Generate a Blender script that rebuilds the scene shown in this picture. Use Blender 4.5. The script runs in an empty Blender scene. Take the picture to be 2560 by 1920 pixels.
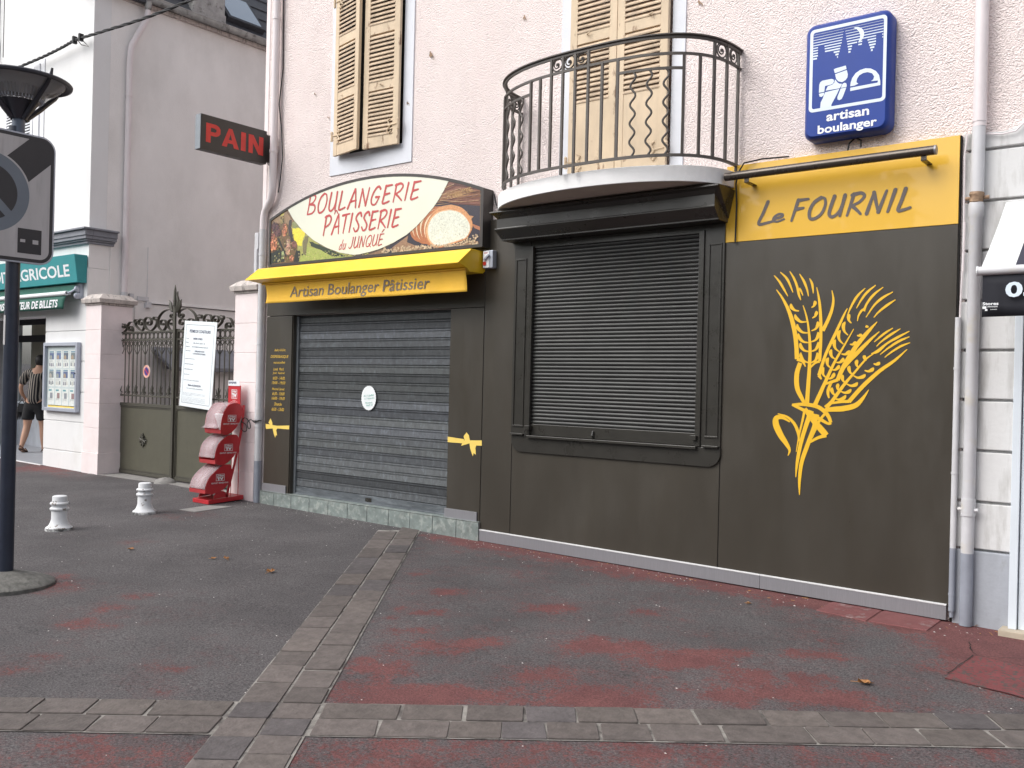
import bpy, bmesh, math, random
from mathutils import Vector, Matrix
random.seed(7)
R = math.radians
scene = bpy.context.scene
# ------------------------------------------------------------------ camera
cam = bpy.data.cameras.new('camera')
cam_ob = bpy.data.objects.new('camera', cam)
scene.collection.objects.link(cam_ob)
cam.sensor_width = 36.0
cam.lens = 36.0 * 2300 / 2560
cam.clip_start = 0.05
cam.clip_end = 400
YAW = 38.2
cam_ob.matrix_world = Matrix.Translation((0, -6.5, 1.498)) @ Matrix.Rotation(R(YAW), 4, 'Z') @ Matrix.Rotation(R(90), 4, 'X') @ Matrix.Rotation(0.0238, 4, 'Z')
scene.camera = cam_ob
# ------------------------------------------------------------------ sky, sun, exposure
SUN = Vector((-0.40, -0.70, 0.80)).normalized()
w = bpy.data.worlds.new('World'); scene.world = w; w.use_nodes = True
nt = w.node_tree; bg = nt.nodes['Background']
sky = nt.nodes.new('ShaderNodeTexSky'); sky.sky_type = 'NISHITA'; sky.sun_disc = False
sky.sun_elevation = math.asin(SUN.z); sky.sun_rotation = math.atan2(SUN.x, SUN.y)
sky.dust_density = 3.0; sky.air_density = 1.0
hs = nt.nodes.new('ShaderNodeHueSaturation'); hs.inputs['Saturation'].default_value = 0.30
nt.links.new(sky.outputs[0], hs.inputs['Color']); nt.links.new(hs.outputs[0], bg.inputs[0])
bg.inputs[1].default_value = 0.15
sl = bpy.data.lights.new('sun', 'SUN'); sl.energy = 1.15; sl.angle = R(50); sl.color = (1, 0.97, 0.93)
so = bpy.data.objects.new('sun', sl); scene.collection.objects.link(so)
so.rotation_euler = SUN.to_track_quat('Z', 'Y').to_euler()
scene.view_settings.view_transform = 'Standard'; scene.view_settings.look = 'None'
scene.view_settings.exposure = 0.68; scene.view_settings.gamma = 1.0
scene.view_settings.use_curve_mapping = False
scene.render.engine = 'CYCLES'
scene.render.resolution_x = 1024; scene.render.resolution_y = 768
# ------------------------------------------------------------------ helpers
def gz(x, y): return -0.0085 * x + 0.0228 * y
ROOT = {}
SPLIT = {'shutter_guide', 'door_jamb', 'wall_plug', 'wall_cable', 'shutter_catch', 'junction_box', 'shadow_gap', 'pilaster_moulding', 'latch', 'leaf_ornament', 'support_rod', 'spine',
         'foot_plate', 'conduit', 'transom', 'mounting_rail', 'cable_clamp', 'pipe_clamp', 'pictogram_window', 'baker_drawing', 'awning_arm', 'window_recess', 'finial', 'shutter_hinge', 'lobby_wall',
         'lobby_ledge', 'window_frame', 'window_surround', 'support_rod', 'tread_tiles_', 'window_pane', 'hinge_knob', 'rack_bin', 'pier_cap_', 'sheet_moulding_'}
def tag(o, label=None, cat=None, group=None, kind=None):
    if label: o['label'] = label
    if cat: o['category'] = cat
    if group: o['group'] = group
    if kind: o['kind'] = kind
    return o
def thing(name, label, cat, loc=(0, 0, 0), rz=0.0, group=None):
    o = bpy.data.objects.new(name, None); scene.collection.objects.link(o)
    o.empty_display_size = .1
    o.location = loc; o.rotation_euler = (0, 0, rz)
    ROOT[o.name] = (Vector(loc), rz)
    return tag(o, label, cat, group)
class MB:
    def __init__(s): s.v = []; s.f = []; s.c = []
    def add(s, vs, fs, col=None):
        b = len(s.v); s.v += [tuple(p) for p in vs]; s.f += [tuple(i + b for i in f) for f in fs]
        s.c += [col] * len(fs)
        return s
    def poly(s, pts, col=None): return s.add(pts, [range(len(pts))], col)
    def box(s, x0, x1, y0, y1, z0, z1, col=None):
        if x0 > x1: x0, x1 = x1, x0
        if y0 > y1: y0, y1 = y1, y0
        if z0 > z1: z0, z1 = z1, z0
        return s.add([(x0,y0,z0),(x1,y0,z0),(x1,y1,z0),(x0,y1,z0),(x0,y0,z1),(x1,y0,z1),(x1,y1,z1),(x0,y1,z1)],
              [(0,3,2,1),(4,5,6,7),(0,1,5,4),(1,2,6,5),(2,3,7,6),(3,0,4,7)], col)
    def obox(s, c, ux, uy, uz, hx, hy, hz, col=None):
        c, ux, uy, uz = Vector(c), Vector(ux).normalized(), Vector(uy).normalized(), Vector(uz).normalized()
        vs = [c + ux*a*hx + uy*b*hy + uz*d*hz for d in (-1, 1) for a, b in ((-1,-1),(1,-1),(1,1),(-1,1))]
        return s.add(vs, [(0,3,2,1),(4,5,6,7),(0,1,5,4),(1,2,6,5),(2,3,7,6),(3,0,4,7)], col)
    def hexa(s, b4, t4, col=None):
        return s.add(list(b4) + list(t4), [(0,3,2,1),(4,5,6,7),(0,1,5,4),(1,2,6,5),(2,3,7,6),(3,0,4,7)], col)
    def prism(s, pts, m0, m1, col=None):
        n = len(pts)
        return s.add([m0(*p) for p in pts] + [m1(*p) for p in pts],
              [tuple(range(n))[::-1], tuple(range(n, 2*n))] + [(i, (i+1) % n, n + (i+1) % n, n + i) for i in range(n)], col)
    def tube(s, path, r, n=10, cap=True, col=None):
        path = [Vector(p) for p in path]; N = len(path)
        rs = r if isinstance(r, (list, tuple)) else [r] * N
        vs = []; up = None
        for i, p in enumerate(path):
            d = (path[min(i+1, N-1)] - path[max(i-1, 0)])
            if d.length < 1e-9: d = Vector((0, 0, 1))
            d.normalize()
            if up is None: up = Vector((0, 0, 1)) if abs(d.z) < .9 else Vector((1, 0, 0))
            a = d.cross(up)
            if a.length < 1e-4: a = d.cross(Vector((0, 1, .1)))
            a.normalize(); b = d.cross(a).normalized(); up = -b if up.dot(-b) > 0 else b
            b = d.cross(a).normalized()
            for k in range(n):
                t = 2*math.pi*k/n
                vs.append(p + (a*math.cos(t) + b*math.sin(t)) * rs[i])
        fs = [(i*n+k, i*n+(k+1) % n, (i+1)*n+(k+1) % n, (i+1)*n+k) for i in range(N-1) for k in range(n)]
        if cap: fs += [tuple(range(n))[::-1], tuple(range((N-1)*n, N*n))]
        return s.add(vs, fs, col)
    def lathe(s, prof, c=(0, 0, 0), n=40, axis='z', cap=False, col=None):
        vs = []
        for r, z in prof:
            for k in range(n):
                t = 2*math.pi*k/n
                a, b = r*math.cos(t), r*math.sin(t)
                vs.append((c[0]+a, c[1]+b, c[2]+z) if axis == 'z' else ((c[0]+a, c[1]+z, c[2]+b) if axis == 'y' else (c[0]+z, c[1]+a, c[2]+b)))
        N = len(prof)
        fs = [(i*n+k, i*n+(k+1) % n, (i+1)*n+(k+1) % n, (i+1)*n+k) for i in range(N-1) for k in range(n)]
        if cap: fs += [tuple(range(n))[::-1], tuple(range((N-1)*n, N*n))]
        return s.add(vs, fs, col)
    def disc(s, c, rx, rz, y=None, n=20, col=None, wob=0, m=None):
        pts = []
        for k in range(n):
            t = 2*math.pi*k/n; q = 1 + wob*random.uniform(-1, 1)
            pts.append((c[0]+rx*q*math.cos(t), c[1]+rz*q*math.sin(t)))
        return s.poly([m(*p) if m else (p[0], y, p[1]) for p in pts], col)
    def strip(s, pts, m, col=None, cap=True):          # tapered flat stroke, pts (a, b, width)
        s.k = getattr(s, 'k', 0) + 1; m0_ = m; m1 = lift(m, .00022*(s.k % 9)); m2 = lift(m, .00022*(s.k % 9)-.0001); m = m1
        P = smooth2(pts)
        L = []; Rr = []
        for i, p in enumerate(P):
            q0 = P[max(i-1, 0)]; q1 = P[min(i+1, len(P)-1)]
            dx, dy = q1[0]-q0[0], q1[1]-q0[1]; l = math.hypot(dx, dy) or 1
            nx, ny = -dy/l*p[2]/2, dx/l*p[2]/2
            L.append((p[0]+nx, p[1]+ny)); Rr.append((p[0]-nx, p[1]-ny))
        try: m0_(0, 0, 0.0); ok = True
        except TypeError: ok = False
        b0 = .00022*(s.k % 9); n = len(P)
        vs = [m0_(*p, b0+i*6e-6) for i, p in enumerate(L)] + [m0_(*p, b0+i*6e-6) for i, p in enumerate(Rr)] if ok else [m(*p) for p in L] + [m(*p) for p in Rr]
        s.add(vs, [(i, i+1, n+i+1, n+i) for i in range(n-1)], col)
        if cap:
            for p, e_ in ((P[0], 0), (P[-1], 1)):
                if e_: m2 = lift(m0_, .00022*(s.k % 9)-.00005)
                if p[2] > .004: s.poly([m2(p[0]+p[2]/2*math.cos(t*math.pi/5), p[1]+p[2]/2*math.sin(t*math.pi/5)) for t in range(10)], col)
        return s
    def band(s, pts, t, y0, y1, col=None):             # iron strap bent in the facade plane, thickness t, depth y0..y1
        P = smooth2([(p[0], p[1], t) for p in pts], 4)
        n = len(P); vs = []
        for i, p in enumerate(P):
            q0 = P[max(i-1, 0)]; q1 = P[min(i+1, n-1)]
            dx, dy = q1[0]-q0[0], q1[1]-q0[1]; l = math.hypot(dx, dy) or 1
            nx, ny = -dy/l*t/2, dx/l*t/2
            vs += [(p[0]+nx, y0, p[1]+ny), (p[0]-nx, y0, p[1]-ny), (p[0]-nx, y1, p[1]-ny), (p[0]+nx, y1, p[1]+ny)]
        fs = [(i*4+k, i*4+(k+1) % 4, i*4+4+(k+1) % 4, i*4+4+k) for i in range(n-1) for k in range(4)]
        fs += [(0, 3, 2, 1), (n*4-4, n*4-3, n*4-2, n*4-1)]
        return s.add(vs, fs, col)
    def extr(s, prof, x0, x1, col=None, closed=False):  # profile (y, z) swept along x
        n = len(prof); vs = [(x0, y, z) for y, z in prof] + [(x1, y, z) for y, z in prof]
        fs = [(i, i+1, n+i+1, n+i) for i in range(n-1)]
        if closed: fs += [(n-1, 0, n, 2*n-1), tuple(range(n))[::-1], tuple(range(n, 2*n))]
        return s.add(vs, fs, col)
    def clusters(s, tol=.006):
        par = list(range(len(s.v)))
        def fnd(a):
            while par[a] != a: par[a] = par[par[a]]; a = par[a]
            return a
        for f in s.f:
            for q in f[1:]: par[fnd(q)] = fnd(f[0])
        g = {}
        for i, f in enumerate(s.f): g.setdefault(fnd(f[0]), []).append(i)
        G = []
        for k, fl in g.items():
            idx = {i for fi in fl for i in s.f[fi]}; P_ = [s.v[i] for i in idx]
            G.append([[min(p[a] for p in P_)-tol for a in range(3)], [max(p[a] for p in P_)+tol for a in range(3)], fl])
        ch = True
        while ch:
            ch = False
            for i in range(len(G)):
                for j in range(i+1, len(G)):
                    if all(G[i][0][a] <= G[j][1][a] and G[j][0][a] <= G[i][1][a] for a in range(3)):
                        G[i] = [[min(a, b) for a, b in zip(G[i][0], G[j][0])], [max(a, b) for a, b in zip(G[i][1], G[j][1])], G[i][2]+G[j][2]]
                        del G[j]; ch = True; break
                if ch: break
        out = []
        for lo, hi, fl in G:
            mb = MB(); mp_ = {}
            for fi in fl:
                for i in s.f[fi]:
                    if i not in mp_: mp_[i] = len(mb.v); mb.v.append(s.v[i])
                mb.f.append(tuple(mp_[i] for i in s.f[fi])); mb.c.append(s.c[fi])
            out.append(mb)
        return out
    def build(s, name, mat, parent=None, **kw):
        if name in SPLIT and len(s.f) < 3000:
            cl = s.clusters()
            if len(cl) > 1: return [c.build1(name, mat, parent, **kw) for c in cl][0]
        return s.build1(name, mat, parent, **kw)
    def build1(s, name, mat, parent=None, local=False, bevel=0, smooth=None, origin=None, label=None, subsurf=0, solid=0):
        me = bpy.data.meshes.new(name); vs = [Vector(v) for v in s.v]
        o = bpy.data.objects.new(name, me); scene.collection.objects.link(o)
        if parent is not None:
            o.parent = parent; r = parent
            while r.parent: r = r.parent
            if not local:
                loc, rz = ROOT.get(r.name, (r.location.copy(), 0.0))
                inv = Matrix.Rotation(-rz, 3, 'Z')
                vs = [inv @ (v - loc) for v in vs]
        elif origin is not None:
            o.location = origin; ROOT[o.name] = (Vector(origin), 0.0)
            if not local: vs = [v - Vector(origin) for v in vs]
        me.from_pydata(vs, [], s.f); me.update()
        if any(c is not None for c in s.c):
            at = me.color_attributes.new('tint', 'FLOAT_COLOR', 'CORNER')
            for p in me.polygons:
                c = s.c[p.index] or (1, 1, 1)
                for li in p.loop_indices: at.data[li].color = (c[0], c[1], c[2], 1)
        for m_ in (mat if isinstance(mat, list) else [mat]): me.materials.append(m_)
        bm = bmesh.new(); bm.from_mesh(me)
        if s_closed(s): bmesh.ops.recalc_face_normals(bm, faces=bm.faces)
        bm.to_mesh(me); bm.free()
        if bevel:
            b = o.modifiers.new('bevel', 'BEVEL'); b.width = bevel; b.segments = 2; b.limit_method = 'ANGLE'; b.angle_limit = R(40)
        if solid:
            q = o.modifiers.new('solid', 'SOLIDIFY'); q.thickness = solid; q.offset = 0
        if subsurf:
            q = o.modifiers.new('sub', 'SUBSURF'); q.levels = subsurf; q.render_levels = subsurf
        if smooth is not None:
            me.shade_smooth()
            me.set_sharp_from_angle(angle=R(smooth))
        if label: o['label'] = label
        return o
def s_closed(s): return len(s.f) < 20000
def smooth2(pts, k=5):
    if len(pts) < 3: return list(pts)
    out = []
    n = len(pts)
    for i in range(n-1):
        p0, p1, p2, p3 = pts[max(i-1, 0)], pts[i], pts[i+1], pts[min(i+2, n-1)]
        for j in range(k):
            t = j/k; t2, t3 = t*t, t*t*t
            out.append(tuple(.5*(2*b + (c-a)*t + (2*a-5*b+4*c-d)*t2 + (-a+3*b-3*c+d)*t3) for a, b, c, d in zip(p0, p1, p2, p3)))
    out.append(tuple(pts[-1])); return out
def FY(y): return lambda a, b, o=0.0: (a, y-o, b)
def SX(x): return lambda a, b, o=0.0: (x+o, a, b)
def lift(m, o):                                    # the same plane raised by o, so crossing strokes never share a plane
    try: m(0, 0, 0.0); return lambda a, b: m(a, b, o)
    except TypeError: return m
def arcpts(c, r, a0, a1, n=12): return [(c[0]+r*math.cos(R(a0+(a1-a0)*i/n)), c[1]+r*math.sin(R(a0+(a1-a0)*i/n))) for i in range(n+1)]
def rrect(x0, x1, z0, z1, r, n=6):
    return arcpts((x1-r, z0+r), r, -90, 0, n) + arcpts((x1-r, z1-r), r, 0, 90, n) + arcpts((x0+r, z1-r), r, 90, 180, n) + arcpts((x0+r, z0+r), r, 180, 270, n)
def text_verts(s, bold=0.0):
    cu = bpy.data.curves.new('txt', 'FONT'); cu.body = s; cu.size = 1; cu.offset = bold; cu.resolution_u = 3
    ob = bpy.data.objects.new('txt', cu); scene.collection.objects.link(ob)
    dg = bpy.context.evaluated_depsgraph_get(); dg.update()
    me = ob.evaluated_get(dg).to_mesh()
    vs = [(v.co.x, v.co.y) for v in me.vertices]; fs = [tuple(p.vertices) for p in me.polygons]
    ob.evaluated_get(dg).to_mesh_clear(); bpy.data.objects.remove(ob); bpy.data.curves.remove(cu)
    return vs, fs
def text(mb, s, a0, b0, wd, ht, m, shear=0.0, bold=0.0, col=None, rise=0.0):
    """lettering filling the box wd x ht whose lower left corner is (a0, b0) in the plane m"""
    vs, fs = text_verts(s, bold)
    if not vs: return mb
    xs = [v[0] for v in vs]; ys = [v[1] for v in vs]
    x0, x1, y0, y1 = min(xs), max(xs), min(ys), max(ys)
    out = []
    for x, y in vs:
        u = (x-x0)/(x1-x0); v = (y-y0)/max(y1-y0, 1e-6)
        out.append(m(a0 + u*wd + shear*v*ht, b0 + v*ht + rise*u*wd))
    return mb.add(out, fs, col)
# hand lettering: every glyph is a list of brush strokes in a unit box
GL = {
'B': (.62, [[(.1,1),(.06,.5),(0,0)], [(.02,.97),(.4,1.0),(.55,.85),(.4,.62),(.12,.53)], [(.12,.53),(.5,.45),(.58,.22),(.38,.03),(0,0)]]),
'O': (.7, [[(.42,1),(.15,.8),(.02,.4),(.1,.05),(.32,0),(.58,.2),(.68,.6),(.6,.93),(.42,1)]]),
'U': (.62, [[(.1,1),(.03,.5),(.03,.15),(.18,0),(.38,.12),(.5,.4),(.56,1)], [(.56,1),(.53,.4),(.52,.02)]]),
'L': (.5, [[(.12,1),(.06,.5),(0,.02),(.25,.03),(.48,.1)]]),
'A': (.66, [[(0,0),(.2,.5),(.42,1),(.46,1),(.54,.5),(.6,0)], [(.14,.36),(.58,.4)]]),
'N': (.66, [[(0,0),(.06,.5),(.12,.98)], [(.12,.98),(.3,.5),(.48,.03)], [(.48,.03),(.56,.5),(.64,1)]]),
'G': (.68, [[(.62,.85),(.5,1),(.3,.93),(.08,.6),(.02,.25),(.14,.02),(.38,.05),(.58,.4)], [(.34,.42),(.6,.42)]]),
'E': (.56, [[(.12,1),(.06,.5),(0,.02),(.3,.03),(.46,.08)], [(.12,.98),(.56,1)], [(.08,.5),(.44,.54)]]),
'R': (.62, [[(.1,1),(.06,.5),(0,0)], [(.04,.96),(.4,1.02),(.58,.85),(.42,.6),(.12,.45)], [(.12,.45),(.35,.25),(.58,.02)]]),
'I': (.2, [[(.12,1),(.06,.5),(0,0)]]),
'P': (.58, [[(.1,1),(.06,.5),(0,0)], [(.02,.95),(.35,1.02),(.55,.85),(.45,.58),(.12,.42)]]),
'T': (.56, [[(.32,.98),(.26,.5),(.2,0)], [(0,.95),(.3,.98),(.6,1)]]),
'S': (.52, [[(.56,.82),(.46,1),(.22,.92),(.12,.7),(.28,.5),(.42,.28),(.36,.06),(.16,0),(0,.2)]]),
'J': (.5, [[(.46,1),(.4,.4),(.3,.08),(.14,0),(0,.12)]]),
'Q': (.7, [[(.42,1),(.15,.8),(.02,.4),(.1,.05),(.32,0),(.58,.2),(.68,.6),(.6,.93),(.42,1)], [(.4,.25),(.66,-.06)]]),
'F': (.52, [[(.12,1),(.06,.5),(0,0)], [(.12,.98),(.58,1)], [(.08,.55),(.44,.58)]]),
'd': (.46, [[(.4,1),(.34,.5),(.34,.02)], [(.36,.5),(.16,.5),(.02,.2),(.1,0),(.34,.2)]]),
'u': (.44, [[(.08,.6),(.02,.2),(.12,0),(.3,.15),(.38,.6)], [(.38,.6),(.36,.02)]]),
'e': (.42, [[(.06,.28),(.3,.36),(.34,.55),(.18,.62),(.03,.4),(.02,.12),(.18,0),(.42,.15)]]),
' ': (.35, [])}
def brush(mb, s, a0, b0, wd, ht, m, lw, shear=.2, gap=.16, col=None, h1=None):
    tot = sum(GL[c][0] for c in s) + gap*(len(s)-1); k = wd/tot; x = 0
    h1 = h1 or ht
    for c in s:
        wc, st = GL[c]
        hh = ht + (h1-ht)*(x/tot)
        for q in st:
            mb.strip([(a0+(x+p[0])*k+shear*p[1]*hh, b0+p[1]*hh, lw*(1.1 - .35*(i/max(1, len(q)-1)))) for i, p in enumerate(q)], m, col)
        x += wc+gap
    return mb
# ------------------------------------------------------------------ materials
def mat(name, col, rough=.6, metal=0.0, var=.12, vs=6.0, bump=0.0, bs=80.0, spec=.5, coat=0.0, tint=False, col2=None, mix_scale=None, mix_lo=.5, mix_hi=.6, stretch=(1, 1, 1), bd=.01, coat_r=.1, rv=.07):
    m = bpy.data.materials.new(name); m.use_nodes = True; N = m.node_tree.nodes; Lk = m.node_tree.links
    p = N['Principled BSDF']; p.inputs['Roughness'].default_value = rough; p.inputs['Metallic'].default_value = metal
    p.inputs['Specular IOR Level'].default_value = spec; p.inputs['Coat Weight'].default_value = coat; p.inputs['Coat Roughness'].default_value = coat_r
    tc = N.new('ShaderNodeTexCoord'); mp = N.new('ShaderNodeMapping'); mp.inputs['Scale'].default_value = stretch
    Lk.new(tc.outputs['Object'], mp.inputs[0])
    base = N.new('ShaderNodeRGB'); base.outputs[0].default_value = (*col, 1); cur = base.outputs[0]
    if tint:
        a = N.new('ShaderNodeAttribute'); a.attribute_name = 'tint'; cur = a.outputs['Color']
    if col2 is not None:
        n2 = N.new('ShaderNodeTexNoise'); n2.inputs['Scale'].default_value = mix_scale or 3; n2.inputs['Detail'].default_value = 6; n2.inputs['Roughness'].default_value = .65
        Lk.new(mp.outputs[0], n2.inputs['Vector'])
        mr = N.new('ShaderNodeMapRange'); mr.inputs[1].default_value = mix_lo; mr.inputs[2].default_value = mix_hi
        Lk.new(n2.outputs[0], mr.inputs[0])
        mx = N.new('ShaderNodeMix'); mx.data_type = 'RGBA'; mx.inputs['B'].default_value = (*col2, 1)
        Lk.new(mr.outputs[0], mx.inputs['Factor']); Lk.new(cur, mx.inputs['A']); cur = mx.outputs['Result']
    n1 = N.new('ShaderNodeTexNoise'); n1.inputs['Scale'].default_value = vs; n1.inputs['Detail'].default_value = 8; n1.inputs['Roughness'].default_value = .6
    Lk.new(mp.outputs[0], n1.inputs['Vector'])
    r1 = N.new('ShaderNodeMapRange'); r1.inputs[1].default_value = .3; r1.inputs[2].default_value = .7; r1.inputs[3].default_value = 1-var; r1.inputs[4].default_value = 1+var
    Lk.new(n1.outputs[0], r1.inputs[0])
    ml = N.new('ShaderNodeMix'); ml.data_type = 'RGBA'; ml.blend_type = 'MULTIPLY'; ml.inputs['Factor'].default_value = 1
    Lk.new(cur, ml.inputs['A']); Lk.new(r1.outputs[0], ml.inputs['B']); Lk.new(ml.outputs['Result'], p.inputs['Base Color'])
    if bump:
        nb = N.new('ShaderNodeTexNoise'); nb.inputs['Scale'].default_value = bs; nb.inputs['Detail'].default_value = 3
        Lk.new(tc.outputs['Object'], nb.inputs['Vector'])
        b = N.new('ShaderNodeBump'); b.inputs['Strength'].default_value = bump; b.inputs['Distance'].default_value = bd
        Lk.new(nb.outputs[0], b.inputs['Height']); Lk.new(b.outputs[0], p.inputs['Normal'])
    if rv:
        n3 = N.new('ShaderNodeTexNoise'); n3.inputs['Scale'].default_value = 3.3; n3.inputs['Detail'].default_value = 7; n3.inputs['Roughness'].default_value = .7; Lk.new(mp.outputs[0], n3.inputs['Vector'])
        r3 = N.new('ShaderNodeMapRange'); r3.inputs[1].default_value = .3; r3.inputs[2].default_value = .7; r3.inputs[3].default_value = max(.05, rough-rv); r3.inputs[4].default_value = min(1, rough+rv)
        Lk.new(n3.outputs[0], r3.inputs[0]); Lk.new(r3.outputs[0], p.inputs['Roughness'])
    return m
M = {}
M['pink'] = mat('pink roughcast', (.87, .765, .74), .9, var=.04, vs=1.6, col2=(.81, .69, .665), mix_scale=1.1, mix_lo=.50, mix_hi=.80, stretch=(1, 1, .45))
M['pink_pier'] = mat('pink painted stone', (.82, .725, .72), .8, var=.07, vs=4, bump=.15, bs=40, col2=(.45, .40, .38), mix_scale=2.2, mix_lo=.64, mix_hi=.85)
M['surround'] = mat('window surround paint', (.70, .72, .77), .8, var=.03, bump=.2, bs=90)
M['white_wall'] = mat('white plaster', (.76, .76, .76), .85, var=.05, vs=1.5, col2=(.66, .65, .63), mix_scale=1.6, mix_lo=.56, mix_hi=.82, stretch=(1, 1, .5), bump=.12, bs=30)
M['grey_wall'] = mat('grey plaster', (.82, .80, .785), .9, var=.07, vs=1.0, bump=.35, bs=70, col2=(.69, .67, .65), mix_scale=.9, mix_lo=.45, mix_hi=.75, stretch=(1, 1, .6))
M['stained_white'] = mat('stained white paint', (.66, .66, .66), .8, var=.06, vs=3, bump=.15, bs=30, col2=(.30, .29, .27), mix_scale=3.0, mix_lo=.47, mix_hi=.74, stretch=(2.6, 2.6, .45))
M['plinth'] = mat('grey plinth paint', (.36, .38, .42), .8, var=.12, vs=5, bump=.2, bs=30, col2=(.20, .20, .16), mix_scale=3, mix_lo=.55, mix_hi=.8, stretch=(1.5, 1.5, .5))
M['brown'] = mat('brown cladding', (.048, .0415, .0325), .36, var=.10, vs=2.2, bump=.05, bs=200, spec=.5, coat=0.15, coat_r=.2, rv=.10, stretch=(1, 1, .35), col2=(.060, .053, .043), mix_scale=2.5, mix_lo=.50, mix_hi=.80)
M['darkpaint'] = mat('dark painted wood', (.031, .029, .025), .30, var=.12, vs=8, bump=.06, bs=18, spec=.5, coat=.25, coat_r=.18)
M['darkroll'] = mat('dark roller slat', (.030, .031, .030), .42, var=.2, vs=5, bump=.05, bs=60)
M['galv'] = mat('galvanised steel', (.125, .140, .155), .42, .35, var=.32, vs=9, bump=.08, bs=40, col2=(.26, .29, .31), mix_scale=5, mix_lo=.5, mix_hi=.75, stretch=(.6, 1, 3.5))
M['gap'] = mat('shadow gap', (.012, .011, .010), .9, var=0)
M['alu'] = mat('brushed aluminium', (.27, .27, .29), .42, .3, var=.08, vs=20, stretch=(12, 1, .4))
M['alu_highlight'] = mat('aluminium edge highlight', (.75, .75, .76), .35, .2, var=.03)  # lighter copy of the aluminium, for the painted highlight on the kick plates
M['tile'] = mat('green grey tile', (.20, .235, .225), .45, var=.25, vs=14, bump=.1, bs=30, col2=(.30, .33, .31), mix_scale=16)
M['yellow'] = mat('yellow gloss panel', (.75, .44, .035), .35, var=.02, coat=.6, coat_r=.03)
M['yellow_metal'] = mat('yellow lacquer', (.84, .54, .02), .45, var=.07, vs=3, coat=.1)
M['yellow_cloth'] = mat('yellow awning cloth', (.78, .46, .045), .8, var=.05, vs=5, bump=.1, bs=200)
M['vinyl_y'] = mat('yellow vinyl', (.80, .47, .02), .5, var=.02)
M['vinyl_p'] = mat('pale yellow vinyl', (.85, .62, .14), .5, var=.03)
M['vinyl_t'] = mat('gold lettering', (.62, .40, .06), .5, var=.05)
M['grey_text'] = mat('grey lettering', (.105, .088, .084), .5, var=.05)
M['valance_text'] = mat('faded grey lettering', (.19, .15, .11), .6, var=.08)
M['red_text'] = mat('red lettering', (.50, .07, .07), .5, var=.10, vs=30)
M['cream_panel'] = mat('cream sign face', (.74, .75, .63), .35, var=.03, vs=3, coat=.3)
M['print'] = mat('printed sign face', (1, 1, 1), .35, var=.22, vs=60, tint=True, coat=.3)
M['case'] = mat('dark sign case', (.050, .045, .042), .38, .2, var=.08)
M['steel_edge'] = mat('grey steel edge', (.22, .24, .26), .4, .5, var=.08)
M['red_sign'] = mat('dull red letter', (.62, .045, .035), .45, var=.10, vs=12)
M['blue_sign'] = mat('blue plastic', (.008, .042, .27), .4, var=.06, coat=.1, spec=.3)
M['white_print'] = mat('pale print', (.66, .75, .85), .4, var=.04)
M['white_text'] = mat('white lettering', (.80, .82, .84), .4, var=.03)
M['shutter'] = mat('peeling cream shutter', (.64, .51, .36), .7, var=.12, vs=7, bump=.2, bs=40, col2=(.26, .16, .10), mix_scale=9, mix_lo=.60, mix_hi=.66, stretch=(1, 1, .35))
M['shutter_plain'] = mat('cream shutter slat', (.54, .42, .30), .75, var=.25, vs=9, bump=.15, bs=40)
M['white_shutter'] = mat('white shutter', (.76, .77, .80), .7, var=.05)
M['iron'] = mat('dark wrought iron', (.075, .064, .056), .5, var=.12, vs=20, bump=.1, bs=90)
M['gate_iron'] = mat('olive gate paint', (.064, .060, .046), .5, var=.12, vs=8, bump=.1, bs=60)
M['gate_panel'] = mat('olive gate sheet', (.088, .084, .060), .5, var=.08, vs=6)
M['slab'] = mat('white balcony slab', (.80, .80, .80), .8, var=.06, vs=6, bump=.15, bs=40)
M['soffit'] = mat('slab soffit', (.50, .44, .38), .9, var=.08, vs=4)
M['pvc'] = mat('drainpipe paint', (.72, .66, .67), .5, var=.04, vs=4)
M['pvc_white'] = mat('white drainpipe', (.57, .57, .59), .5, var=.08, vs=5, col2=(.55, .50, .38), mix_scale=4, mix_lo=.55, mix_hi=.8)
M['pvc_grey'] = mat('grey drainpipe base', (.27, .29, .34), .55, var=.12, vs=6)
M['rust'] = mat('rusty clamp', (.30, .20, .13), .8, var=.4, vs=30)
M['slate'] = mat('slate roof', (.040, .043, .052), .6, var=.35, vs=22, bump=.4, bs=25)
M['zinc'] = mat('weathered gutter', (.36, .35, .34), .6, .2, var=.25, vs=8, col2=(.10, .09, .08), mix_scale=7, mix_lo=.55, mix_hi=.7)
M['cornice_grey'] = mat('grey cornice paint', (.22, .23, .26), .75, var=.15, vs=6)
M['capstone'] = mat('weathered capstone', (.52, .47, .44), .85, var=.2, vs=6, bump=.3, bs=40, col2=(.12, .11, .10), mix_scale=9, mix_lo=.52, mix_hi=.7, stretch=(2, 2, .5))
M['teal'] = mat('teal sign cloth', (.025, .27, .29), .5, var=.04)
M['green'] = mat('dark green valance', (.02, .115, .085), .7, var=.08, vs=6)
M['navy_pole'] = mat('navy pole paint', (.020, .026, .045), .42, var=.15, vs=12, bump=.05, bs=60)
M['lamp_metal'] = mat('grey blue lamp metal', (.09, .11, .15), .45, .2, var=.10)
M['lamp_dark'] = mat('dark lamp metal', (.030, .030, .040), .4, var=.12)
M['sign_white'] = mat('dirty white sign face', (.46, .45, .46), .5, var=.08, vs=5, col2=(.33, .32, .33), mix_scale=9, mix_lo=.55, mix_hi=.8, stretch=(1, 2, .3))
M['sign_black'] = mat('black sign print', (.018, .018, .024), .4, var=.1)
M['sign_grey'] = mat('blue grey sign print', (.14, .17, .21), .4, var=.05)
M['concrete'] = mat('concrete', (.135, .132, .122), .9, var=.35, vs=22, bump=.9, bs=45)
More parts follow.
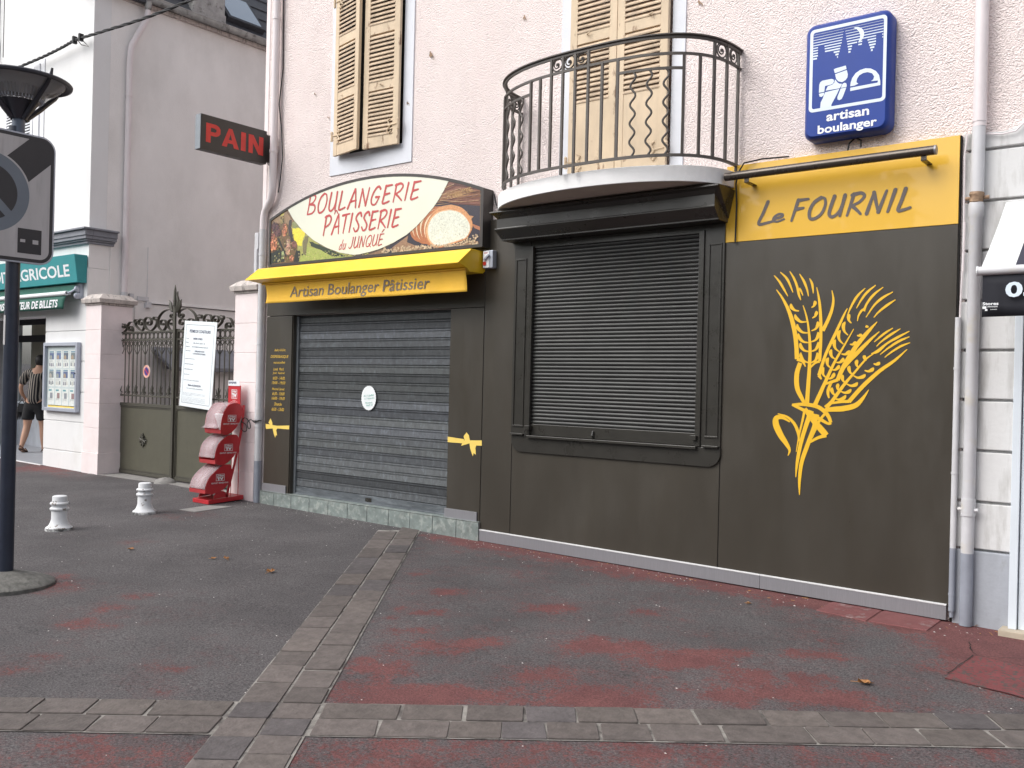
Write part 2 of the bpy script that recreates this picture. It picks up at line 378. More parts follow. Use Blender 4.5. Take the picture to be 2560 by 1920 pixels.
M['pale_concrete'] = mat('pale concrete', (.24, .23, .22), .9, var=.15, vs=10, bump=.3, bs=60)
M['bollard'] = mat('chipped white bollard paint', (.70, .71, .73), .6, var=.08, vs=6, bump=.15, bs=40, col2=(.22, .19, .17), mix_scale=13, mix_lo=.585, mix_hi=.63)
M['bollard_foot'] = mat('worn bollard foot', (.50, .50, .50), .8, var=.2, vs=20, col2=(.05, .05, .05), mix_scale=10, mix_lo=.42, mix_hi=.58)
M['rack_red'] = mat('red rack enamel', (.48, .018, .026), .42, var=.12, coat=.1)
M['rack_in'] = mat('red rack inside', (.38, .03, .035), .5, var=.1)
M['paper'] = mat('white paper', (.80, .83, .84), .6, var=.03)
M['board'] = mat('permit board', (.84, .90, .92), .5, var=.02)
M['ink'] = mat('dark ink', (.10, .11, .18), .6, var=.05)
M['ink_green'] = mat('green ink', (.16, .42, .36), .6, var=.05)
M['poster'] = mat('poster print', (1, 1, 1), .5, var=.12, vs=30, tint=True)
M['case_alu'] = mat('notice case frame', (.42, .45, .52), .4, .3, var=.04)
M['skin'] = mat('skin', (.50, .29, .20), .55, var=.06)
M['hair'] = mat('dark hair', (.012, .010, .010), .6, var=.3, vs=60)
M['shorts'] = mat('black cloth', (.012, .012, .014), .85, var=.2, vs=20)
M['sandal'] = mat('brown sandal', (.07, .035, .02), .7, var=.1)
M['cable'] = mat('black cable', (.014, .014, .016), .6, var=.1)
M['floor_tile'] = mat('grey lobby floor', (.30, .31, .34), .5, var=.08)
M['lobby_wall'] = mat('lobby wall', (.40, .40, .40), .7, var=.04)
M['beige'] = mat('beige street reflection', (.60, .55, .42), .7, var=.08)  # beige tone stands in for the street mirrored in the lobby glass
M['plant'] = mat('plant leaf', (.05, .12, .03), .6, var=.3, vs=30)
M['leaf'] = mat('dry leaf', (.36, .17, .06), .7, var=.25, vs=60)
M['litter'] = mat('pale grit', (.55, .52, .50), .8, var=.2)
M['stripe'] = mat('striped awning cloth', (1, 1, 1), .85, var=.05, tint=True)
M['nearblack'] = mat('black valance', (.012, .013, .020), .8, var=.1)
M['white_frame'] = mat('white window frame', (.68, .74, .80), .4, var=.03)
M['tube_metal'] = mat('brown light tube', (.085, .072, .062), .28, .6, var=.05)
M['sandstone'] = mat('sandstone block', (.42, .36, .28), .85, var=.12, vs=8, bump=.2)
M['mortar'] = mat('pale mortar', (.26, .245, .225), .9, var=.25, vs=18, col2=(.09, .08, .075), mix_scale=4, mix_lo=.47, mix_hi=.60)
M['stone'] = mat('paving stone', (1, 1, 1), .8, var=.25, vs=16, bump=.55, bs=50, tint=True)
M['redslab'] = mat('red painted slab', (.175, .062, .062), .8, var=.15, vs=8, bump=.3, bs=70, col2=(.30, .26, .25), mix_scale=9, mix_lo=.56, mix_hi=.72)
M['redcover'] = mat('red painted cover', (.17, .040, .042), .8, var=.2, vs=8, bump=.5, bs=60, col2=(.07, .055, .05), mix_scale=40, mix_lo=.5, mix_hi=.6)
def roughcast(m, scale=88.0, dist=.011):
    N = m.node_tree.nodes; L = m.node_tree.links; p = N['Principled BSDF']; tc = N.new('ShaderNodeTexCoord')
    wn = N.new('ShaderNodeTexNoise'); wn.inputs['Scale'].default_value = 25; L.new(tc.outputs['Object'], wn.inputs['Vector'])
    ad = N.new('ShaderNodeVectorMath'); ad.operation = 'SCALE'; ad.inputs['Scale'].default_value = .03; L.new(wn.outputs['Color'], ad.inputs[0])
    a2 = N.new('ShaderNodeVectorMath'); a2.operation = 'ADD'; L.new(ad.outputs[0], a2.inputs[0]); L.new(tc.outputs['Object'], a2.inputs[1])
    v = N.new('ShaderNodeTexVoronoi'); v.feature = 'SMOOTH_F1'; v.inputs['Scale'].default_value = scale; v.inputs['Smoothness'].default_value = .4; L.new(a2.outputs[0], v.inputs['Vector'])
    n = N.new('ShaderNodeTexNoise'); n.inputs['Scale'].default_value = 75; n.inputs['Detail'].default_value = 4; L.new(tc.outputs['Object'], n.inputs['Vector'])
    mm = N.new('ShaderNodeMath'); mm.operation = 'MULTIPLY_ADD'; mm.inputs[1].default_value = -.9; L.new(v.outputs['Distance'], mm.inputs[0]); L.new(n.outputs[0], mm.inputs[2])
    b = N.new('ShaderNodeBump'); b.inputs['Strength'].default_value = 1.0; b.inputs['Distance'].default_value = dist; L.new(mm.outputs[0], b.inputs['Height']); L.new(b.outputs[0], p.inputs['Normal'])
roughcast(M['pink'])
def glass(name, col, alpha):
    m = mat(name, col, .1, var=.05); m.node_tree.nodes['Principled BSDF'].inputs['Alpha'].default_value = alpha
    return m
M['clear'] = glass('clear plastic cover', (.80, .66, .69), .30)
M['lamp_glass'] = glass('dusty lamp glass', (.34, .34, .33), .50)
M['pane'] = glass('window pane', (.10, .11, .10), .22)
M['skyglass'] = mat('skylight glass', (.5, .56, .62), .05, .9, var=.02)
def roller_mat():
    m = mat('galvanised roller slats', (.100, .107, .114), .40, .3, var=.20, vs=16, bump=.10, bs=40, col2=(.165, .185, .205), mix_scale=15, mix_lo=.52, mix_hi=.75, stretch=(1.5, 1, .8))
    N = m.node_tree.nodes; L = m.node_tree.links; p = N['Principled BSDF']
    src = p.inputs['Base Color'].links[0].from_socket
    a = N.new('ShaderNodeAttribute'); a.attribute_name = 'tint'
    mx = N.new('ShaderNodeMix'); mx.data_type = 'RGBA'; mx.blend_type = 'MULTIPLY'; mx.inputs['Factor'].default_value = 1
    L.new(src, mx.inputs['A']); L.new(a.outputs['Color'], mx.inputs['B']); L.new(mx.outputs['Result'], p.inputs['Base Color'])
    return m
M['roller'] = roller_mat()
def ground_mat():
    m = bpy.data.materials.new('asphalt with worn red paint'); m.use_nodes = True; N = m.node_tree.nodes; L = m.node_tree.links
    p = N['Principled BSDF']; p.inputs['Roughness'].default_value = .88; p.inputs['Specular IOR Level'].default_value = .3
    tc = N.new('ShaderNodeTexCoord')
    def noise(sc, det=6, ro=.6, off=(0, 0, 0)):
        mp = N.new('ShaderNodeMapping'); mp.inputs['Location'].default_value = off
        L.new(tc.outputs['Object'], mp.inputs[0])
        n = N.new('ShaderNodeTexNoise'); n.inputs['Scale'].default_value = sc; n.inputs['Detail'].default_value = det; n.inputs['Roughness'].default_value = ro
        L.new(mp.outputs[0], n.inputs['Vector']); return n.outputs[0]
    def rng(s, a, b, c, d):
        r = N.new('ShaderNodeMapRange'); r.inputs[1].default_value = a; r.inputs[2].default_value = b; r.inputs[3].default_value = c; r.inputs[4].default_value = d
        L.new(s, r.inputs[0]); return r.outputs[0]
    def mul(a, b, op='MULTIPLY'):
        q = N.new('ShaderNodeMath'); q.operation = op
        for i, s in enumerate((a, b)):
            if isinstance(s, float): q.inputs[i].default_value = s
            else: L.new(s, q.inputs[i])
        return q.outputs[0]
    def mix(f, A, B, mode='MIX'):
        x = N.new('ShaderNodeMix'); x.data_type = 'RGBA'; x.blend_type = mode
        for k, s in (('Factor', f), ('A', A), ('B', B)):
            if isinstance(s, tuple): x.inputs[k].default_value = (*s, 1)
            elif isinstance(s, float): x.inputs[k].default_value = s
            else: L.new(s, x.inputs[k])
        return x.outputs['Result']
    base = mix(rng(noise(1.3), .35, .65, 0, 1), (.068, .063, .065), (.096, .089, .091))
    grain = rng(noise(85, 4, .8), .32, .68, .25, 1.95)
    base = mix(1.0, base, grain, 'MULTIPLY')
    vor = N.new('ShaderNodeTexVoronoi'); vor.inputs['Scale'].default_value = 55; L.new(tc.outputs['Object'], vor.inputs['Vector'])
    sp = rng(vor.outputs['Distance'], .10, .16, 1, 0)
    pick = rng(noise(90, 2), .58, .62, 0, 1)
    base = mix(mul(mul(sp, pick), .75), base, (.30, .29, .28))
    at = N.new('ShaderNodeAttribute'); at.attribute_name = 'paint'
    n = mul(noise(1.9, 8, .62, (3.1, 1.7, 0)), noise(7, 6, .7), 'ADD'); n = mul(n, .5)
    n = mul(n, rng(noise(26, 5, .7), .3, .7, -.06, .06), 'ADD')
    lvl = mul(n, at.outputs['Fac'], 'ADD')
    lvl = mul(lvl, mul(rng(noise(60, 3, .7), .3, .7, -.085, .085), 1.0), 'ADD')
    pm = rng(lvl, 1.0, 1.05, 0, 1)
    faint = rng(lvl, .86, 1.02, 0, .30)
    redv = mix(rng(noise(5), .35, .65, 0, 1), (.118, .047, .047), (.158, .062, .059))
    redv = mix(.5, redv, mix(1.0, redv, grain, 'MULTIPLY'))
    c = mix(faint, base, redv); c = mix(mul(pm, .92), c, redv)
    # dark wear spots showing through the paint
    L.new(c, p.inputs['Base Color'])
    b = N.new('ShaderNodeBump'); b.inputs['Strength'].default_value = .7; b.inputs['Distance'].default_value = .008
    hb = mul(noise(110, 4, .7), mul(noise(14, 4), .6), 'ADD')
    L.new(hb, b.inputs['Height']); L.new(b.outputs[0], p.inputs['Normal'])
    return m
M['ground'] = ground_mat()
def shirt_mat():
    m = bpy.data.materials.new('striped shirt cloth'); m.use_nodes = True; N = m.node_tree.nodes; L = m.node_tree.links
    p = N['Principled BSDF']; p.inputs['Roughness'].default_value = .85
    tc = N.new('ShaderNodeTexCoord'); wv = N.new('ShaderNodeTexWave'); wv.wave_type = 'BANDS'; wv.bands_direction = 'X'
    wv.inputs['Scale'].default_value = 8.0; wv.inputs['Distortion'].default_value = .6; wv.inputs['Detail'].default_value = 1
    L.new(tc.outputs['Object'], wv.inputs['Vector'])
    cr = N.new('ShaderNodeValToRGB'); cr.color_ramp.elements[0].position = .62; cr.color_ramp.elements[0].color = (.012, .012, .015, 1)
    cr.color_ramp.elements[1].position = .80; cr.color_ramp.elements[1].color = (.36, .32, .28, 1)
    L.new(wv.outputs[0], cr.inputs[0]); L.new(cr.outputs[0], p.inputs['Base Color'])
    return m
M['shirt'] = shirt_mat()
# ---- traced outlines in metres (x, z) or (x, z, width)
WHEAT=[[(-2.665, 2.237, 0.0059), (-2.619, 2.175, 0.0157), (-2.571, 2.086, 0.0254), (-2.535, 1.987, 0.0319), (-2.51, 1.867, 0.0319), (-2.498, 1.727, 0.0319)], [(-2.498, 1.727, 0.0254), (-2.457, 1.711, 0.0189), (-2.434, 1.673, 0.0092)], [(-2.366, 2.24, 0.0059), (-2.345, 2.143, 0.0173), (-2.332, 2.015, 0.0221), (-2.328, 1.865, 0.0221), (-2.332, 1.711, 0.0221)], [(-2.332, 1.711, 0.0189), (-2.364, 1.7, 0.0157), (-2.396, 1.668, 0.0124)], [(-2.316, 1.929, 0.0286), (-2.28, 2.003, 0.0254), (-2.254, 2.076, 0.0221), (-2.245, 2.15, 0.0157), (-2.257, 2.213, 0.0059)], [(-2.685, 2.342, 0.0059), (-2.644, 2.296, 0.0157), (-2.609, 2.24, 0.0157), (-2.576, 2.184, 0.0059)], [(-2.638, 2.364, 0.0059), (-2.588, 2.315, 0.0173), (-2.559, 2.259, 0.014), (-2.539, 2.21, 0.0059)], [(-2.567, 2.366, 0.0059), (-2.534, 2.313, 0.0157), (-2.509, 2.252, 0.0173), (-2.494, 2.192, 0.0173), (-2.479, 2.153, 0.0059)], [(-2.495, 2.24, 0.0157), (-2.48, 2.218, 0.014), (-2.465, 2.185, 0.0059)], [(-2.494, 2.343, 0.0059), (-2.46, 2.287, 0.0173), (-2.437, 2.232, 0.014), (-2.424, 2.178, 0.0059)], [(-2.42, 2.307, 0.0059), (-2.399, 2.263, 0.0173), (-2.39, 2.198, 0.0059)], [(-2.463, 2.115, 0.0059), (-2.437, 2.039, 0.0124), (-2.419, 1.952, 0.0157), (-2.405, 1.823, 0.0221), (-2.405, 1.673, 0.0254), (-2.417, 1.405, 0.0319)], [(-2.146, 2.083, 0.0059), (-2.171, 2.031, 0.0157), (-2.23, 1.896, 0.0221), (-2.291, 1.759, 0.0221), (-2.335, 1.61, 0.0254)], [(-2.335, 1.612, 0.0254), (-2.316, 1.584, 0.0108)], [(-1.941, 1.984, 0.0059), (-2.004, 1.913, 0.0254), (-2.083, 1.811, 0.0319), (-2.162, 1.675, 0.0319), (-2.202, 1.58, 0.0286)], [(-2.2, 1.582, 0.0221), (-2.254, 1.563, 0.0189), (-2.291, 1.549, 0.0124)], [(-1.925, 1.917, 0.0059), (-1.983, 1.862, 0.0189), (-2.062, 1.78, 0.0286), (-2.122, 1.717, 0.0286), (-2.162, 1.665, 0.0221)], [(-2.027, 2.219, 0.0059), (-2.081, 2.164, 0.0173), (-2.121, 2.093, 0.014), (-2.145, 2.031, 0.0059)], [(-1.957, 2.236, 0.0059), (-2.011, 2.192, 0.0173), (-2.05, 2.142, 0.014), (-2.084, 2.081, 0.0059)], [(-1.907, 2.22, 0.0059), (-1.97, 2.17, 0.0173), (-2.014, 2.11, 0.0157), (-2.033, 2.059, 0.0173)], [(-2.028, 2.077, 0.0108), (-2.048, 2.064, 0.0157), (-2.068, 2.029, 0.0124), (-2.075, 1.992, 0.0059)], [(-1.842, 2.185, 0.0059), (-1.91, 2.147, 0.0173), (-1.964, 2.098, 0.014), (-2.017, 2.017, 0.0059)], [(-1.824, 2.131, 0.0059), (-1.879, 2.095, 0.0173), (-1.933, 2.051, 0.0124), (-1.965, 2.014, 0.0059)], [(-2.098, 1.938, 0.0059), (-2.156, 1.832, 0.0124), (-2.226, 1.706, 0.0189), (-2.291, 1.558, 0.0254), (-2.362, 1.391, 0.0319)], [(-1.742, 1.794, 0.0059), (-1.822, 1.718, 0.0189), (-1.918, 1.646, 0.0254), (-2.026, 1.542, 0.0286), (-2.12, 1.43, 0.0286)], [(-2.117, 1.433, 0.0221), (-2.177, 1.428, 0.0189), (-2.24, 1.416, 0.0157)], [(-2.202, 1.58, 0.0157), (-2.243, 1.564, 0.0189), (-2.268, 1.5, 0.0221), (-2.26, 1.452, 0.0108)], [(-1.837, 1.939, 0.0059), (-1.895, 1.901, 0.0157), (-1.958, 1.846, 0.0059)], [(-1.788, 1.934, 0.0059), (-1.855, 1.891, 0.0173), (-1.913, 1.846, 0.0108), (-1.942, 1.815, 0.0059)], [(-1.73, 1.916, 0.0059), (-1.806, 1.875, 0.0173), (-1.873, 1.835, 0.014), (-1.931, 1.784, 0.0221), (-1.976, 1.764, 0.0076)], [(-1.729, 1.879, 0.0059), (-1.796, 1.849, 0.0173), (-1.863, 1.804, 0.0124), (-1.916, 1.759, 0.0059)], [(-1.724, 1.839, 0.0059), (-1.785, 1.814, 0.0157), (-1.852, 1.769, 0.0108), (-1.886, 1.74, 0.0059)], [(-1.961, 1.764, 0.0059), (-2.01, 1.728, 0.0124), (-2.079, 1.644, 0.0157), (-2.159, 1.544, 0.0221), (-2.24, 1.427, 0.0254), (-2.282, 1.383, 0.0319)], [(-1.987, 1.517, 0.0059), (-2.024, 1.459, 0.0221), (-2.074, 1.406, 0.0351), (-2.155, 1.382, 0.0383), (-2.218, 1.375, 0.0351), (-2.286, 1.367, 0.0254)], [(-2.473, 1.7, 0.0319), (-2.496, 1.619, 0.0351), (-2.491, 1.521, 0.0351), (-2.456, 1.447, 0.0286), (-2.433, 1.41, 0.0221)], [(-2.527, 1.396, 0.0157), (-2.433, 1.402, 0.0254), (-2.335, 1.386, 0.0286), (-2.27, 1.336, 0.0286), (-2.242, 1.279, 0.0221)], [(-2.242, 1.279, 0.0221), (-2.263, 1.272, 0.0189), (-2.322, 1.302, 0.0254), (-2.399, 1.341, 0.0254), (-2.476, 1.376, 0.0221), (-2.527, 1.396, 0.0157)], [(-2.432, 1.372, 0.0286), (-2.376, 1.299, 0.0383), (-2.31, 1.228, 0.0448), (-2.272, 1.187, 0.0416)], [(-2.272, 1.187, 0.0254), (-2.33, 1.168, 0.0221), (-2.388, 1.133, 0.0157)], [(-2.394, 1.133, 0.0189), (-2.358, 1.215, 0.0221), (-2.322, 1.291, 0.0189), (-2.281, 1.346, 0.0189)], [(-2.432, 1.362, 0.0189), (-2.451, 1.264, 0.0157), (-2.469, 1.177, 0.0124), (-2.487, 1.057, 0.0059)], [(-2.383, 1.358, 0.0383), (-2.418, 1.255, 0.0319), (-2.454, 1.124, 0.0286), (-2.478, 0.982, 0.0221), (-2.486, 0.874, 0.0059)], [(-2.339, 1.333, 0.0286), (-2.369, 1.225, 0.0254), (-2.404, 1.116, 0.0319), (-2.445, 0.985, 0.0286), (-2.458, 0.854, 0.0221), (-2.455, 0.749, 0.0059)], [(-2.632, 1.327, 0.0059), (-2.563, 1.308, 0.0157), (-2.507, 1.261, 0.0221), (-2.477, 1.198, 0.0221), (-2.468, 1.134, 0.0092)], [(-2.54, 1.271, 0.0092), (-2.597, 1.301, 0.0254), (-2.642, 1.294, 0.0383), (-2.643, 1.244, 0.0481), (-2.605, 1.17, 0.0448), (-2.559, 1.107, 0.0319), (-2.537, 1.065, 0.0189), (-2.548, 1.026, 0.0059)], [(-2.491, 2.075, 0.0076), (-2.524, 2.082, 0.0157), (-2.548, 2.105, 0.0254), (-2.552, 2.122, 0.0173), (-2.552, 2.131, 0.0043)], [(-2.431, 1.996, 0.0076), (-2.474, 1.996, 0.0157), (-2.508, 2.021, 0.0254), (-2.518, 2.041, 0.0173), (-2.52, 2.052, 0.0043)], [(-2.421, 1.915, 0.0076), (-2.463, 1.921, 0.0157), (-2.495, 1.949, 0.0254), (-2.501, 1.97, 0.0173), (-2.502, 1.981, 0.0043)], [(-2.411, 1.845, 0.0076), (-2.453, 1.852, 0.0157), (-2.484, 1.88, 0.0254), (-2.491, 1.902, 0.0173), (-2.491, 1.913, 0.0043)], [(-2.407, 1.781, 0.0076), (-2.445, 1.789, 0.0157), (-2.47, 1.816, 0.0254), (-2.475, 1.836, 0.0173), (-2.474, 1.845, 0.0043)], [(-2.405, 1.7, 0.0076), (-2.444, 1.713, 0.0157), (-2.468, 1.744, 0.0254), (-2.471, 1.765, 0.0173), (-2.469, 1.775, 0.0043)], [(-2.401, 2.097, 0.0076), (-2.383, 2.108, 0.0157), (-2.375, 2.128, 0.0254), (-2.378, 2.139, 0.0173), (-2.38, 2.144, 0.0043)], [(-2.393, 2.021, 0.0076), (-2.373, 2.033, 0.0157), (-2.364, 2.053, 0.0254), (-2.365, 2.065, 0.0173), (-2.368, 2.071, 0.0043)], [(-2.397, 1.93, 0.0076), (-2.367, 1.944, 0.0157), (-2.352, 1.971, 0.0254), (-2.353, 1.988, 0.0173), (-2.355, 1.996, 0.0043)], [(-2.4, 1.85, 0.0076), (-2.366, 1.864, 0.0157), (-2.348, 1.893, 0.0254), (-2.348, 1.912, 0.0173), (-2.35, 1.921, 0.0043)], [(-2.401, 1.781, 0.0076), (-2.367, 1.793, 0.0157), (-2.347, 1.822, 0.0254), (-2.346, 1.841, 0.0173), (-2.348, 1.85, 0.0043)], [(-2.399, 1.7, 0.0076), (-2.366, 1.716, 0.0157), (-2.349, 1.747, 0.0254), (-2.35, 1.766, 0.0173), (-2.353, 1.775, 0.0043)], [(-2.281, 1.595, 0.0076), (-2.304, 1.617, 0.0157), (-2.309, 1.647, 0.0254), (-2.304, 1.662, 0.0173), (-2.299, 1.669, 0.0043)], [(-2.251, 1.664, 0.0076), (-2.274, 1.686, 0.0157), (-2.279, 1.716, 0.0254), (-2.273, 1.731, 0.0173), (-2.269, 1.738, 0.0043)], [(-2.221, 1.727, 0.0076), (-2.246, 1.745, 0.0157), (-2.256, 1.773, 0.0254), (-2.252, 1.789, 0.0173), (-2.249, 1.796, 0.0043)], [(-2.196, 1.78, 0.0076), (-2.223, 1.804, 0.0157), (-2.232, 1.839, 0.0254), (-2.226, 1.857, 0.0173), (-2.221, 1.864, 0.0043)], [(-2.166, 1.832, 0.0076), (-2.195, 1.862, 0.0157), (-2.203, 1.902, 0.0254), (-2.195, 1.922, 0.0173), (-2.189, 1.93, 0.0043)], [(-2.137, 1.895, 0.0076), (-2.164, 1.924, 0.0157), (-2.171, 1.962, 0.0254), (-2.163, 1.981, 0.0173), (-2.157, 1.989, 0.0043)], [(-2.116, 1.978, 0.0076), (-2.133, 1.998, 0.0157), (-2.136, 2.023, 0.0254), (-2.131, 2.036, 0.0173), (-2.127, 2.041, 0.0043)], [(-2.276, 1.587, 0.0076), (-2.249, 1.593, 0.0157), (-2.232, 1.612, 0.0254), (-2.229, 1.626, 0.0173), (-2.229, 1.632, 0.0043)], [(-2.243, 1.651, 0.0076), (-2.219, 1.653, 0.0157), (-2.2, 1.669, 0.0254), (-2.196, 1.681, 0.0173), (-2.196, 1.687, 0.0043)], [(-2.215, 1.704, 0.0076), (-2.19, 1.705, 0.0157), (-2.171, 1.719, 0.0254), (-2.167, 1.732, 0.0173), (-2.166, 1.738, 0.0043)], [(-2.18, 1.764, 0.0076), (-2.155, 1.761, 0.0157), (-2.134, 1.773, 0.0254), (-2.127, 1.784, 0.0173), (-2.126, 1.79, 0.0043)], [(-2.123, 1.832, 0.0076), (-2.104, 1.83, 0.0157), (-2.089, 1.839, 0.0254), (-2.085, 1.848, 0.0173), (-2.084, 1.852, 0.0043)], [(-2.075, 1.892, 0.0076), (-2.062, 1.89, 0.0157), (-2.051, 1.895, 0.0254), (-2.048, 1.901, 0.0173), (-2.047, 1.904, 0.0043)], [(-2.02, 1.953, 0.0076), (-2.014, 1.952, 0.0157), (-2.008, 1.955, 0.0254), (-2.006, 1.958, 0.0173), (-2.005, 1.96, 0.0043)], [(-2.204, 1.47, 0.0076), (-2.228, 1.482, 0.0157), (-2.241, 1.506, 0.0254), (-2.24, 1.52, 0.0173), (-2.237, 1.527, 0.0043)], [(-2.184, 1.502, 0.0076), (-2.199, 1.518, 0.0157), (-2.201, 1.539, 0.0254), (-2.196, 1.55, 0.0173), (-2.193, 1.554, 0.0043)], [(-2.144, 1.56, 0.0076), (-2.163, 1.576, 0.0157), (-2.17, 1.599, 0.0254), (-2.166, 1.612, 0.0173), (-2.163, 1.617, 0.0043)], [(-2.094, 1.618, 0.0076), (-2.116, 1.635, 0.0157), (-2.125, 1.66, 0.0254), (-2.122, 1.674, 0.0173), (-2.119, 1.681, 0.0043)], [(-2.054, 1.665, 0.0076), (-2.071, 1.683, 0.0157), (-2.074, 1.706, 0.0254), (-2.069, 1.718, 0.0173), (-2.066, 1.722, 0.0043)], [(-2.008, 1.717, 0.0076), (-2.018, 1.728, 0.0157), (-2.021, 1.743, 0.0254), (-2.018, 1.75, 0.0173), (-2.016, 1.754, 0.0043)], [(-2.225, 1.453, 0.0076), (-2.191, 1.443, 0.0157), (-2.158, 1.454, 0.0254), (-2.146, 1.468, 0.0173), (-2.142, 1.477, 0.0043)], [(-2.179, 1.502, 0.0076), (-2.15, 1.492, 0.0157), (-2.122, 1.5, 0.0254), (-2.111, 1.512, 0.0173), (-2.107, 1.519, 0.0043)], [(-2.139, 1.555, 0.0076), (-2.109, 1.542, 0.0157), (-2.079, 1.548, 0.0254), (-2.067, 1.56, 0.0173), (-2.062, 1.567, 0.0043)], [(-2.094, 1.613, 0.0076), (-2.063, 1.599, 0.0157), (-2.031, 1.605, 0.0254), (-2.017, 1.617, 0.0173), (-2.013, 1.624, 0.0043)], [(-2.018, 1.65, 0.0076), (-1.993, 1.644, 0.0157), (-1.969, 1.654, 0.0254), (-1.961, 1.665, 0.0173), (-1.959, 1.671, 0.0043)], [(-1.959, 1.697, 0.0076), (-1.943, 1.692, 0.0157), (-1.927, 1.698, 0.0254), (-1.922, 1.705, 0.0173), (-1.92, 1.71, 0.0043)]]
BOW_L=[[(-8.666, 0.978), (-8.603, 0.976), (-8.543, 0.971), (-8.455, 0.966), (-8.242, 0.979), (-8.244, 0.936), (-8.449, 0.936), (-8.476, 0.912), (-8.533, 0.932), (-8.658, 0.921)], [(-8.613, 0.996), (-8.577, 1.046), (-8.544, 0.999), (-8.539, 0.957), (-8.597, 0.979)], [(-8.535, 0.936), (-8.47, 0.918), (-8.451, 0.855), (-8.472, 0.861), (-8.484, 0.829), (-8.514, 0.873)]]
BOW_R=[[(-5.876, 0.983), (-5.671, 0.972), (-5.67, 0.931), (-5.874, 0.932)], [(-5.676, 0.999), (-5.64, 1.037), (-5.61, 1.01), (-5.596, 0.964), (-5.452, 0.972), (-5.451, 0.922), (-5.569, 0.921), (-5.601, 0.935), (-5.703, 0.907), (-5.685, 0.943), (-5.662, 0.963)], [(-5.601, 0.94), (-5.512, 0.929), (-5.527, 0.897), (-5.519, 0.835), (-5.547, 0.849), (-5.556, 0.817), (-5.589, 0.885)]]
SCROLLS=[[(-11.05, 2.346), (-11.146, 2.375), (-11.233, 2.381), (-11.337, 2.355), (-11.423, 2.299), (-11.456, 2.241), (-11.449, 2.172), (-11.407, 2.128), (-11.335, 2.102), (-11.275, 2.135), (-11.256, 2.188), (-11.279, 2.232), (-11.332, 2.248), (-11.385, 2.234), (-11.392, 2.201), (-11.364, 2.178), (-11.321, 2.184), (-11.313, 2.204)], [(-11.04, 2.111), (-11.117, 2.1), (-11.178, 2.123), (-11.215, 2.172), (-11.2, 2.225), (-11.132, 2.252), (-11.079, 2.232), (-11.072, 2.189), (-11.111, 2.17), (-11.146, 2.185), (-11.138, 2.205)], [(-11.067, 2.356), (-11.048, 2.308), (-11.064, 2.275), (-11.11, 2.263), (-11.15, 2.282), (-11.151, 2.306), (-11.117, 2.318), (-11.091, 2.304), (-11.099, 2.288)], [(-11.497, 2.286), (-11.548, 2.292), (-11.574, 2.278), (-11.564, 2.253), (-11.524, 2.248), (-11.496, 2.266), (-11.482, 2.222), (-11.507, 2.174), (-11.559, 2.135), (-11.63, 2.107), (-11.713, 2.123), (-11.776, 2.169), (-11.795, 2.229), (-11.775, 2.273), (-11.72, 2.292), (-11.656, 2.28), (-11.621, 2.24), (-11.634, 2.196), (-11.684, 2.182), (-11.722, 2.2), (-11.717, 2.223), (-11.681, 2.229)], [(-11.984, 2.264), (-12.026, 2.267), (-12.053, 2.247), (-12.033, 2.22), (-11.99, 2.224), (-11.978, 2.243), (-12.023, 2.204), (-11.964, 2.153), (-11.869, 2.111), (-11.815, 2.14), (-11.795, 2.199), (-11.82, 2.25), (-11.867, 2.271), (-11.922, 2.262), (-11.949, 2.233), (-11.929, 2.197), (-11.882, 2.189), (-11.855, 2.211), (-11.874, 2.231)], [(-12.482, 2.111), (-12.5, 2.173), (-12.486, 2.214), (-12.438, 2.224), (-12.407, 2.192)], [(-12.393, 2.11), (-12.396, 2.171), (-12.365, 2.212), (-12.31, 2.208), (-12.297, 2.175), (-12.327, 2.158), (-12.363, 2.171), (-12.358, 2.189)], [(-12.315, 2.107), (-12.253, 2.138), (-12.223, 2.198), (-12.176, 2.233), (-12.129, 2.237)], [(-12.104, 2.105), (-12.1, 2.145), (-12.136, 2.176), (-12.189, 2.172), (-12.207, 2.142), (-12.181, 2.117), (-12.143, 2.126), (-12.149, 2.144)]]
FINIAL=[[(-11.024, 2.345), (-11.054, 2.442), (-11.049, 2.519), (-11.037, 2.662)], [(-10.972, 2.334), (-10.95, 2.41), (-10.936, 2.486), (-10.965, 2.554), (-10.95, 2.61)], [(-10.99, 2.335), (-11.002, 2.421), (-10.997, 2.507), (-10.997, 2.603)], [(-11.067, 2.347), (-11.095, 2.405), (-11.106, 2.454), (-11.133, 2.493)], [(-10.923, 2.362), (-10.883, 2.417), (-10.885, 2.455), (-10.861, 2.502)]]
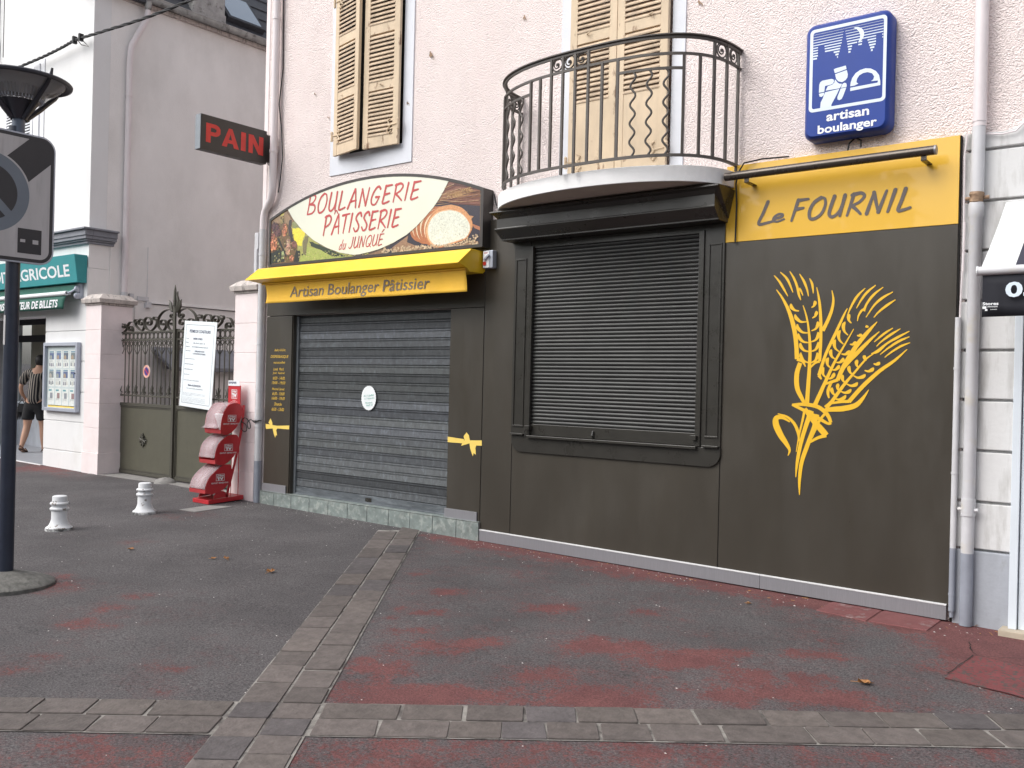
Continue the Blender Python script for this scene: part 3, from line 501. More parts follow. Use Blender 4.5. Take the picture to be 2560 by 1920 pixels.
ART_L=[((0.16, 0.09, 0.04), [(-8.637, 3.272), (-8.234, 3.377), (-8.124, 3.24), (-7.959, 3.101), (-7.775, 2.984), (-7.565, 2.89), (-7.35, 2.821), (-7.141, 2.775), (-7.14, 2.741), (-8.605, 2.753)]), ((0.3, 0.19, 0.1), [(-8.516, 3.292), (-8.28, 3.367), (-8.17, 3.245), (-8.123, 3.226), (-8.191, 3.18), (-8.31, 3.228), (-8.429, 3.223)]), ((0.55, 0.48, 0.1), [(-8.362, 3.352), (-8.303, 3.346), (-8.289, 3.3), (-8.348, 3.291)]), ((0.24, 0.26, 0.1), [(-8.157, 3.192), (-8.106, 3.224), (-8.017, 3.143), (-8.028, 3.129), (-8.137, 3.138)]), ((0.36, 0.36, 0.1), [(-8.048, 3.057), (-7.89, 3.059), (-7.731, 2.967), (-7.509, 2.85), (-7.151, 2.776), (-7.15, 2.745), (-8.037, 2.755)]), ((0.36, 0.42, 0.1), [(-8.014, 2.761), (-7.95, 2.867), (-7.907, 2.929), (-7.728, 2.887), (-7.508, 2.814), (-7.264, 2.77), (-7.264, 2.749)]), ((0.02, 0.035, 0.015), [(-7.853, 2.983), (-7.73, 2.945), (-7.51, 2.861), (-7.296, 2.796), (-7.213, 2.773), (-7.454, 2.79), (-7.639, 2.859), (-7.818, 2.93)]), ((0.17, 0.15, 0.07), [(-7.96, 2.97), (-7.917, 3.039), (-7.855, 3.034), (-7.885, 2.935), (-7.898, 2.827), (-7.949, 2.845)]), ((0.8, 0.68, 0.05), [(-8.144, 3.146), (-8.085, 3.134), (-8.04, 3.145), (-7.912, 3.068), (-7.955, 3.013), (-7.97, 2.941), (-8.021, 2.938), (-8.092, 3.002), (-8.135, 3.079)]), ((0.02, 0.025, 0.02), [(-8.549, 2.886), (-8.417, 2.914), (-8.37, 2.933), (-8.297, 2.883), (-8.258, 2.784), (-8.533, 2.771)]), ((0.02, 0.02, 0.015), [(-8.065, 2.893), (-8.008, 2.896), (-7.99, 2.862), (-8.015, 2.768), (-8.106, 2.767), (-8.086, 2.854)]), ((0.02, 0.02, 0.015), [(-8.393, 3.055), (-8.369, 3.053), (-8.214, 2.848), (-8.248, 2.835), (-8.386, 3.024)]), ((0.03, 0.02, 0.02), [(-8.193, 3.232), (-8.147, 3.242), (-8.167, 3.141), (-8.115, 3.004), (-8.161, 3.0), (-8.213, 3.145)])]
GRAPES=[((-8.452, 3.18), 0.068, 0.043, 30, (0.1, 0.035, 0.04)), ((-8.389, 3.115), 0.052, 0.037, 22, (0.14, 0.05, 0.05)), ((-8.271, 3.135), 0.034, 0.059, 30, (0.62, 0.22, 0.1)), ((-8.484, 3.085), 0.037, 0.037, 16, (0.35, 0.13, 0.09)), ((-8.456, 2.992), 0.046, 0.074, 46, (0.62, 0.24, 0.12)), ((-8.205, 2.936), 0.034, 0.081, 34, (0.5, 0.3, 0.2)), ((-8.102, 2.958), 0.037, 0.037, 18, (0.22, 0.09, 0.06)), ((-8.143, 2.814), 0.026, 0.025, 10, (0.6, 0.24, 0.14)), ((-8.556, 3.06), 0.026, 0.056, 14, (0.35, 0.36, 0.12)), ((-8.323, 3.251), 0.037, 0.037, 12, (0.3, 0.22, 0.08)), ((-8.583, 2.812), 0.019, 0.037, 8, (0.5, 0.52, 0.25)), ((-8.291, 2.861), 0.019, 0.037, 8, (0.4, 0.42, 0.2))]
ART_R=[((0.035, 0.03, 0.045), [(-7.048, 2.742), (-6.753, 2.79), (-6.38, 2.935), (-6.114, 3.094), (-5.961, 3.233), (-5.854, 3.4), (-5.46, 3.285), (-5.448, 2.76), (-7.049, 2.749)]), ((0.22, 0.09, 0.06), [(-5.969, 3.215), (-5.854, 3.393), (-5.46, 3.285), (-5.455, 3.118), (-5.686, 3.154), (-5.831, 3.194)]), ((0.3, 0.14, 0.07), [(-5.953, 3.245), (-5.86, 3.305), (-5.69, 3.286), (-5.46, 3.261), (-5.458, 3.205), (-5.772, 3.207), (-5.961, 3.22)]), ((0.42, 0.24, 0.1), [(-5.798, 3.248), (-5.732, 3.278), (-5.574, 3.286), (-5.492, 3.252), (-5.606, 3.233), (-5.772, 3.22)]), ((0.4, 0.16, 0.08), [(-5.556, 2.967), (-5.449, 2.926), (-5.448, 2.892), (-5.514, 2.92)]), ((0.5, 0.26, 0.12), [(-5.6, 3.045), (-5.525, 3.029), (-5.565, 2.999)]), ((0.24, 0.15, 0.09), [(-7.049, 2.755), (-6.851, 2.783), (-6.706, 2.813), (-6.656, 2.743), (-7.048, 2.738)]), ((0.3, 0.18, 0.11), [(-6.582, 2.818), (-6.471, 2.869), (-6.362, 2.92), (-6.378, 2.856), (-6.194, 2.79), (-6.016, 2.764), (-5.47, 2.798), (-5.452, 2.76), (-6.561, 2.763)]), ((0.42, 0.15, 0.06), [(-6.074, 3.184), (-5.958, 3.149), (-5.872, 3.082), (-5.828, 3.014), (-5.83, 2.956), (-5.874, 2.901), (-5.949, 2.883), (-6.087, 2.859), (-6.204, 2.844), (-6.293, 2.881), (-6.344, 2.958), (-6.351, 3.043), (-6.309, 3.118), (-6.215, 3.175)]), ((0.72, 0.6, 0.42), [(-6.066, 3.164), (-5.961, 3.132), (-5.883, 3.072), (-5.844, 3.01), (-5.846, 2.958), (-5.885, 2.909), (-5.953, 2.893), (-6.077, 2.871), (-6.182, 2.858), (-6.262, 2.891), (-6.307, 2.96), (-6.313, 3.036), (-6.276, 3.104), (-6.192, 3.155)]), ((0.42, 0.15, 0.06), [(-6.012, 3.168), (-5.892, 3.132), (-5.805, 3.063), (-5.76, 2.994), (-5.762, 2.935), (-5.807, 2.879), (-5.884, 2.862), (-6.025, 2.837), (-6.145, 2.821), (-6.236, 2.859), (-6.288, 2.937), (-6.295, 3.024), (-6.253, 3.1), (-6.156, 3.158)]), ((0.72, 0.6, 0.42), [(-6.003, 3.148), (-5.896, 3.116), (-5.817, 3.055), (-5.777, 2.992), (-5.778, 2.939), (-5.819, 2.889), (-5.888, 2.873), (-6.015, 2.85), (-6.123, 2.837), (-6.205, 2.871), (-6.251, 2.941), (-6.258, 3.019), (-6.219, 3.087), (-6.133, 3.139)]), ((0.42, 0.15, 0.06), [(-5.951, 3.164), (-5.828, 3.127), (-5.739, 3.058), (-5.693, 2.987), (-5.695, 2.927), (-5.741, 2.87), (-5.82, 2.852), (-5.964, 2.827), (-6.087, 2.812), (-6.181, 2.85), (-6.234, 2.929), (-6.241, 3.018), (-6.197, 3.095), (-6.099, 3.154)]), ((0.72, 0.6, 0.42), [(-5.942, 3.144), (-5.832, 3.111), (-5.751, 3.049), (-5.71, 2.985), (-5.712, 2.931), (-5.753, 2.88), (-5.824, 2.864), (-5.954, 2.841), (-6.065, 2.828), (-6.149, 2.862), (-6.196, 2.933), (-6.203, 3.013), (-6.163, 3.082), (-6.075, 3.135)]), ((0.42, 0.15, 0.06), [(-5.889, 3.147), (-5.764, 3.11), (-5.673, 3.039), (-5.626, 2.968), (-5.628, 2.907), (-5.675, 2.849), (-5.755, 2.831), (-5.903, 2.805), (-6.029, 2.789), (-6.125, 2.828), (-6.18, 2.909), (-6.187, 2.998), (-6.142, 3.077), (-6.041, 3.137)]), ((0.72, 0.6, 0.42), [(-5.881, 3.129), (-5.769, 3.095), (-5.686, 3.032), (-5.644, 2.967), (-5.646, 2.912), (-5.688, 2.86), (-5.761, 2.844), (-5.894, 2.821), (-6.007, 2.807), (-6.092, 2.842), (-6.141, 2.914), (-6.148, 2.995), (-6.107, 3.065), (-6.017, 3.119)]), ((0.62, 0.3, 0.13), [(-5.809, 3.165), (-5.682, 3.126), (-5.588, 3.052), (-5.541, 2.976), (-5.543, 2.912), (-5.59, 2.851), (-5.673, 2.832), (-5.823, 2.804), (-5.952, 2.787), (-6.049, 2.828), (-6.105, 2.913), (-6.113, 3.007), (-6.067, 3.09), (-5.964, 3.154)]), ((0.5, 0.19, 0.08), [(-5.829, 3.131), (-5.701, 3.093), (-5.607, 3.021), (-5.56, 2.948), (-5.562, 2.886), (-5.609, 2.828), (-5.692, 2.809), (-5.843, 2.783), (-5.972, 2.767), (-6.07, 2.806), (-6.125, 2.888), (-6.133, 2.979), (-6.087, 3.059), (-5.983, 3.12)]), ((0.72, 0.42, 0.22), [(-5.824, 3.126), (-5.7, 3.089), (-5.609, 3.02), (-5.563, 2.95), (-5.565, 2.891), (-5.611, 2.835), (-5.691, 2.817), (-5.838, 2.792), (-5.963, 2.777), (-6.057, 2.815), (-6.111, 2.893), (-6.118, 2.981), (-6.074, 3.057), (-5.974, 3.116)]), ((0.7, 0.72, 0.62), [(-5.819, 3.114), (-5.701, 3.08), (-5.615, 3.016), (-5.571, 2.95), (-5.573, 2.894), (-5.617, 2.842), (-5.693, 2.825), (-5.832, 2.802), (-5.95, 2.788), (-6.04, 2.823), (-6.091, 2.897), (-6.098, 2.979), (-6.055, 3.051), (-5.961, 3.105)])]
STREAK=[[(-5.936, 3.269), (-5.691, 3.305)], [(-5.92, 3.299), (-5.759, 3.332)], [(-5.944, 3.238), (-5.807, 3.242)], [(-5.952, 3.22), (-5.687, 3.179), (-5.465, 3.169)], [(-5.857, 3.216), (-5.605, 3.214), (-5.462, 3.218)], [(-5.827, 3.352), (-5.608, 3.315)], [(-5.771, 3.175), (-5.464, 3.131)], [(-5.895, 3.328), (-5.776, 3.353)], [(-5.794, 3.361), (-5.525, 3.28)], [(-5.672, 3.24), (-5.463, 3.252)], [(-5.856, 3.197), (-5.703, 3.153)]]
WEDGE=[(-8.24, 3.377), (-8.124, 3.24), (-7.959, 3.101), (-7.775, 2.984), (-7.565, 2.89), (-7.35, 2.821), (-7.141, 2.784), (-7.05, 2.784), (-6.9, 2.797), (-6.754, 2.817), (-6.565, 2.863), (-6.38, 2.928), (-6.246, 3.002), (-6.132, 3.083), (-6.029, 3.163), (-5.961, 3.233), (-5.895, 3.315), (-5.85, 3.383)]
BALU = [(.012,3.15,4.06),(.052,3.15,4.06),(.097,3.12,4.06),(.137,3.19,3.94),(.178,3.19,3.94)] + [(s,3.19,3.94) for s in (.342,.379,.581,.626,.795,.837)] + [(.419,3.19,4.06),(.458,3.13,4.06),(.498,3.13,4.06),(.539,3.19,4.06),(.879,3.19,4.06),(.927,3.19,4.06),(.986,3.15,4.06)]
WAVY = [(.178,.342,3),(.626,.795,3)]
ROSE = [(.012,.052),(.052,.097),(.419,.458),(.458,.498),(.498,.539),(.879,.927),(.927,.986)]
HOT = [(-5.718, -3.343, 0.16), (-5.515, -3.661, 0.2), (-5.919, -3.082, 0.18), (-4.764, -3.318, 0.16), (-4.436, -3.798, 0.12), (-4.115, -4.015, 0.13), (-5.013, -4.299, 0.22), (-5.114, -4.135, 0.15), (-7.628, -2.108, 0.25), (-6.903, -3.186, 0.25), (-7.414, -0.332, 0.01), (-2.848, -1.904, 0.3), (-2.831, -2.547, 0.25), (-2.448, -1.861, 0.3), (-2.286, -1.611, 0.2), (-1.964, -1.842, 0.3), (-3.063, -1.131, 0.15), (-1.772, -1.723, 0.2), (-2.434, -2.605, 0.3), (-1.949, -2.187, 0.2), (-1.881, -1.256, 0.2), (-3.581, -1.438, 0.2), (-1.753, -1.932, 0.2), (-1.538, -1.874, 0.2), (-3.908, -2.438, 0.15), (-3.547, -2.602, 0.25), (-3.482, -2.372, 0.2), (-3.573, -3.046, 0.25), (-3.39, -3.346, 0.3), (-3.18, -3.249, 0.3), (-3.029, -3.077, 0.2), (-4.421, -1.606, 0.15), (-4.131, -2.08, 0.15)]
# ================================================================== GROUND
def build_ground():
    vs = []; fs = []; paint = []
    xs = [-14.5 + .125*i for i in range(int(17.5/.125)+1)]; ys = [-6.25 + .125*i for i in range(int(7.5/.125)+1)]
    nx, ny = len(xs), len(ys)
    def bias(x, y):
        u = .787*x + .617*y; v = -.617*x + .787*y
        b = .26
        def S(e0, e1, t): t = max(0, min(1, (t-e0)/(e1-e0))); return t*t*(3-2*t)
        # well worn almost everywhere left of the paver band, better kept on the right and in the foreground
        right = S(-5.1, -4.7, u)
        b += right * (.128 + .03*S(.9, -.6, v))
        fore = S(-1.05, -1.15, v); b = b*(1-fore) + fore*(.505 - .05*S(-3.6, -2.4, u))
        b += .25 * S(-.50, -.05, y) * S(-6.4, -5.6, x) * (1-fore)          # along the wall foot
        b += .16 * S(-.8, -.3, y) * S(-2.6, -1.6, x)
        b += .30 * S(-1.6, -1.0, x) * S(-1.4, -.5, y)
        b += .28 * S(.42, .1, math.hypot(x+6.55, y+3.35))                      # round the pole base
        b += .13 * S(.75, .1, math.hypot(x+8.55, y+1.05))
        b += .10 * S(.9, .1, math.hypot(x+5.3, y+3.9)) + .12 * S(.7, .1, math.hypot(x+4.35, y+3.75)) + .10*S(.9, .1, math.hypot(x+5.6, y+3.2))
        b += .10 * S(.10, .0, abs(u+4.80)) * S(-.9, 0, v) * (1-fore)
        b += .19 * max([0] + [S(1.0, .2, math.hypot((u-(.787*h[0]+.617*h[1]))/(h[2]*1.5), (v-(-.617*h[0]+.787*h[1]))/(h[2]*.9))) for h in HOT if abs(h[0]-x) < 1 and abs(h[1]-y) < 1])
        b += .20 * S(-14.2, -13.6, x) * S(-11.5, -12.3, x) * S(-.9, -.2, y) * .9
        b += .20 * S(-12.9, -13.6, x) * S(-1.6, -.5, y)
        b += .10 * S(.25, 0, abs(v+.64)) * S(-4.9, -4.4, u) * S(-3.0, -3.8, u)
        return b
    for y in ys:
        for x in xs: vs.append((x, y, gz(x, y))); paint.append(bias(x, y))
    fs = [(j*nx+i, j*nx+i+1, (j+1)*nx+i+1, (j+1)*nx+i) for j in range(ny-1) for i in range(nx-1)]
    # the sheet runs on to the horizon as four big skirts sharing its border
    x0, x1, y0, y1 = xs[0], xs[-1], ys[0], ys[-1]; Bx = 150
    b = len(vs)
    for x, y in ((x0-Bx, y0-Bx), (x1+Bx, y0-Bx), (x1+Bx, y1+Bx), (x0-Bx, y1+Bx)): vs.append((x, y, gz(x, y))); paint.append(.2)
    fs += [tuple([b, b+1] + [i for i in range(nx-1, -1, -1)]),
           tuple([b+1, b+2] + [j*nx+nx-1 for j in range(ny-1, -1, -1)]),
           tuple([b+2, b+3] + [(ny-1)*nx+i for i in range(nx)]),
           tuple([b+3, b] + [j*nx for j in range(ny)])]
    me = bpy.data.meshes.new('ground'); me.from_pydata(vs, [], fs); me.update()
    at = me.attributes.new('paint', 'FLOAT', 'POINT')
    for i, p in enumerate(paint): at.data[i].value = p
    me.materials.append(M['ground'])
    o = bpy.data.objects.new('ground', me); scene.collection.objects.link(o); tag(o, kind='structure')
build_ground()
def UVp(u, v, dz): # paver frame (u along the street band, v along the cross band)
    x, y = .787*u - .617*v, .617*u + .787*v
    return (x, y, gz(x, y) + dz)
def paver_col():
    k = random.uniform(.78, 1.14); t = random.random()
    b = (.118, .100, .093) if t < .6 else ((.094, .083, .084) if t < .82 else (.124, .105, .096))
    return tuple(c*k for c in b)
def stone_row(mb, along_u, a, b, joints):
    a += .002; b -= .006
    for j0, j1 in zip(joints[:-1], joints[1:]):
        g = random.uniform(.002, .005) if random.random() < .5 else random.uniform(.005, .010)
        e = lambda: random.uniform(-.006, .006)
        k = .007
        c = [(j0+g+e(), a+.004+e()*.5), (j1-g+e(), a+.004+e()*.5), (j1-g+e(), b-.004+e()*.5), (j0+g+e(), b-.004+e()*.5)]
        pts = []
        for i in range(4):
            p, q, r = c[i-1], c[i], c[(i+1) % 4]
            for o, w_ in ((p, 1), (r, 1)):
                d = math.hypot(o[0]-q[0], o[1]-q[1]); kk = k*random.uniform(.4, 1)
                pts.append((q[0]+(o[0]-q[0])/d*kk, q[1]+(o[1]-q[1])/d*kk))
        P = [(p if along_u else (p[1], p[0])) for p in pts]
        cx = sum(p[0] for p in P)/8; cy = sum(p[1] for p in P)/8
        dz = random.uniform(.0, .0045); col = paver_col()
        top = [UVp(cx+(p[0]-cx)*.985, cy+(p[1]-cy)*.985, .0085+dz) for p in P]; rim = [UVp(*p, .0062+dz) for p in P]; bot = [UVp(*p, .001) for p in P]
        mb.poly(top, col)
        mb.add(rim+top, [(i, (i+1) % 8, 8+(i+1) % 8, 8+i) for i in range(8)], col)
        mb.add(bot+rim, [(i, (i+1) % 8, 8+(i+1) % 8, 8+i) for i in range(8)], col)
mo = MB()
def sheet(mb, u0, u1, v0, v1, dz, n=12):
    for i in range(n):
        for (a0, a1, b0, b1) in [(u0+(u1-u0)*i/n, u0+(u1-u0)*(i+1)/n, v0, v1)] if abs(u1-u0) > abs(v1-v0) else [(u0, u1, v0+(v1-v0)*i/n, v0+(v1-v0)*(i+1)/n)]:
            mb.poly([UVp(a0, b0, dz), UVp(a1, b0, dz), UVp(a1, b1, dz), UVp(a0, b1, dz)])
sheet(mo, -9.5, 4, -1.108, -.716, .004)
sheet(mo, -5.29, -4.882, -.7155, 3.80, .004); sheet(mo, -5.29, -4.882, -3.4, -1.1085, .004)
tag(mo.build('mortar_bed', M['mortar']), kind='structure')
ps = MB()
def joints(lo, hi, known):
    J = sorted(known)
    while J[0] > lo: J.insert(0, J[0] - random.uniform(.24, .34))
    while J[-1] < hi: J.append(J[-1] + random.uniform(.24, .36))
    return J
stone_row(ps, True, -.913, -.719, joints(-9, -5.30, [-6.193, -5.946, -5.668, -5.300])[:]) 
stone_row(ps, True, -1.106, -.913, joints(-9, -5.30, [-6.13, -5.846, -5.591, -5.300]))
stone_row(ps, True, -.913, -.719, joints(-4.87, 3.5, [-4.875, -4.497, -4.207, -3.918, -3.678, -3.403, -3.129, -2.803, -2.521, -2.25, -1.979, -1.729]))
stone_row(ps, True, -1.106, -.913, joints(-4.87, 3.5, [-4.875, -4.578, -4.263, -4.026, -3.829, -3.587, -3.361, -3.039, -2.648, -2.391, -2.144, -1.824]))
stone_row(ps, False, -5.287, -5.085, joints(-3.3, 3.7, [3.70, 3.307, 2.909, 2.529, 2.249, 1.928, 1.591, 1.279, 1.006, .744, .5, .265, .029, -.194, -.454, -.739, -.923, -1.131, -1.363]))
stone_row(ps, False, -5.085, -4.884, joints(-3.3, 3.7, [3.66, 3.359, 3.039, 2.743, 2.466, 2.12, 1.745, 1.419, 1.147, .875, .586, .387, .163, -.059, -.268, -.525, -.736, -.928, -1.115, -1.303]))
tag(ps.build('paving_band', M['stone'], smooth=30), kind='structure')
def gpoly(mb, pts, dz, col=None, th=None):
    top = [(x, y, gz(x, y)+dz) for x, y in pts]
    if th is None: return mb.poly(top, col)
    bot = [(x, y, gz(x, y)+dz-th) for x, y in pts]; n = len(pts)
    return mb.add(bot+top, [tuple(range(n, 2*n))] + [(i, (i+1) % n, n+(i+1) % n, n+i) for i in range(n)], col)
m_ = MB(); gpoly(m_, [(-2.21, -.30), (-1.865, -.345), (-1.865, -.002), (-2.20, -.002)], .005, th=.02); gpoly(m_, [(-1.850, -.345), (-1.50, -.32), (-1.49, -.002), (-1.850, -.002)], .007, th=.02)
tag(m_.build('painted_slab', M['redslab'], bevel=.004), kind='structure')
m_ = MB(); gpoly(m_, [(-8.95, -.53), (-8.925, -.90), (-8.67, -.88), (-8.69, -.40)], .006, th=.01)
tag(m_.build('concrete_patch', M['pale_concrete']), kind='structure')
m_ = MB(); gpoly(m_, [(-12.55, -.06), (-12.5, -.02), (-12.35, .38), (-9.3, .34), (-9.3, .12), (-10.2, .10), (-10.9, .14), (-11.6, .03), (-12.2, .0)], .006, th=.012)
tag(m_.build('threshold_strip', M['pale_concrete']), kind='structure')
# cover plate, cracks
m_ = MB(); gpoly(m_, [(-1.15, -.67), (-1.19, -1.20), (-.20, -1.33), (-.18, -.80)], .006, th=.01)
o = m_.build('access_cover', M['redcover'], origin=(-.7, -1, 0)); tag(o, 'worn red painted access cover sunk in the pavement near the right edge', 'cover plate')
m_ = MB()
for pts in ([(-1.235, -.40), (-1.215, -.50), (-1.15, -.67)], [(-1.145, -.665), (-.18, -.79)], [(-1.16, -.67), (-1.20, -1.20)], [(-1.20, -1.205), (-.6, -1.285), (-.2, -1.335)], [(-1.15, -.67), (-.9, -.55), (-.6, -.56)]):
    pp = []
    for (a0, b0), (a1, b1) in zip(pts[:-1], pts[1:]):
        pp += [(a0+(a1-a0)*k/6+random.uniform(-.006, .006), b0+(b1-b0)*k/6+random.uniform(-.006, .006), random.uniform(.002, .008)) for k in range(6)]
    m_.strip(pp, lambda a, b: (a, b, gz(a, b)+.0075))
for k in range(7):      # hairline cracks in the asphalt
    a0, b0 = random.uniform(-7.5, -1.6), random.uniform(-3.2, -.6); an = random.uniform(0, 6.28); pp = []
    for j in range(14):
        pp.append((a0, b0, random.uniform(.001, .0028))); an += random.gauss(0, .35); a0 += .055*math.cos(an); b0 += .055*math.sin(an)
    if not any(-5.4 < .787*p[0]+.617*p[1] < -4.8 or -1.2 < -.617*p[0]+.787*p[1] < -.65 for p in pp): m_.strip(pp, lambda a, b: (a, b, gz(a, b)+.002))
tag(m_.build('pavement_crack', M['gap']), kind='structure')
# ================================================================== BAKERY BUILDING
bk = thing('bakery_building', 'pink roughcast bakery with brown clad shopfront, closed shutters and curved balcony', 'building', (-5, 0, 0))
PW = .04
m_ = MB()
def wall_with_holes(mb, x0, x1, z0, z1, y, th, holes):
    xs = sorted({x0, x1} | {h[0] for h in holes} | {h[1] for h in holes}); zs = sorted({z0, z1} | {h[2] for h in holes} | {h[3] for h in holes})
    for a, b in zip(xs[:-1], xs[1:]):
        for c, d in zip(zs[:-1], zs[1:]):
            if any(a >= h[0]-1e-6 and b <= h[1]+1e-6 and c >= h[2]-1e-6 and d <= h[3]+1e-6 for h in holes): continue
            mb.poly([(a, y, c), (b, y, c), (b, y, d), (a, y, d)])
    for h in holes:
        for q in ([(h[0], y, h[2]), (h[0], y+th, h[2]), (h[0], y+th, h[3]), (h[0], y, h[3])], [(h[1], y, h[2]), (h[1], y, h[3]), (h[1], y+th, h[3]), (h[1], y+th, h[2])],
                  [(h[0], y, h[2]), (h[1], y, h[2]), (h[1], y+th, h[2]), (h[0], y+th, h[2])], [(h[0], y, h[3]), (h[0], y+th, h[3]), (h[1], y+th, h[3]), (h[1], y, h[3])]): mb.poly(q)
W1 = (-7.585, -6.61, 3.885, 6.3); W2 = (-4.56, -3.59, 3.2, 6.0); DR = (-8.237, -5.87, .2, 2.2); DW = (-4.95, -3.22, 1.0, 2.8)
wall_with_holes(m_, -8.86, -1.40, -.2, 9.0, PW, .22, [W1, W2, DR, DW])
m_.poly([(-8.86, PW, -.2), (-8.86, PW, 9), (-8.86, 12, 9), (-8.86, 12, -.2)]); m_.poly([(-8.86, PW, 9), (-1.4, PW, 9), (-1.4, 12, 9), (-8.86, 12, 9)]); m_.poly([(-8.86, 12, 9), (-1.4, 12, 9), (-1.4, 12, -.2), (-8.86, 12, -.2)])
m_.poly([(-8.3, .27, -.2), (-1.5, .27, -.2), (-1.5, .27, 6.5), (-8.3, .27, 6.5)])
m_.build('wall', M['pink'], bk)
# corner strip, smooth pink
m_ = MB(); m_.box(-8.866, -8.80, PW-.006, PW+.2, 0, 9); m_.build('corner_trim', M['pink_pier'], bk)
# small rusty marks and cracks on the roughcast
m_ = MB()
for x, z, s in ((-6.25, 4.70, .035), (-6.55, 4.28, .02), (-7.98, 4.62, .012), (-7.75, 4.33, .014), (-5.10, 4.80, .02), (-4.78, 4.34, .018), (-3.36, 4.52, .022)):
    m_.disc((x, z), s*.6, s, PW-.012, n=9, wob=.5)
    m_.strip([(x-.3*s, z, .008), (x+s, z-.6*s, .008), (x+1.3*s, z-1.8*s, .004)], FY(PW-.012))
m_.build('wall_plug', M['rust'], bk)
# window surrounds
m_ = MB()
def frame_rect(mb, x0, x1, z0, z1, hx0, hx1, hz0, hz1, y0, y1):
    mb.box(x0, hx0, y0, y1, z0, z1); mb.box(hx1, x1, y0, y1, z0, z1)
    if hz0 > z0: mb.box(hx0, hx1, y0, y1, z0, hz0)
    if hz1 < z1: mb.box(hx0, hx1, y0, y1, hz1, z1)
frame_rect(m_, -7.70, -6.478, 3.685, 6.4, W1[0], W1[1], W1[2], 6.3, PW-.012, PW+.01)
m_.build('window_surround', M['surround'], bk)
m_ = MB(); frame_rect(m_, -4.675, -3.475, 3.19, 6.1, W2[0], W2[1], 3.19, 6.0, PW-.012, PW+.01)
m_.build('window_surround', M['surround'], bk)
def leaf(x_h, y_h, sgn, ang, width, z0, z1, sections, panel=None, mm='shutter'):
    """louvred leaf hinged at (x_h, y_h); runs sgn*width along x, opened outwards by ang"""
    ca, sa = math.cos(R(ang)), math.sin(R(ang))
    def mp(x, y, z): # x along leaf, y out of wall (negative = street)
        return (x_h + sgn*(x*ca) + sgn*0 + (y*sa*sgn), y_h - x*sa + y*ca, z)
    fr = MB(); sl_ = MB()
    def bx(mb, a, b, y0, y1, c, d): mb.hexa([mp(a, y0, c), mp(b, y0, c), mp(b, y1, c), mp(a, y1, c)], [mp(a, y0, d), mp(b, y0, d), mp(b, y1, d), mp(a, y1, d)])
    st_ = .072; T = .034
    bx(fr, 0, st_, -T, 0, z0, z1); bx(fr, width-st_, width, -T, 0, z0, z1)
    rails = [(z0, sections[0][0])] + [(a[1], b[0]) for a, b in zip(sections[:-1], sections[1:])] + [(sections[-1][1], z1)]
    for a, b in rails:
        if b-a > .004: bx(fr, st_, width-st_, -T+.003, -.003, a, b)
    if panel:
        bx(fr, st_, width-st_, -T+.014, -.006, panel[0], panel[1])
        bx(fr, st_+.045, width-st_-.045, -T+.006, -T+.0135, panel[0]+.05, panel[1]-.05)
    for a, b in sections:
        n = max(1, int(round((b-a)/.0425))); h = (b-a)/n
        for k in range(n):
            zc = a + h*(k+.5); w2 = random.uniform(-.002, .002); x0, x1 = st_-.004, width-st_+.004
            q = [(-T-.004, zc-.016+w2), (-T-.002, zc-.026+w2), (-.006, zc+.014+w2), (-.008, zc+.024+w2)]
            sl_.hexa([mp(x0, q[0][0], q[0][1]), mp(x1, q[0][0], q[0][1]), mp(x1, q[1][0], q[1][1]), mp(x0, q[1][0], q[1][1])],
                     [mp(x0, q[3][0], q[3][1]), mp(x1, q[3][0], q[3][1]), mp(x1, q[2][0], q[2][1]), mp(x0, q[2][0], q[2][1])])
    return fr, sl_, mp
def shutter(parent, *a, hinges=(), mats=('shutter', 'shutter_plain'), **k):
    fr, sl_, mp = leaf(*a, **k)
    f = fr.build('shutter', M[mats[0]], parent, bevel=.003)
    sl_.build('louvre_slats', M[mats[1]], f)
    if hinges:
        h = MB()
        for z in hinges:
            p = mp(-.012, -.045, z); h.tube([(p[0], p[1], z-.045), (p[0], p[1], z+.045)], .013, 8)
            h.tube([(p[0], p[1], z+.045), (p[0], p[1], z+.06)], [.016, .008], 8)
            for q in ([mp(0, -.036, z+.012), mp(.13, -.036, z+.004)], [mp(.10, -.038, z), mp(.14, -.038, z-.05), mp(.11, -.038, z-.08), mp(.085, -.038, z-.05)], [mp(.10, -.038, z), mp(.13, -.038, z+.05), mp(.10, -.038, z+.07)]):
                h.tube(q, .008, 6)
        h.build('shutter_hinge', M[mats[0]], f)
    return f
dk = MB(); dk.box(W1[0]-.0, W1[1], .20, .22, W1[2], W1[3]); 
dk.build('window_opening', M['gap'], bk)
secs1 = [(3.985, 4.446), (4.536, 5.02), (5.12, 5.60), (5.70, 6.15)]
shutter(bk, -7.575, -.002, 1, 11.0, .475, 3.868, 6.27, secs1, hinges=(4.07, 5.49))
shutter(bk, -6.617, -.002, -1, 4.3, .475, 3.868, 6.27, secs1, hinges=(4.06, 5.49))
h = MB()
for x, z in ((-6.87, 4.50), (-7.45, 4.49)):
    h.tube([(x, -.05, z), (x+.03, -.07, z-.005), (x+.05, -.06, z-.02)], .006, 6)
h.build('shutter_catch', M['shutter'], bk)
secs2 = [(3.905, 4.405), (4.500, 5.05), (5.14, 5.7)]
shutter(bk, -4.550, .012, 1, 0, .468, 3.215, 5.95, secs2, panel=(3.27, 3.85), hinges=(3.40,))
shutter(bk, -3.603, .012, -1, 0, .474, 3.215, 5.95, secs2, panel=(3.27, 3.85), hinges=(3.40,))
h = MB()
for x, z in ((-4.38, 4.47), (-3.78, 4.50)): h.tube([(x, -.02, z+.01), (x+.02, -.045, z), (x+.045, -.04, z+.012)], .006, 6)
h.build('shutter_catch', M['shutter'], bk)
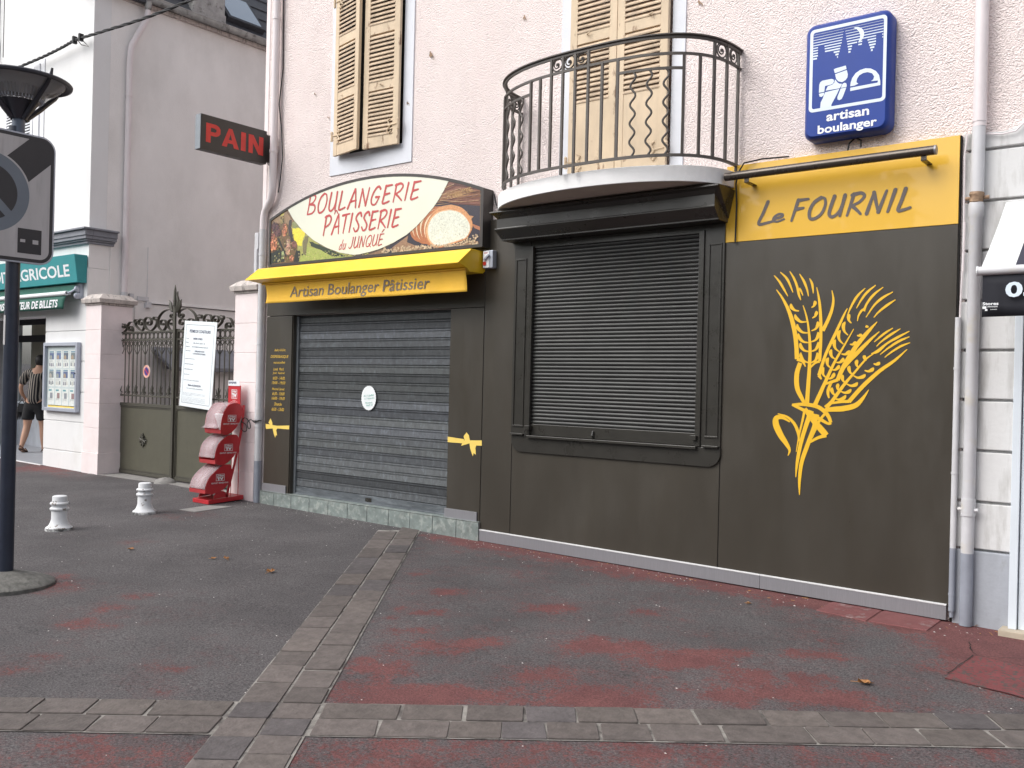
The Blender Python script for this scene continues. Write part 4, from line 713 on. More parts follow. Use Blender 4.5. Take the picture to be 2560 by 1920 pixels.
# drainpipe, left
m_ = MB(); m_.tube([(-8.60, -.03, 9), (-8.60, -.03, 5.2), (-8.60, -.03, 3.66), (-8.605, -.03, 3.60), (-8.64, -.02, 3.52), (-8.76, .0, 3.42), (-8.79, .0, 3.34), (-8.795, .0, 3.2)], .042, 16)
for z in (5.55, 4.05): m_.tube([(-8.60, -.03, z), (-8.60, -.03, z+.03)], .047, 16)
p_ = m_.build('drainpipe', M['pvc'], bk, smooth=40)
m_ = MB(); m_.tube([(-8.795, .0, 3.2), (-8.795, .0, .55)], .042, 16)
for z in (2.9, 1.88, 1.35, .93): m_.tube([(-8.795, .0, z), (-8.795, .0, z+.025)], .046, 16)
m_.tube([(-8.795, .0, 1.15), (-8.795, .0, 1.02)], .049, 16)
m_.build('drainpipe', M['pvc_white'], bk, smooth=40, label='white painted lower drainpipe')
m_ = MB(); m_.tube([(-8.795, .0, .55), (-8.795, .0, .06)], .0425, 16); m_.build('drainpipe', M['pvc_grey'], bk, smooth=40, label='grey painted foot of the drainpipe')
m_ = MB()
m_.tube([(-8.59, -.02, 9), (-8.545, .03, 5), (-8.56, .0, 4.6), (-8.53, .02, 4.3), (-8.50, .02, 4.0), (-8.52, .01, 3.75), (-8.55, .01, 3.6)], .007, 6); m_.build('wall_cable', M['cable'], bk)
# meter box on corner
m_ = MB(); m_.box(-8.93, -8.86, -.02, .04, 2.98, 3.17); m_.box(-8.92, -8.868, -.03, .03, 2.70, 2.98)
m_.build('junction_box', M['pvc_white'], bk, bevel=.006)
# ---- brown cladding
def clad(x0, x1, z0, z1, z0b=None, y0=0.0, y1=.038, name='cladding_panel', mt='brown'):
    b = MB(); zb = z0 if z0b is None else z0b
    b.hexa([(x0, y0, z0), (x1, y0, zb), (x1, y1, zb), (x0, y1, z0)], [(x0, y0, z1), (x1, y0, z1), (x1, y1, z1), (x0, y1, z1)])
    return b.build(name, M[mt], bk, bevel=.0015)
# left bay
clad(-8.69, -8.237, .210, 2.195); clad(-5.872, -5.462, .220, 2.199)
clad(-8.69, -5.458, 2.203, 2.78)
b_ = MB(); b_.box(-8.237, -8.225, .012, .12, .21, 2.2); b_.box(-5.884, -5.872, .012, .12, .21, 2.2); b_.box(-8.225, -5.884, .045, .12, 2.195, 2.2)
b_.build('door_jamb', M['brown'], bk)
# foot plates
for x0, x1 in ((-8.693, -8.272), (-5.889, -5.486)):
    b_ = MB(); b_.box(x0, x1, -.012, -.0005, .213, .306); b_.build('foot_plate', M['alu'], bk, bevel=.001)
# centre bay
clad(-5.452, -5.105, .153, 3.00, .150); clad(-5.097, -3.085, .150, .99, .133); clad(-3.077, -1.444, .133, 2.611, .119)
b_ = MB(); b_.box(-5.459, -5.455, .004, .03, .1, 2.8); b_.box(-5.103, -5.099, .004, .03, .1, 2.7); b_.box(-3.083, -3.079, .004, .03, .1, 2.9); b_.box(-1.443, -1.436, .005, .038, .02, 3.19)
b_.build('shadow_gap', M['gap'], bk)
# kick plates following the pavement
def kick(x0, x1):
    zt = lambda x: .1125 - .0066*x; b = MB()
    zb = lambda x: .016 - .0062*x
    b.hexa([(x0, -.014, zb(x0)), (x1, -.014, zb(x1)), (x1, -.0005, zb(x1)), (x0, -.0005, zb(x0))], [(x0, -.014, zt(x0)), (x1, -.014, zt(x1)), (x1, -.0005, zt(x1)), (x0, -.0005, zt(x0))])
    kp = b.build('kick_plate', M['alu'], bk, bevel=.001)
    b = MB(); b.hexa([(x0, -.0165, zt(x0)-.003), (x1, -.0165, zt(x1)-.003), (x1, -.0008, zt(x1)+.0005), (x0, -.0008, zt(x0)+.0005)], [(x0, -.0165, zt(x0)+.003), (x1, -.0165, zt(x1)+.003), (x1, -.0008, zt(x1)+.007), (x0, -.0008, zt(x0)+.007)]); b.build('edge_highlight', M['alu_highlight'], kp)  # added pale strip, paints the sky highlight along the plate's top edge
kick(-5.452, -2.737); kick(-2.734, -1.459)
# yellow fascia with lettering
fp = MB(); fp.box(-3.077, -1.444, -.004, .036, 2.613, 3.190); fas = fp.build('fascia_panel', M['yellow'], bk, bevel=.001)
t_ = MB(); my = FY(-.0062)
brush(t_, 'L', -2.814, 2.729, .125, .160, my, .025, .25); brush(t_, 'e', -2.705, 2.737, .085, .085, my, .020, .15)
brush(t_, 'FOURNIL', -2.562, 2.733, .82, .145, my, .0245, .20, gap=.22)
t_.build('fascia_lettering', M['grey_text'], fas)
# wheat emblem on the right panel, bows on the pilasters, opening hours
cp = [o for o in bk.children if o.name.startswith('cladding_panel')]
w_ = MB()
for s_ in WHEAT: w_.strip(s_, FY(-.0015), cap=False)
w_.build('wheat_emblem', M['vinyl_y'], cp[5])
for data, par in ((BOW_L, cp[0]), (BOW_R, cp[1])):
    b_ = MB()
    for i, p in enumerate(data): b_.poly([(x, -.0016-.0004*i, z) for x, z in p])
    b_.build('ribbon_bow', M['vinyl_p'], par)
t_ = MB(); my = FY(-.0016)
rows = [('Aubry & Eric', -8.543, 1.796, 0.2, 0.035), ('DESPERBASQUE', -8.604, 1.723, 0.312, 0.037), ('vous accueillent', -8.55, 1.665, 0.205, 0.028), ('Lund.  Mard.', -8.547, 1.587, 0.184, 0.032), ('Jeud.  Vendred.', -8.557, 1.541, 0.21, 0.031), ('6h30 - 14h00', -8.557, 1.484, 0.213, 0.034), ('15h00 - 19h30', -8.57, 1.432, 0.234, 0.034), ('Mercred. Samed.', -8.564, 1.365, 0.22, 0.029), ('6h30 - 13h00', -8.56, 1.309, 0.218, 0.035), ('16h00 - 19h30', -8.569, 1.257, 0.233, 0.035), ('Dimanche', -8.519, 1.192, 0.13, 0.037), ('6h30 - 13h00', -8.564, 1.132, 0.218, 0.037)]
for s_, x, z, wd, ht in rows:
    t_ = MB(); text(t_, s_, x, z, wd, ht, my, shear=.25, bold=.012); t_.build('lettering_line', M['vinyl_t'], cp[0])

# ---- roller shutter of the door
def tinted_rows(x0, x1, zs, y, prof, n_rows, h, tl, th):
    b = MB()
    for k in range(n_rows):
        z = zs + k*h; t = random.uniform(tl, th); bl = random.uniform(.96, 1.06); yj = random.uniform(-.0012, .0012); sl2 = random.uniform(-.0015, .0015)
        n = len(prof); q = [(y+yj+p[0], z+p[1]*h) for p in prof]; base = len(b.v); NS = 6
        for i in range(NS+1):
            xx = x0+(x1-x0)*i/NS; wob = random.uniform(-.0011, .0011)
            b.v += [(xx, a_+(wob if 0 < j < n-1 else 0), c_+sl2*(i/NS-.5)) for j, (a_, c_) in enumerate(q)]
        for i in range(NS):
            for j in range(n-1): b.f.append((base+i*n+j, base+i*n+j+1, base+(i+1)*n+j+1, base+(i+1)*n+j)); b.c.append((t, t, t*bl))
    return b
DP = [(.010, 0), (.0, .02), (-.002, .04), (-.002, .66), (.006, .70), (.006, .74), (-.003, .78), (-.003, .93), (.010, .97), (.010, 1.0)]
b_ = tinted_rows(-8.225, -5.884, .312, .075, DP, 21, .0900, .55, 1.55)
rs = b_.build('roller_shutter', M['roller'], bk, smooth=30)
b_ = MB(); b_.box(-8.225, -5.884, .070, .082, .225, .308); b_.box(-8.225, -5.884, .058, .0698, .222, .236)
b_.build('bottom_rail', M['galv'], rs, bevel=.002)
b_ = MB(); b_.lathe([(.016, -.006), (.016, 0), (.006, 0)], (-7.02, .068, .262), 14, 'y', True); b_.box(-7.065, -6.975, .066, .0695, .245, .285); b_.build('lock', M['darkpaint'], rs)
b_ = MB(); b_.box(-8.225, -5.884, .13, .15, .2, 2.25); b_.build('door_backing', M['gap'], bk)
b_ = MB(); b_.box(-8.2249, -8.19, .055, .0735, .22, 2.19); b_.box(-5.92, -5.8845, .055, .0735, .22, 2.19); b_.build('shutter_guide', M['steel_edge'], bk)
# ---- tiled step
b_ = MB(); b_.hexa([(-8.71, -.016, .03), (-5.452, -.016, .0), (-5.452, .14, .0), (-8.71, .14, .03)], [(-8.71, -.016, .212), (-5.452, -.016, .216), (-5.452, .14, .216), (-8.71, .14, .212)])
st = b_.build('door_step', M['mortar'], bk)
b_ = MB(); xs_ = [-8.715, -8.456, -8.153, -7.846, -7.537, -7.233, -6.937, -6.625, -6.327, -6.026, -5.723, -5.448]
for a, c in zip(xs_[:-1], xs_[1:]): b_.box(a+.0035, c-.0035, -.026, -.014, -.02, .2095+.0013*random.random())
b_.build('riser_tiles', M['tile'], st, bevel=.0015)
b_ = MB(); 
for a, c in zip(xs_[:-1], xs_[1:]): b_.box(a+.002, c-.002, -.026, .07, .2165, .2215)
b_.build('tread_tiles', M['tile'], st)
# ---- display window with roller
b_ = MB()
b_.box(-5.105, -4.925, -.016, .04, 1.045, 2.763); b_.box(-3.24, -3.075, -.016, .04, 1.045, 2.763)
b_.box(-4.925, -3.24, -.010, .04, 2.70, 2.763)
ap = [(-5.098, 1.045)] + arcpts((-4.99, 1.005), .108, 180, 270, 8) + arcpts((-3.18, 1.005), .108, 270, 360, 8) + [(-3.072, 1.045)]
b_.prism(ap, FY(-.018), FY(.03))
wf = b_.build('display_window_frame', M['darkpaint'], bk, bevel=.003)
b_ = MB()
for x0, x1 in ((-5.085, -4.965), (-3.205, -3.095)):
    for a, c, d, e in ((x0, x1, 2.60, 2.615), (x0, x1, 1.12, 1.135), (x0, x0+.012, 1.135, 2.60), (x1-.012, x1, 1.135, 2.60)): b_.box(a, c, -.024, -.0155, d, e)
    b_.box(x0-.012, x1+.012, -.045, -.0155, 1.047, 1.062)
b_.build('pilaster_moulding', M['darkpaint'], wf, bevel=.002)
b_ = MB(); b_.box(-4.925, -4.890, -.03, .05, 1.05, 2.72); b_.box(-3.285, -3.240, -.03, .05, 1.05, 2.72); b_.build('shutter_guide', M['darkpaint'], bk, bevel=.003)
RP = [(.008, 0), (.0, .05), (-.006, .25), (-.008, .5), (-.006, .75), (.0, .95), (.008, 1)]
b_ = tinted_rows(-4.892, -3.283, 1.150, .012, RP, 49, .0324, .8, 1.2)
wr = b_.build('window_roller_shutter', M['darkroll'], bk, smooth=35)
b_ = MB(); b_.box(-4.892, -3.283, -.006, .02, 1.052, 1.150); b_.box(-4.91, -3.265, -.05, -.0065, 1.028, 1.050)
b_.build('bottom_rail', M['darkpaint'], wr, bevel=.003)
b_ = MB()
for x in (-4.90, -3.29): b_.box(x-.02, x+.03, -.06, -.0065, 1.10, 1.135)
b_.tube([(-4.23, -.012, 1.12), (-4.23, -.025, 1.08), (-4.23, -.012, 1.06)], .009, 8)
b_.tube([(-4.905, -.055, 1.13), (-4.92, -.055, 1.08), (-4.91, -.055, 1.03)], .005, 6)
b_.build('latch', M['darkpaint'], wr, bevel=.002)
# ---- shop cornice over the display window
prof = [(.04, 3.004), (-.285, 3.006), (-.292, 2.993), (-.262, 2.976), (-.250, 2.962), (-.235, 2.945), (-.235, 2.862), (-.256, 2.858), (-.256, 2.846), (-.166, 2.778), (-.166, 2.764), (.04, 2.764)]
b_ = MB(); n_ = len(prof)
XL = {i: (-5.190 if i < 3 else (-5.165 if i == 3 else (-5.142 if i < 9 else -5.146))) for i in range(n_)}
XL[0] = -5.20; XL[7] = XL[8] = -5.152
XR = {i: (-3.008 if i < 3 else (-3.03 if i == 3 else -3.06)) for i in range(n_)}; XR[7] = XR[8] = -3.05
b_.add([(XL[i], *p) for i, p in enumerate(prof)] + [(XR[i], *p) for i, p in enumerate(prof)],
       [(i, (i+1) % n_, n_+(i+1) % n_, n_+i) for i in range(n_)] + [tuple(range(n_))[::-1], tuple(range(n_, 2*n_))])
b_.build('shop_cornice', M['darkpaint'], bk, bevel=.003)
# ---- balcony
bal = MB()
def bow(cx, a, b, ex, n=48, y0=.04, a2=None, ex2=None):
    out = []
    for i in range(n+1):
        t = math.pi*(1-i/n); ct, st = math.cos(t), math.sin(t)
        A, X = (a2, ex2) if (ct > 0 and a2) else (a, ex)
        out.append((cx + A*math.copysign(abs(ct)**(2/X), ct), y0 - b*abs(st)**(2/X)))
    return out
P = bow(-4.09, 1.155, .67, 1.95, a2=1.075, ex2=2.25)
bal.prism(P, lambda a, b: (a, b, 3.025), lambda a, b: (a, b, 3.145))
bl = bal.build('balcony_slab', M['slab'], bk, bevel=.004)
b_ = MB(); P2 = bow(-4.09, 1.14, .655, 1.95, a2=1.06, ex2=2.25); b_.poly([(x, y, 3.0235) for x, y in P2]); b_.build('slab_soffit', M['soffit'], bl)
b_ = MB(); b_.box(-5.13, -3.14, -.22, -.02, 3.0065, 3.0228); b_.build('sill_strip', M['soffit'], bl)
PR = bow(-4.021, 1.082, .716, 2.432, 400, a2=1.015, ex2=2.9)
L_ = [0]
for p, q in zip(PR[:-1], PR[1:]): L_.append(L_[-1] + math.hypot(q[0]-p[0], q[1]-p[1]))
TOT = L_[-1]
def on_bow(s):
    s = max(0, min(TOT, s))
    for i in range(len(L_)-1):
        if s <= L_[i+1]:
            t = (s-L_[i])/(L_[i+1]-L_[i]); p, q = PR[i], PR[i+1]
            d = Vector((q[0]-p[0], q[1]-p[1])).normalized()
            return (p[0]+(q[0]-p[0])*t, p[1]+(q[1]-p[1])*t), d
def bow_bar(mb, z, w_, h_, s0=0, s1=None):
    s1 = TOT if s1 is None else s1; n = max(4, int(48*(s1-s0)/TOT)); vs = []
    for i in range(n+1):
        (x, y), d = on_bow(s0+(s1-s0)*i/n); nx, ny = d.y, -d.x
        for q, zz in ((-w_/2, z-h_/2), (w_/2, z-h_/2), (w_/2, z+h_/2), (-w_/2, z+h_/2)): vs.append((x+nx*q, y+ny*q, zz))
    mb.add(vs, [(i*4+k, i*4+(k+1) % 4, i*4+4+(k+1) % 4, i*4+4+k) for i in range(n) for k in range(4)] + [(0, 1, 2, 3), (n*4, n*4+3, n*4+2, n*4+1)])
b_ = MB(); bow_bar(b_, 4.070, .042, .012); bow_bar(b_, 4.053, .016, .022)
rail = b_.build('balcony_railing', M['iron'], bk, bevel=.002)
b_ = MB(); bow_bar(b_, 3.932, .016, .018); b_.build('middle_rail', M['iron'], rail)
b_ = MB(); bow_bar(b_, 3.192, .018, .020); b_.build('bottom_rail', M['iron'], rail)
def s_at_x(x):
    for i in range(len(PR)-1):
        if PR[i][0] <= x <= PR[i+1][0]: return L_[i] + (L_[i+1]-L_[i])*(x-PR[i][0])/(PR[i+1][0]-PR[i][0])
    return 0 if x < PR[0][0] else TOT
def post(s, z0, z1, w_=.019):
    (x, y), d = on_bow(s); b = MB(); b.obox((x, y, (z0+z1)/2), (d.x, d.y, 0), (-d.y, d.x, 0), (0, 0, 1), w_/2, w_/2, (z1-z0)/2)
    b.build('baluster', M['iron'], rail)
# bars: wall ends, left wavy group, plain runs, centre wavy group, right run
WV1 = (.34, .62)                       # left wavy bay, fractions of arc set from BAL below
for s, z0, z1 in BALU: post(s*TOT, z0, z1)
for s0, s1, n in WAVY:
    b_ = MB(); bow_bar(b_, 3.826, .016, .018, s0*TOT, s1*TOT); b_.build('wavy_bay_rail', M['iron'], rail)
    for k in range(n):
        s = s0 + (s1-s0)*(k+1)/(n+1); path = []
        for i in range(61):
            t = i/60; (x, y), d = on_bow(s*TOT + .020*math.sin(t*2*math.pi*4.5)); path.append((x, y, 3.20+(3.82-3.20)*t))
        b_ = MB(); b_.tube(path, .0085, 8); b_.build('wavy_baluster', M['iron'], rail, smooth=60)
for s0, s1 in ROSE:
    (x, y), d = on_bow((s0+s1)/2*TOT); rr = min(.053, (s1-s0)*TOT/2-.008); b_ = MB()
    pth = [(x+d.x*rr*math.cos(t*math.pi/12), y+d.y*rr*math.cos(t*math.pi/12), 3.996+rr*1.0*math.sin(t*math.pi/12)) for t in range(25)]
    b_.tube(pth, .006, 6, cap=False)
    sp = []
    for i in range(26):
        t = i/25; q = rr*(1-t)*.86; a = 1.2 + t*2*math.pi*1.35
        sp.append((x+d.x*q*math.cos(a), y+d.y*q*math.cos(a), 3.996+q*math.sin(a)))
    b_.tube(sp, .0055, 6); b_.tube([(x, y, 3.988), (x+.002, y, 4.004)], .012, 8)
    b_.build('rosette', M['iron'], rail, smooth=60)
# cable and pipes at the right of the fascia
m_ = MB(); m_.tube([(-2.99, -.02, 2.60), (-2.985, -.02, 2.9), (-2.99, -.03, 3.05), (-2.96, -.05, 3.13), (-2.92, -.05, 3.19), (-2.80, .0, 3.215), (-2.6, .02, 3.21)], .006, 6)
m_.tube([(-2.13, .03, 3.28), (-2.16, .0, 3.24), (-2.17, .0, 3.19)], .006, 6); m_.tube([(-2.13, .03, 3.28), (-2.08, .0, 3.25), (-2.08, .0, 3.20)], .006, 6)
m_.tube([(-5.20, -.05, 3.01), (-5.26, -.04, 3.06), (-5.33, .0, 3.10), (-5.38, .03, 3.16), (-5.40, .03, 3.24)], .005, 6)
m_.build('wall_cable', M['cable'], bk)
# ================================================================== NEIGHBOUR ON THE RIGHT
nb = thing('neighbour_building', 'white grooved shopfront wall with pink upper storey at right edge', 'building', (-1.2, 0, 0))
m_ = MB(); wt = [(-1.40, 3.2), (-1.2, 3.185), (-1.12, 3.20), (-1.02, 3.30), (-.9, 3.42), (-.7, 3.5), (4, 3.5)]
m_.poly([(x, PW, z) for x, z in [(-1.3999, 9)] + wt + [(4, 9)]]); m_.poly([(-1.3999, PW, 9), (4, PW, 9), (4, 12, 9), (-1.3999, 12, 9)]); m_.poly([(4, PW, -.2), (4, 12, -.2), (4, 12, 9), (4, PW, 9)]); m_.poly([(-1.3999, 12, -.2), (-1.3999, 12, 9), (4, 12, 9), (4, 12, -.2)])
m_.build('upper_wall', M['pink'], nb)
m_ = MB(); GZ = [.50, .81, 1.14, 1.467, 1.787, 2.11, 2.432, 2.75, 3.08]
m_.poly([(x, .055, z) for x, z in [(-1.3999, .05), (4, .05), (4, 3.5)] + wt[::-1][1:]])
for a, c in zip(GZ[:-1], GZ[1:]):
    if c < 2.0:
        for x0, x1 in ((-1.425, -1.092), (2.2, 4)): m_.box(x0, x1, .022, .0549, a+.009, c-.009)
    else: m_.box(-1.425, 4, .022, .0549, a+.009, c-.009)
m_.prism([(-1.425, 3.09), (4, 3.09), (4, 3.5), (-.7, 3.5), (-.9, 3.42), (-1.02, 3.30), (-1.12, 3.20), (-1.2, 3.185), (-1.425, 3.2)], FY(.022), FY(.0549))
m_.build('lower_wall', M['stained_white'], nb, bevel=.006)
m_ = MB(); m_.box(-1.43, -1.092, .012, .0549, -.1, .495); m_.build('plinth', M['plinth'], nb, bevel=.008)
m_ = MB(); m_.tube([(-1.325, -.03, 9), (-1.325, -.03, 3.22)], .040, 18)
for z in (3.25, 4.6): m_.tube([(-1.325, -.03, z), (-1.325, -.03, z+.03)], .043, 18)
m_.build('drainpipe', M['pvc'], nb, smooth=40)
m_ = MB(); m_.tube([(-1.328, -.03, 3.22), (-1.33, -.03, 2.80)], .0395, 18); m_.tube([(-1.333, -.02, 2.735), (-1.334, -.02, 2.71), (-1.335, -.02, 2.645), (-1.336, -.02, 2.63), (-1.34, -.02, .48)], [.044, .047, .045, .038, .038], 18)
m_.tube([(-1.34, -.02, .83), (-1.34, -.02, .72)], .043, 18)
for z in (.77,): m_.tube([(-1.40, -.03, z-.01), (-1.28, -.03, z-.01)], .012, 8)
m_.build('drainpipe', M['pvc_white'], nb, smooth=40, label='white lower drainpipe')
m_ = MB(); m_.tube([(-1.34, -.02, .48), (-1.34, -.02, .015)], .0385, 18); m_.build('drainpipe', M['pvc_grey'], nb, smooth=40, label='grey painted foot of the drainpipe')
m_ = MB(); m_.tube([(-1.33, -.03, 2.80), (-1.331, -.03, 2.785), (-1.331, -.03, 2.765), (-1.333, -.03, 2.75), (-1.333, -.02, 2.735)], [.042, .046, .036, .041, .036], 18); m_.tube([(-1.40, -.02, 2.765), (-1.26, -.02, 2.765)], .012, 8); m_.build('pipe_clamp', M['rust'], nb, smooth=40)
m_ = MB(); m_.tube([(-1.428, -.008, 2.0), (-1.428, -.008, .50)], .019, 14)
for z in (1.66, .98): m_.tube([(-1.428, -.008, z), (-1.428, -.008, z+.015)], .022, 14)
m_.build('conduit', M['pvc_white'], nb, smooth=40); m_ = MB(); m_.tube([(-1.428, -.008, .50), (-1.428, -.008, .09)], .0195, 14); m_.tube([(-1.428, -.008, .09), (-1.428, -.008, .05)], .013, 10); m_.tube([(-1.428, -.008, .19), (-1.428, -.008, .205)], .022, 14); m_.build('conduit', M['pvc_grey'], nb, smooth=40, label='grey painted foot of the conduit')
m_ = MB(); m_.tube([(-1.40, .0, 3.19), (-1.415, .0, 3.05), (-1.408, .0, 2.5), (-1.42, .0, 2.0)], .006, 6); m_.tube([(-1.405, .0, 2.62), (-1.408, .0, 2.3)], .007, 6)
m_.tube([(-1.30, .0, 3.18), (-1.2, .0, 3.16), (-1.12, .0, 3.17), (-1.02, .0, 3.27)], .005, 6); m_.build('wall_cable', M['pvc'], nb)
# shop window frame beyond
m_ = MB(); m_.box(-1.092, -1.045, -.05, .06, .045, 2.2); m_.box(-1.04, -1.0, -.03, .06, .045, 2.2); m_.box(-1.0, 2.2, -.03, .04, .045, .12); m_.box(-1.0, 2.2, -.03, .04, 2.02, 2.2); m_.box(.6, .66, -.03, .05, .12, 2.02); m_.build('window_frame', M['white_frame'], nb, bevel=.003)
m_ = MB(); m_.box(-1.0, 2.2, .0, .01, .12, 2.02); m_.build('window_pane', M['skyglass'], nb)
m_ = MB(); m_.box(-1.135, 2.2, -.12, .05, -.1, .045); m_.build('window_plinth', M['sandstone'], nb, bevel=.006)
# ================================================================== SIGNS ON THE BAKERY
# arched shop sign
sg = thing('arched_sign', 'arched bakery sign with red lettering, grapes and sliced bread over the yellow awning', 'sign', (-7, 0, 2.75))
sx0, sx1, sz0, sz1, sy = -8.54, -5.41, 2.74, 3.275, -.105
AC = ((sx0+sx1)/2, 3.565); sag = AC[1]-sz1; hw = (sx1-sx0)/2; AR = (hw*hw+sag*sag)/(2*sag); ta = math.asin(hw/AR)
def arch(inset, n=40):
    r = AR-inset; t = math.asin((hw-inset)/r)
    return [(AC[0]+r*math.sin(t-2*t*i/n), AC[1]-AR+r*math.cos(t-2*t*i/n)) for i in range(n+1)]
def sign_outline(i): return [(sx0+i, sz0+i), (sx1-i, sz0+i)] + arch(i)
m_ = MB(); o_ = sign_outline(0); q_ = sign_outline(.028); n_ = len(o_)
vs = [(x, sy-.006, z) for x, z in o_] + [(x, sy-.006, z) for x, z in q_] + [(x, .03, z) for x, z in o_] + [(x, sy+.01, z) for x, z in q_]
fs = []
for i in range(n_):
    j = (i+1) % n_; fs += [(i, j, n_+j, n_+i), (i, 2*n_+i, 2*n_+j, j), (n_+i, n_+j, 3*n_+j, 3*n_+i)]
m_.add(vs, fs); m_.build('sign_case', M['case'], sg)
m_ = MB(); m_.poly([(x, sy+.002, z) for x, z in sign_outline(.02)], (.10, .07, .05)); fc = m_.build('sign_face', M['print'], sg)
def clip(pts, y):                                   # keep the print inside the case
    zs = lambda x: AC[1]-AR+math.sqrt(max(0, AR*AR-(x-AC[0])**2))-.024
    return [(min(max(x, sx0+.024), sx1-.024), y, min(max(z, sz0+.024), zs(x))) for x, z in pts]
def dens(pts, k=4):
    out = []
    for i in range(len(pts)):
        p, q = pts[i], pts[(i+1) % len(pts)]
        out += [(p[0]+(q[0]-p[0])*j/k, p[1]+(q[1]-p[1])*j/k) for j in range(k)]
    return out
def rough(pts, a):
    return [(x+random.uniform(-a, a), z+random.uniform(-a, a)) for x, z in pts]
m_ = MB(); k = 0
for c, p in ART_L: k += 1; m_.poly(clip(rough(dens(p, 4), .006), sy+.0015-.00012*k), c)
for (cx, cz), rx, rz, n, c in [((g[0][0], g[0][1]), g[1], g[2], g[3], g[4]) for g in GRAPES]:
    for i in range(n*3):
        a, r_ = random.uniform(0, 6.28), math.sqrt(random.random()); q = random.choice([.22, .45, .7, .9, 1.1, 1.35])
        x, z = cx+rx*1.1*r_*math.cos(a), cz+rz*1.1*r_*math.sin(a)
        if sx0+.035 < x and z > sz0+.035: m_.disc((x, z), .0125*random.uniform(.8, 1.15), .0105, sy-.0006-.00001*i, 9, tuple(v*q*random.uniform(.85, 1.1) for v in c))
for i in range(160):                                # foliage speckle
    x, z = random.uniform(sx0+.04, -7.95), random.uniform(sz0+.04, 3.20)
    if -8.12 < x < -7.74 and 2.92 < z < 3.18: continue
    c = random.choice([(.30, .28, .08), (.05, .06, .02), (.45, .40, .20), (.16, .15, .05), (.03, .03, .02)])
    m_.disc((x, z), random.uniform(.004, .014), random.uniform(.004, .016), sy+.0001, 6, c, .4)
for i in range(140):
    x = random.uniform(-7.9, -6.9); z = random.uniform(2.775, 2.85+.03*random.random()); c = random.choice([(.42, .46, .12), (.26, .32, .08), (.5, .45, .2)])
    m_.disc((x, z), .012, .004, sy+.0001, 6, c, .4)
m_.build('vine_picture', M['print'], fc)
m_ = MB(); k = 0
for c, p in ART_R: 
    k += 1
    m_.poly(clip(dens(p, 3) if k < 9 else smooth2(p+[p[0]], 3)[:-1], sy+.0015-.00012*k), c)
for p in STREAK:
    m_.strip([(p[i][0], p[i][1], .006) for i in range(len(p))], FY(sy-.0022), random.choice([(.40, .20, .10), (.16, .06, .05), (.45, .28, .15), (.12, .05, .05)]), cap=False)
for i in range(60):
    x = random.uniform(-6.10, -5.5); t = random.uniform(-.35, .1); z = random.uniform(3.17, 3.30)
    m_.strip([(x, z, .003), (min(x+.16, -5.44), z+.16*t*.3, .001)], FY(sy-.0021), random.choice([(.40, .20, .10), (.12, .05, .05), (.5, .30, .15)]), cap=False)
ear = [(-5.86+.034*i, 3.235+.006*i) for i in range(9)]
for x, z in ear:
    for s_ in (-1, 1): m_.strip([(x, z, .003), (x+.012, z+s_*.016, .010), (x+.034, z+s_*.022, .002)], FY(sy-.0024), (.48, .29, .12), cap=False)
for i in range(240):
    x = random.uniform(-6.72, -5.46); top = 2.795 + .05*max(0, (x+5.75)*3) + .03*random.random()
    z = random.uniform(2.768, top); q = random.uniform(.6, 1.15)
    if -6.05 < x < -5.66 and z > 2.80: continue
    m_.disc((x, z), .012, .008, sy-.0026-.000002*i, 7, (.55*q, .42*q, .28*q), .25)
for i in range(38):
    a, r_ = random.uniform(0, 6.28), math.sqrt(random.random()); m_.disc((-5.76+.25*r_*math.cos(a), 2.985+.125*r_*math.sin(a)), random.uniform(.002, .006), random.uniform(.002, .004), sy-.0030, 6, random.choice([(.42, .36, .26), (.50, .48, .40), (.25, .17, .10)]))
m_.build('bread_picture', M['print'], fc)
m_ = MB(); wd_ = [p for p in WEDGE]; topa = [p for p in arch(.026, 60) if -8.20 < p[0] < -5.785]
m_.poly([(x, sy-.0036, z) for x, z in [p for p in wd_] + topa]); m_.build('cream_field', M['cream_panel'], fc)
m_ = MB(); my = FY(sy-.0046)
brush(m_, 'BOULANGERIE', -7.885, 3.268, 1.66, .198, my, .0235, .14, gap=.20, h1=.160)
brush(m_, 'PATISSERIE', -7.615, 3.022, 1.13, .198, my, .0235, .14, gap=.16, h1=.166)
m_.strip([(-7.445, 3.232, .012), (-7.418, 3.268, .014), (-7.392, 3.234, .012)], my)
brush(m_, 'du', -7.365, 2.850, .10, .098, my, .011, .25, gap=.1); brush(m_, 'JUNQUE', -7.215, 2.854, .50, .110, my, .013, .18, gap=.16)
m_.strip([(-6.725, 2.982, .010), (-6.695, 3.008, .012)], my)
m_.build('sign_lettering', M['red_text'], fc)
# yellow awning box with lowered valance
aw = thing('yellow_awning', 'folded yellow awning with grey lettering on its valance under the arched sign', 'awning', (-7, 0, 2.5))
ax0, ax1 = -8.60, -5.461
pf = [(.0, 2.71), (-.205, 2.715), (-.215, 2.70), (-.365, 2.582), (-.372, 2.572), (-.254, 2.532), (-.217, 2.504), (-.03, 2.508), (.0, 2.53)]
m_ = MB(); n_ = len(pf)
XA_ = {0: -.10, 1: .0, 2: .0, 5: .18, 6: .20, 7: .22, 8: .22}
m_.add([(ax0+XA_.get(i, 0), y, z) for i, (y, z) in enumerate(pf)] + [(ax1, y, z) for y, z in pf], [(i, (i+1) % n_, n_+(i+1) % n_, n_+i) for i in range(n_)] + [tuple(range(n_))[::-1], tuple(range(n_, 2*n_))])
m_.build('awning_hood', M['yellow_metal'], aw, bevel=.003)
m_ = MB(); m_.box(ax0+.01, ax1-.01, -.372, -.358, 2.568, 2.574); m_.build('hood_lip', M['yellow_metal'], aw)
m_ = MB()
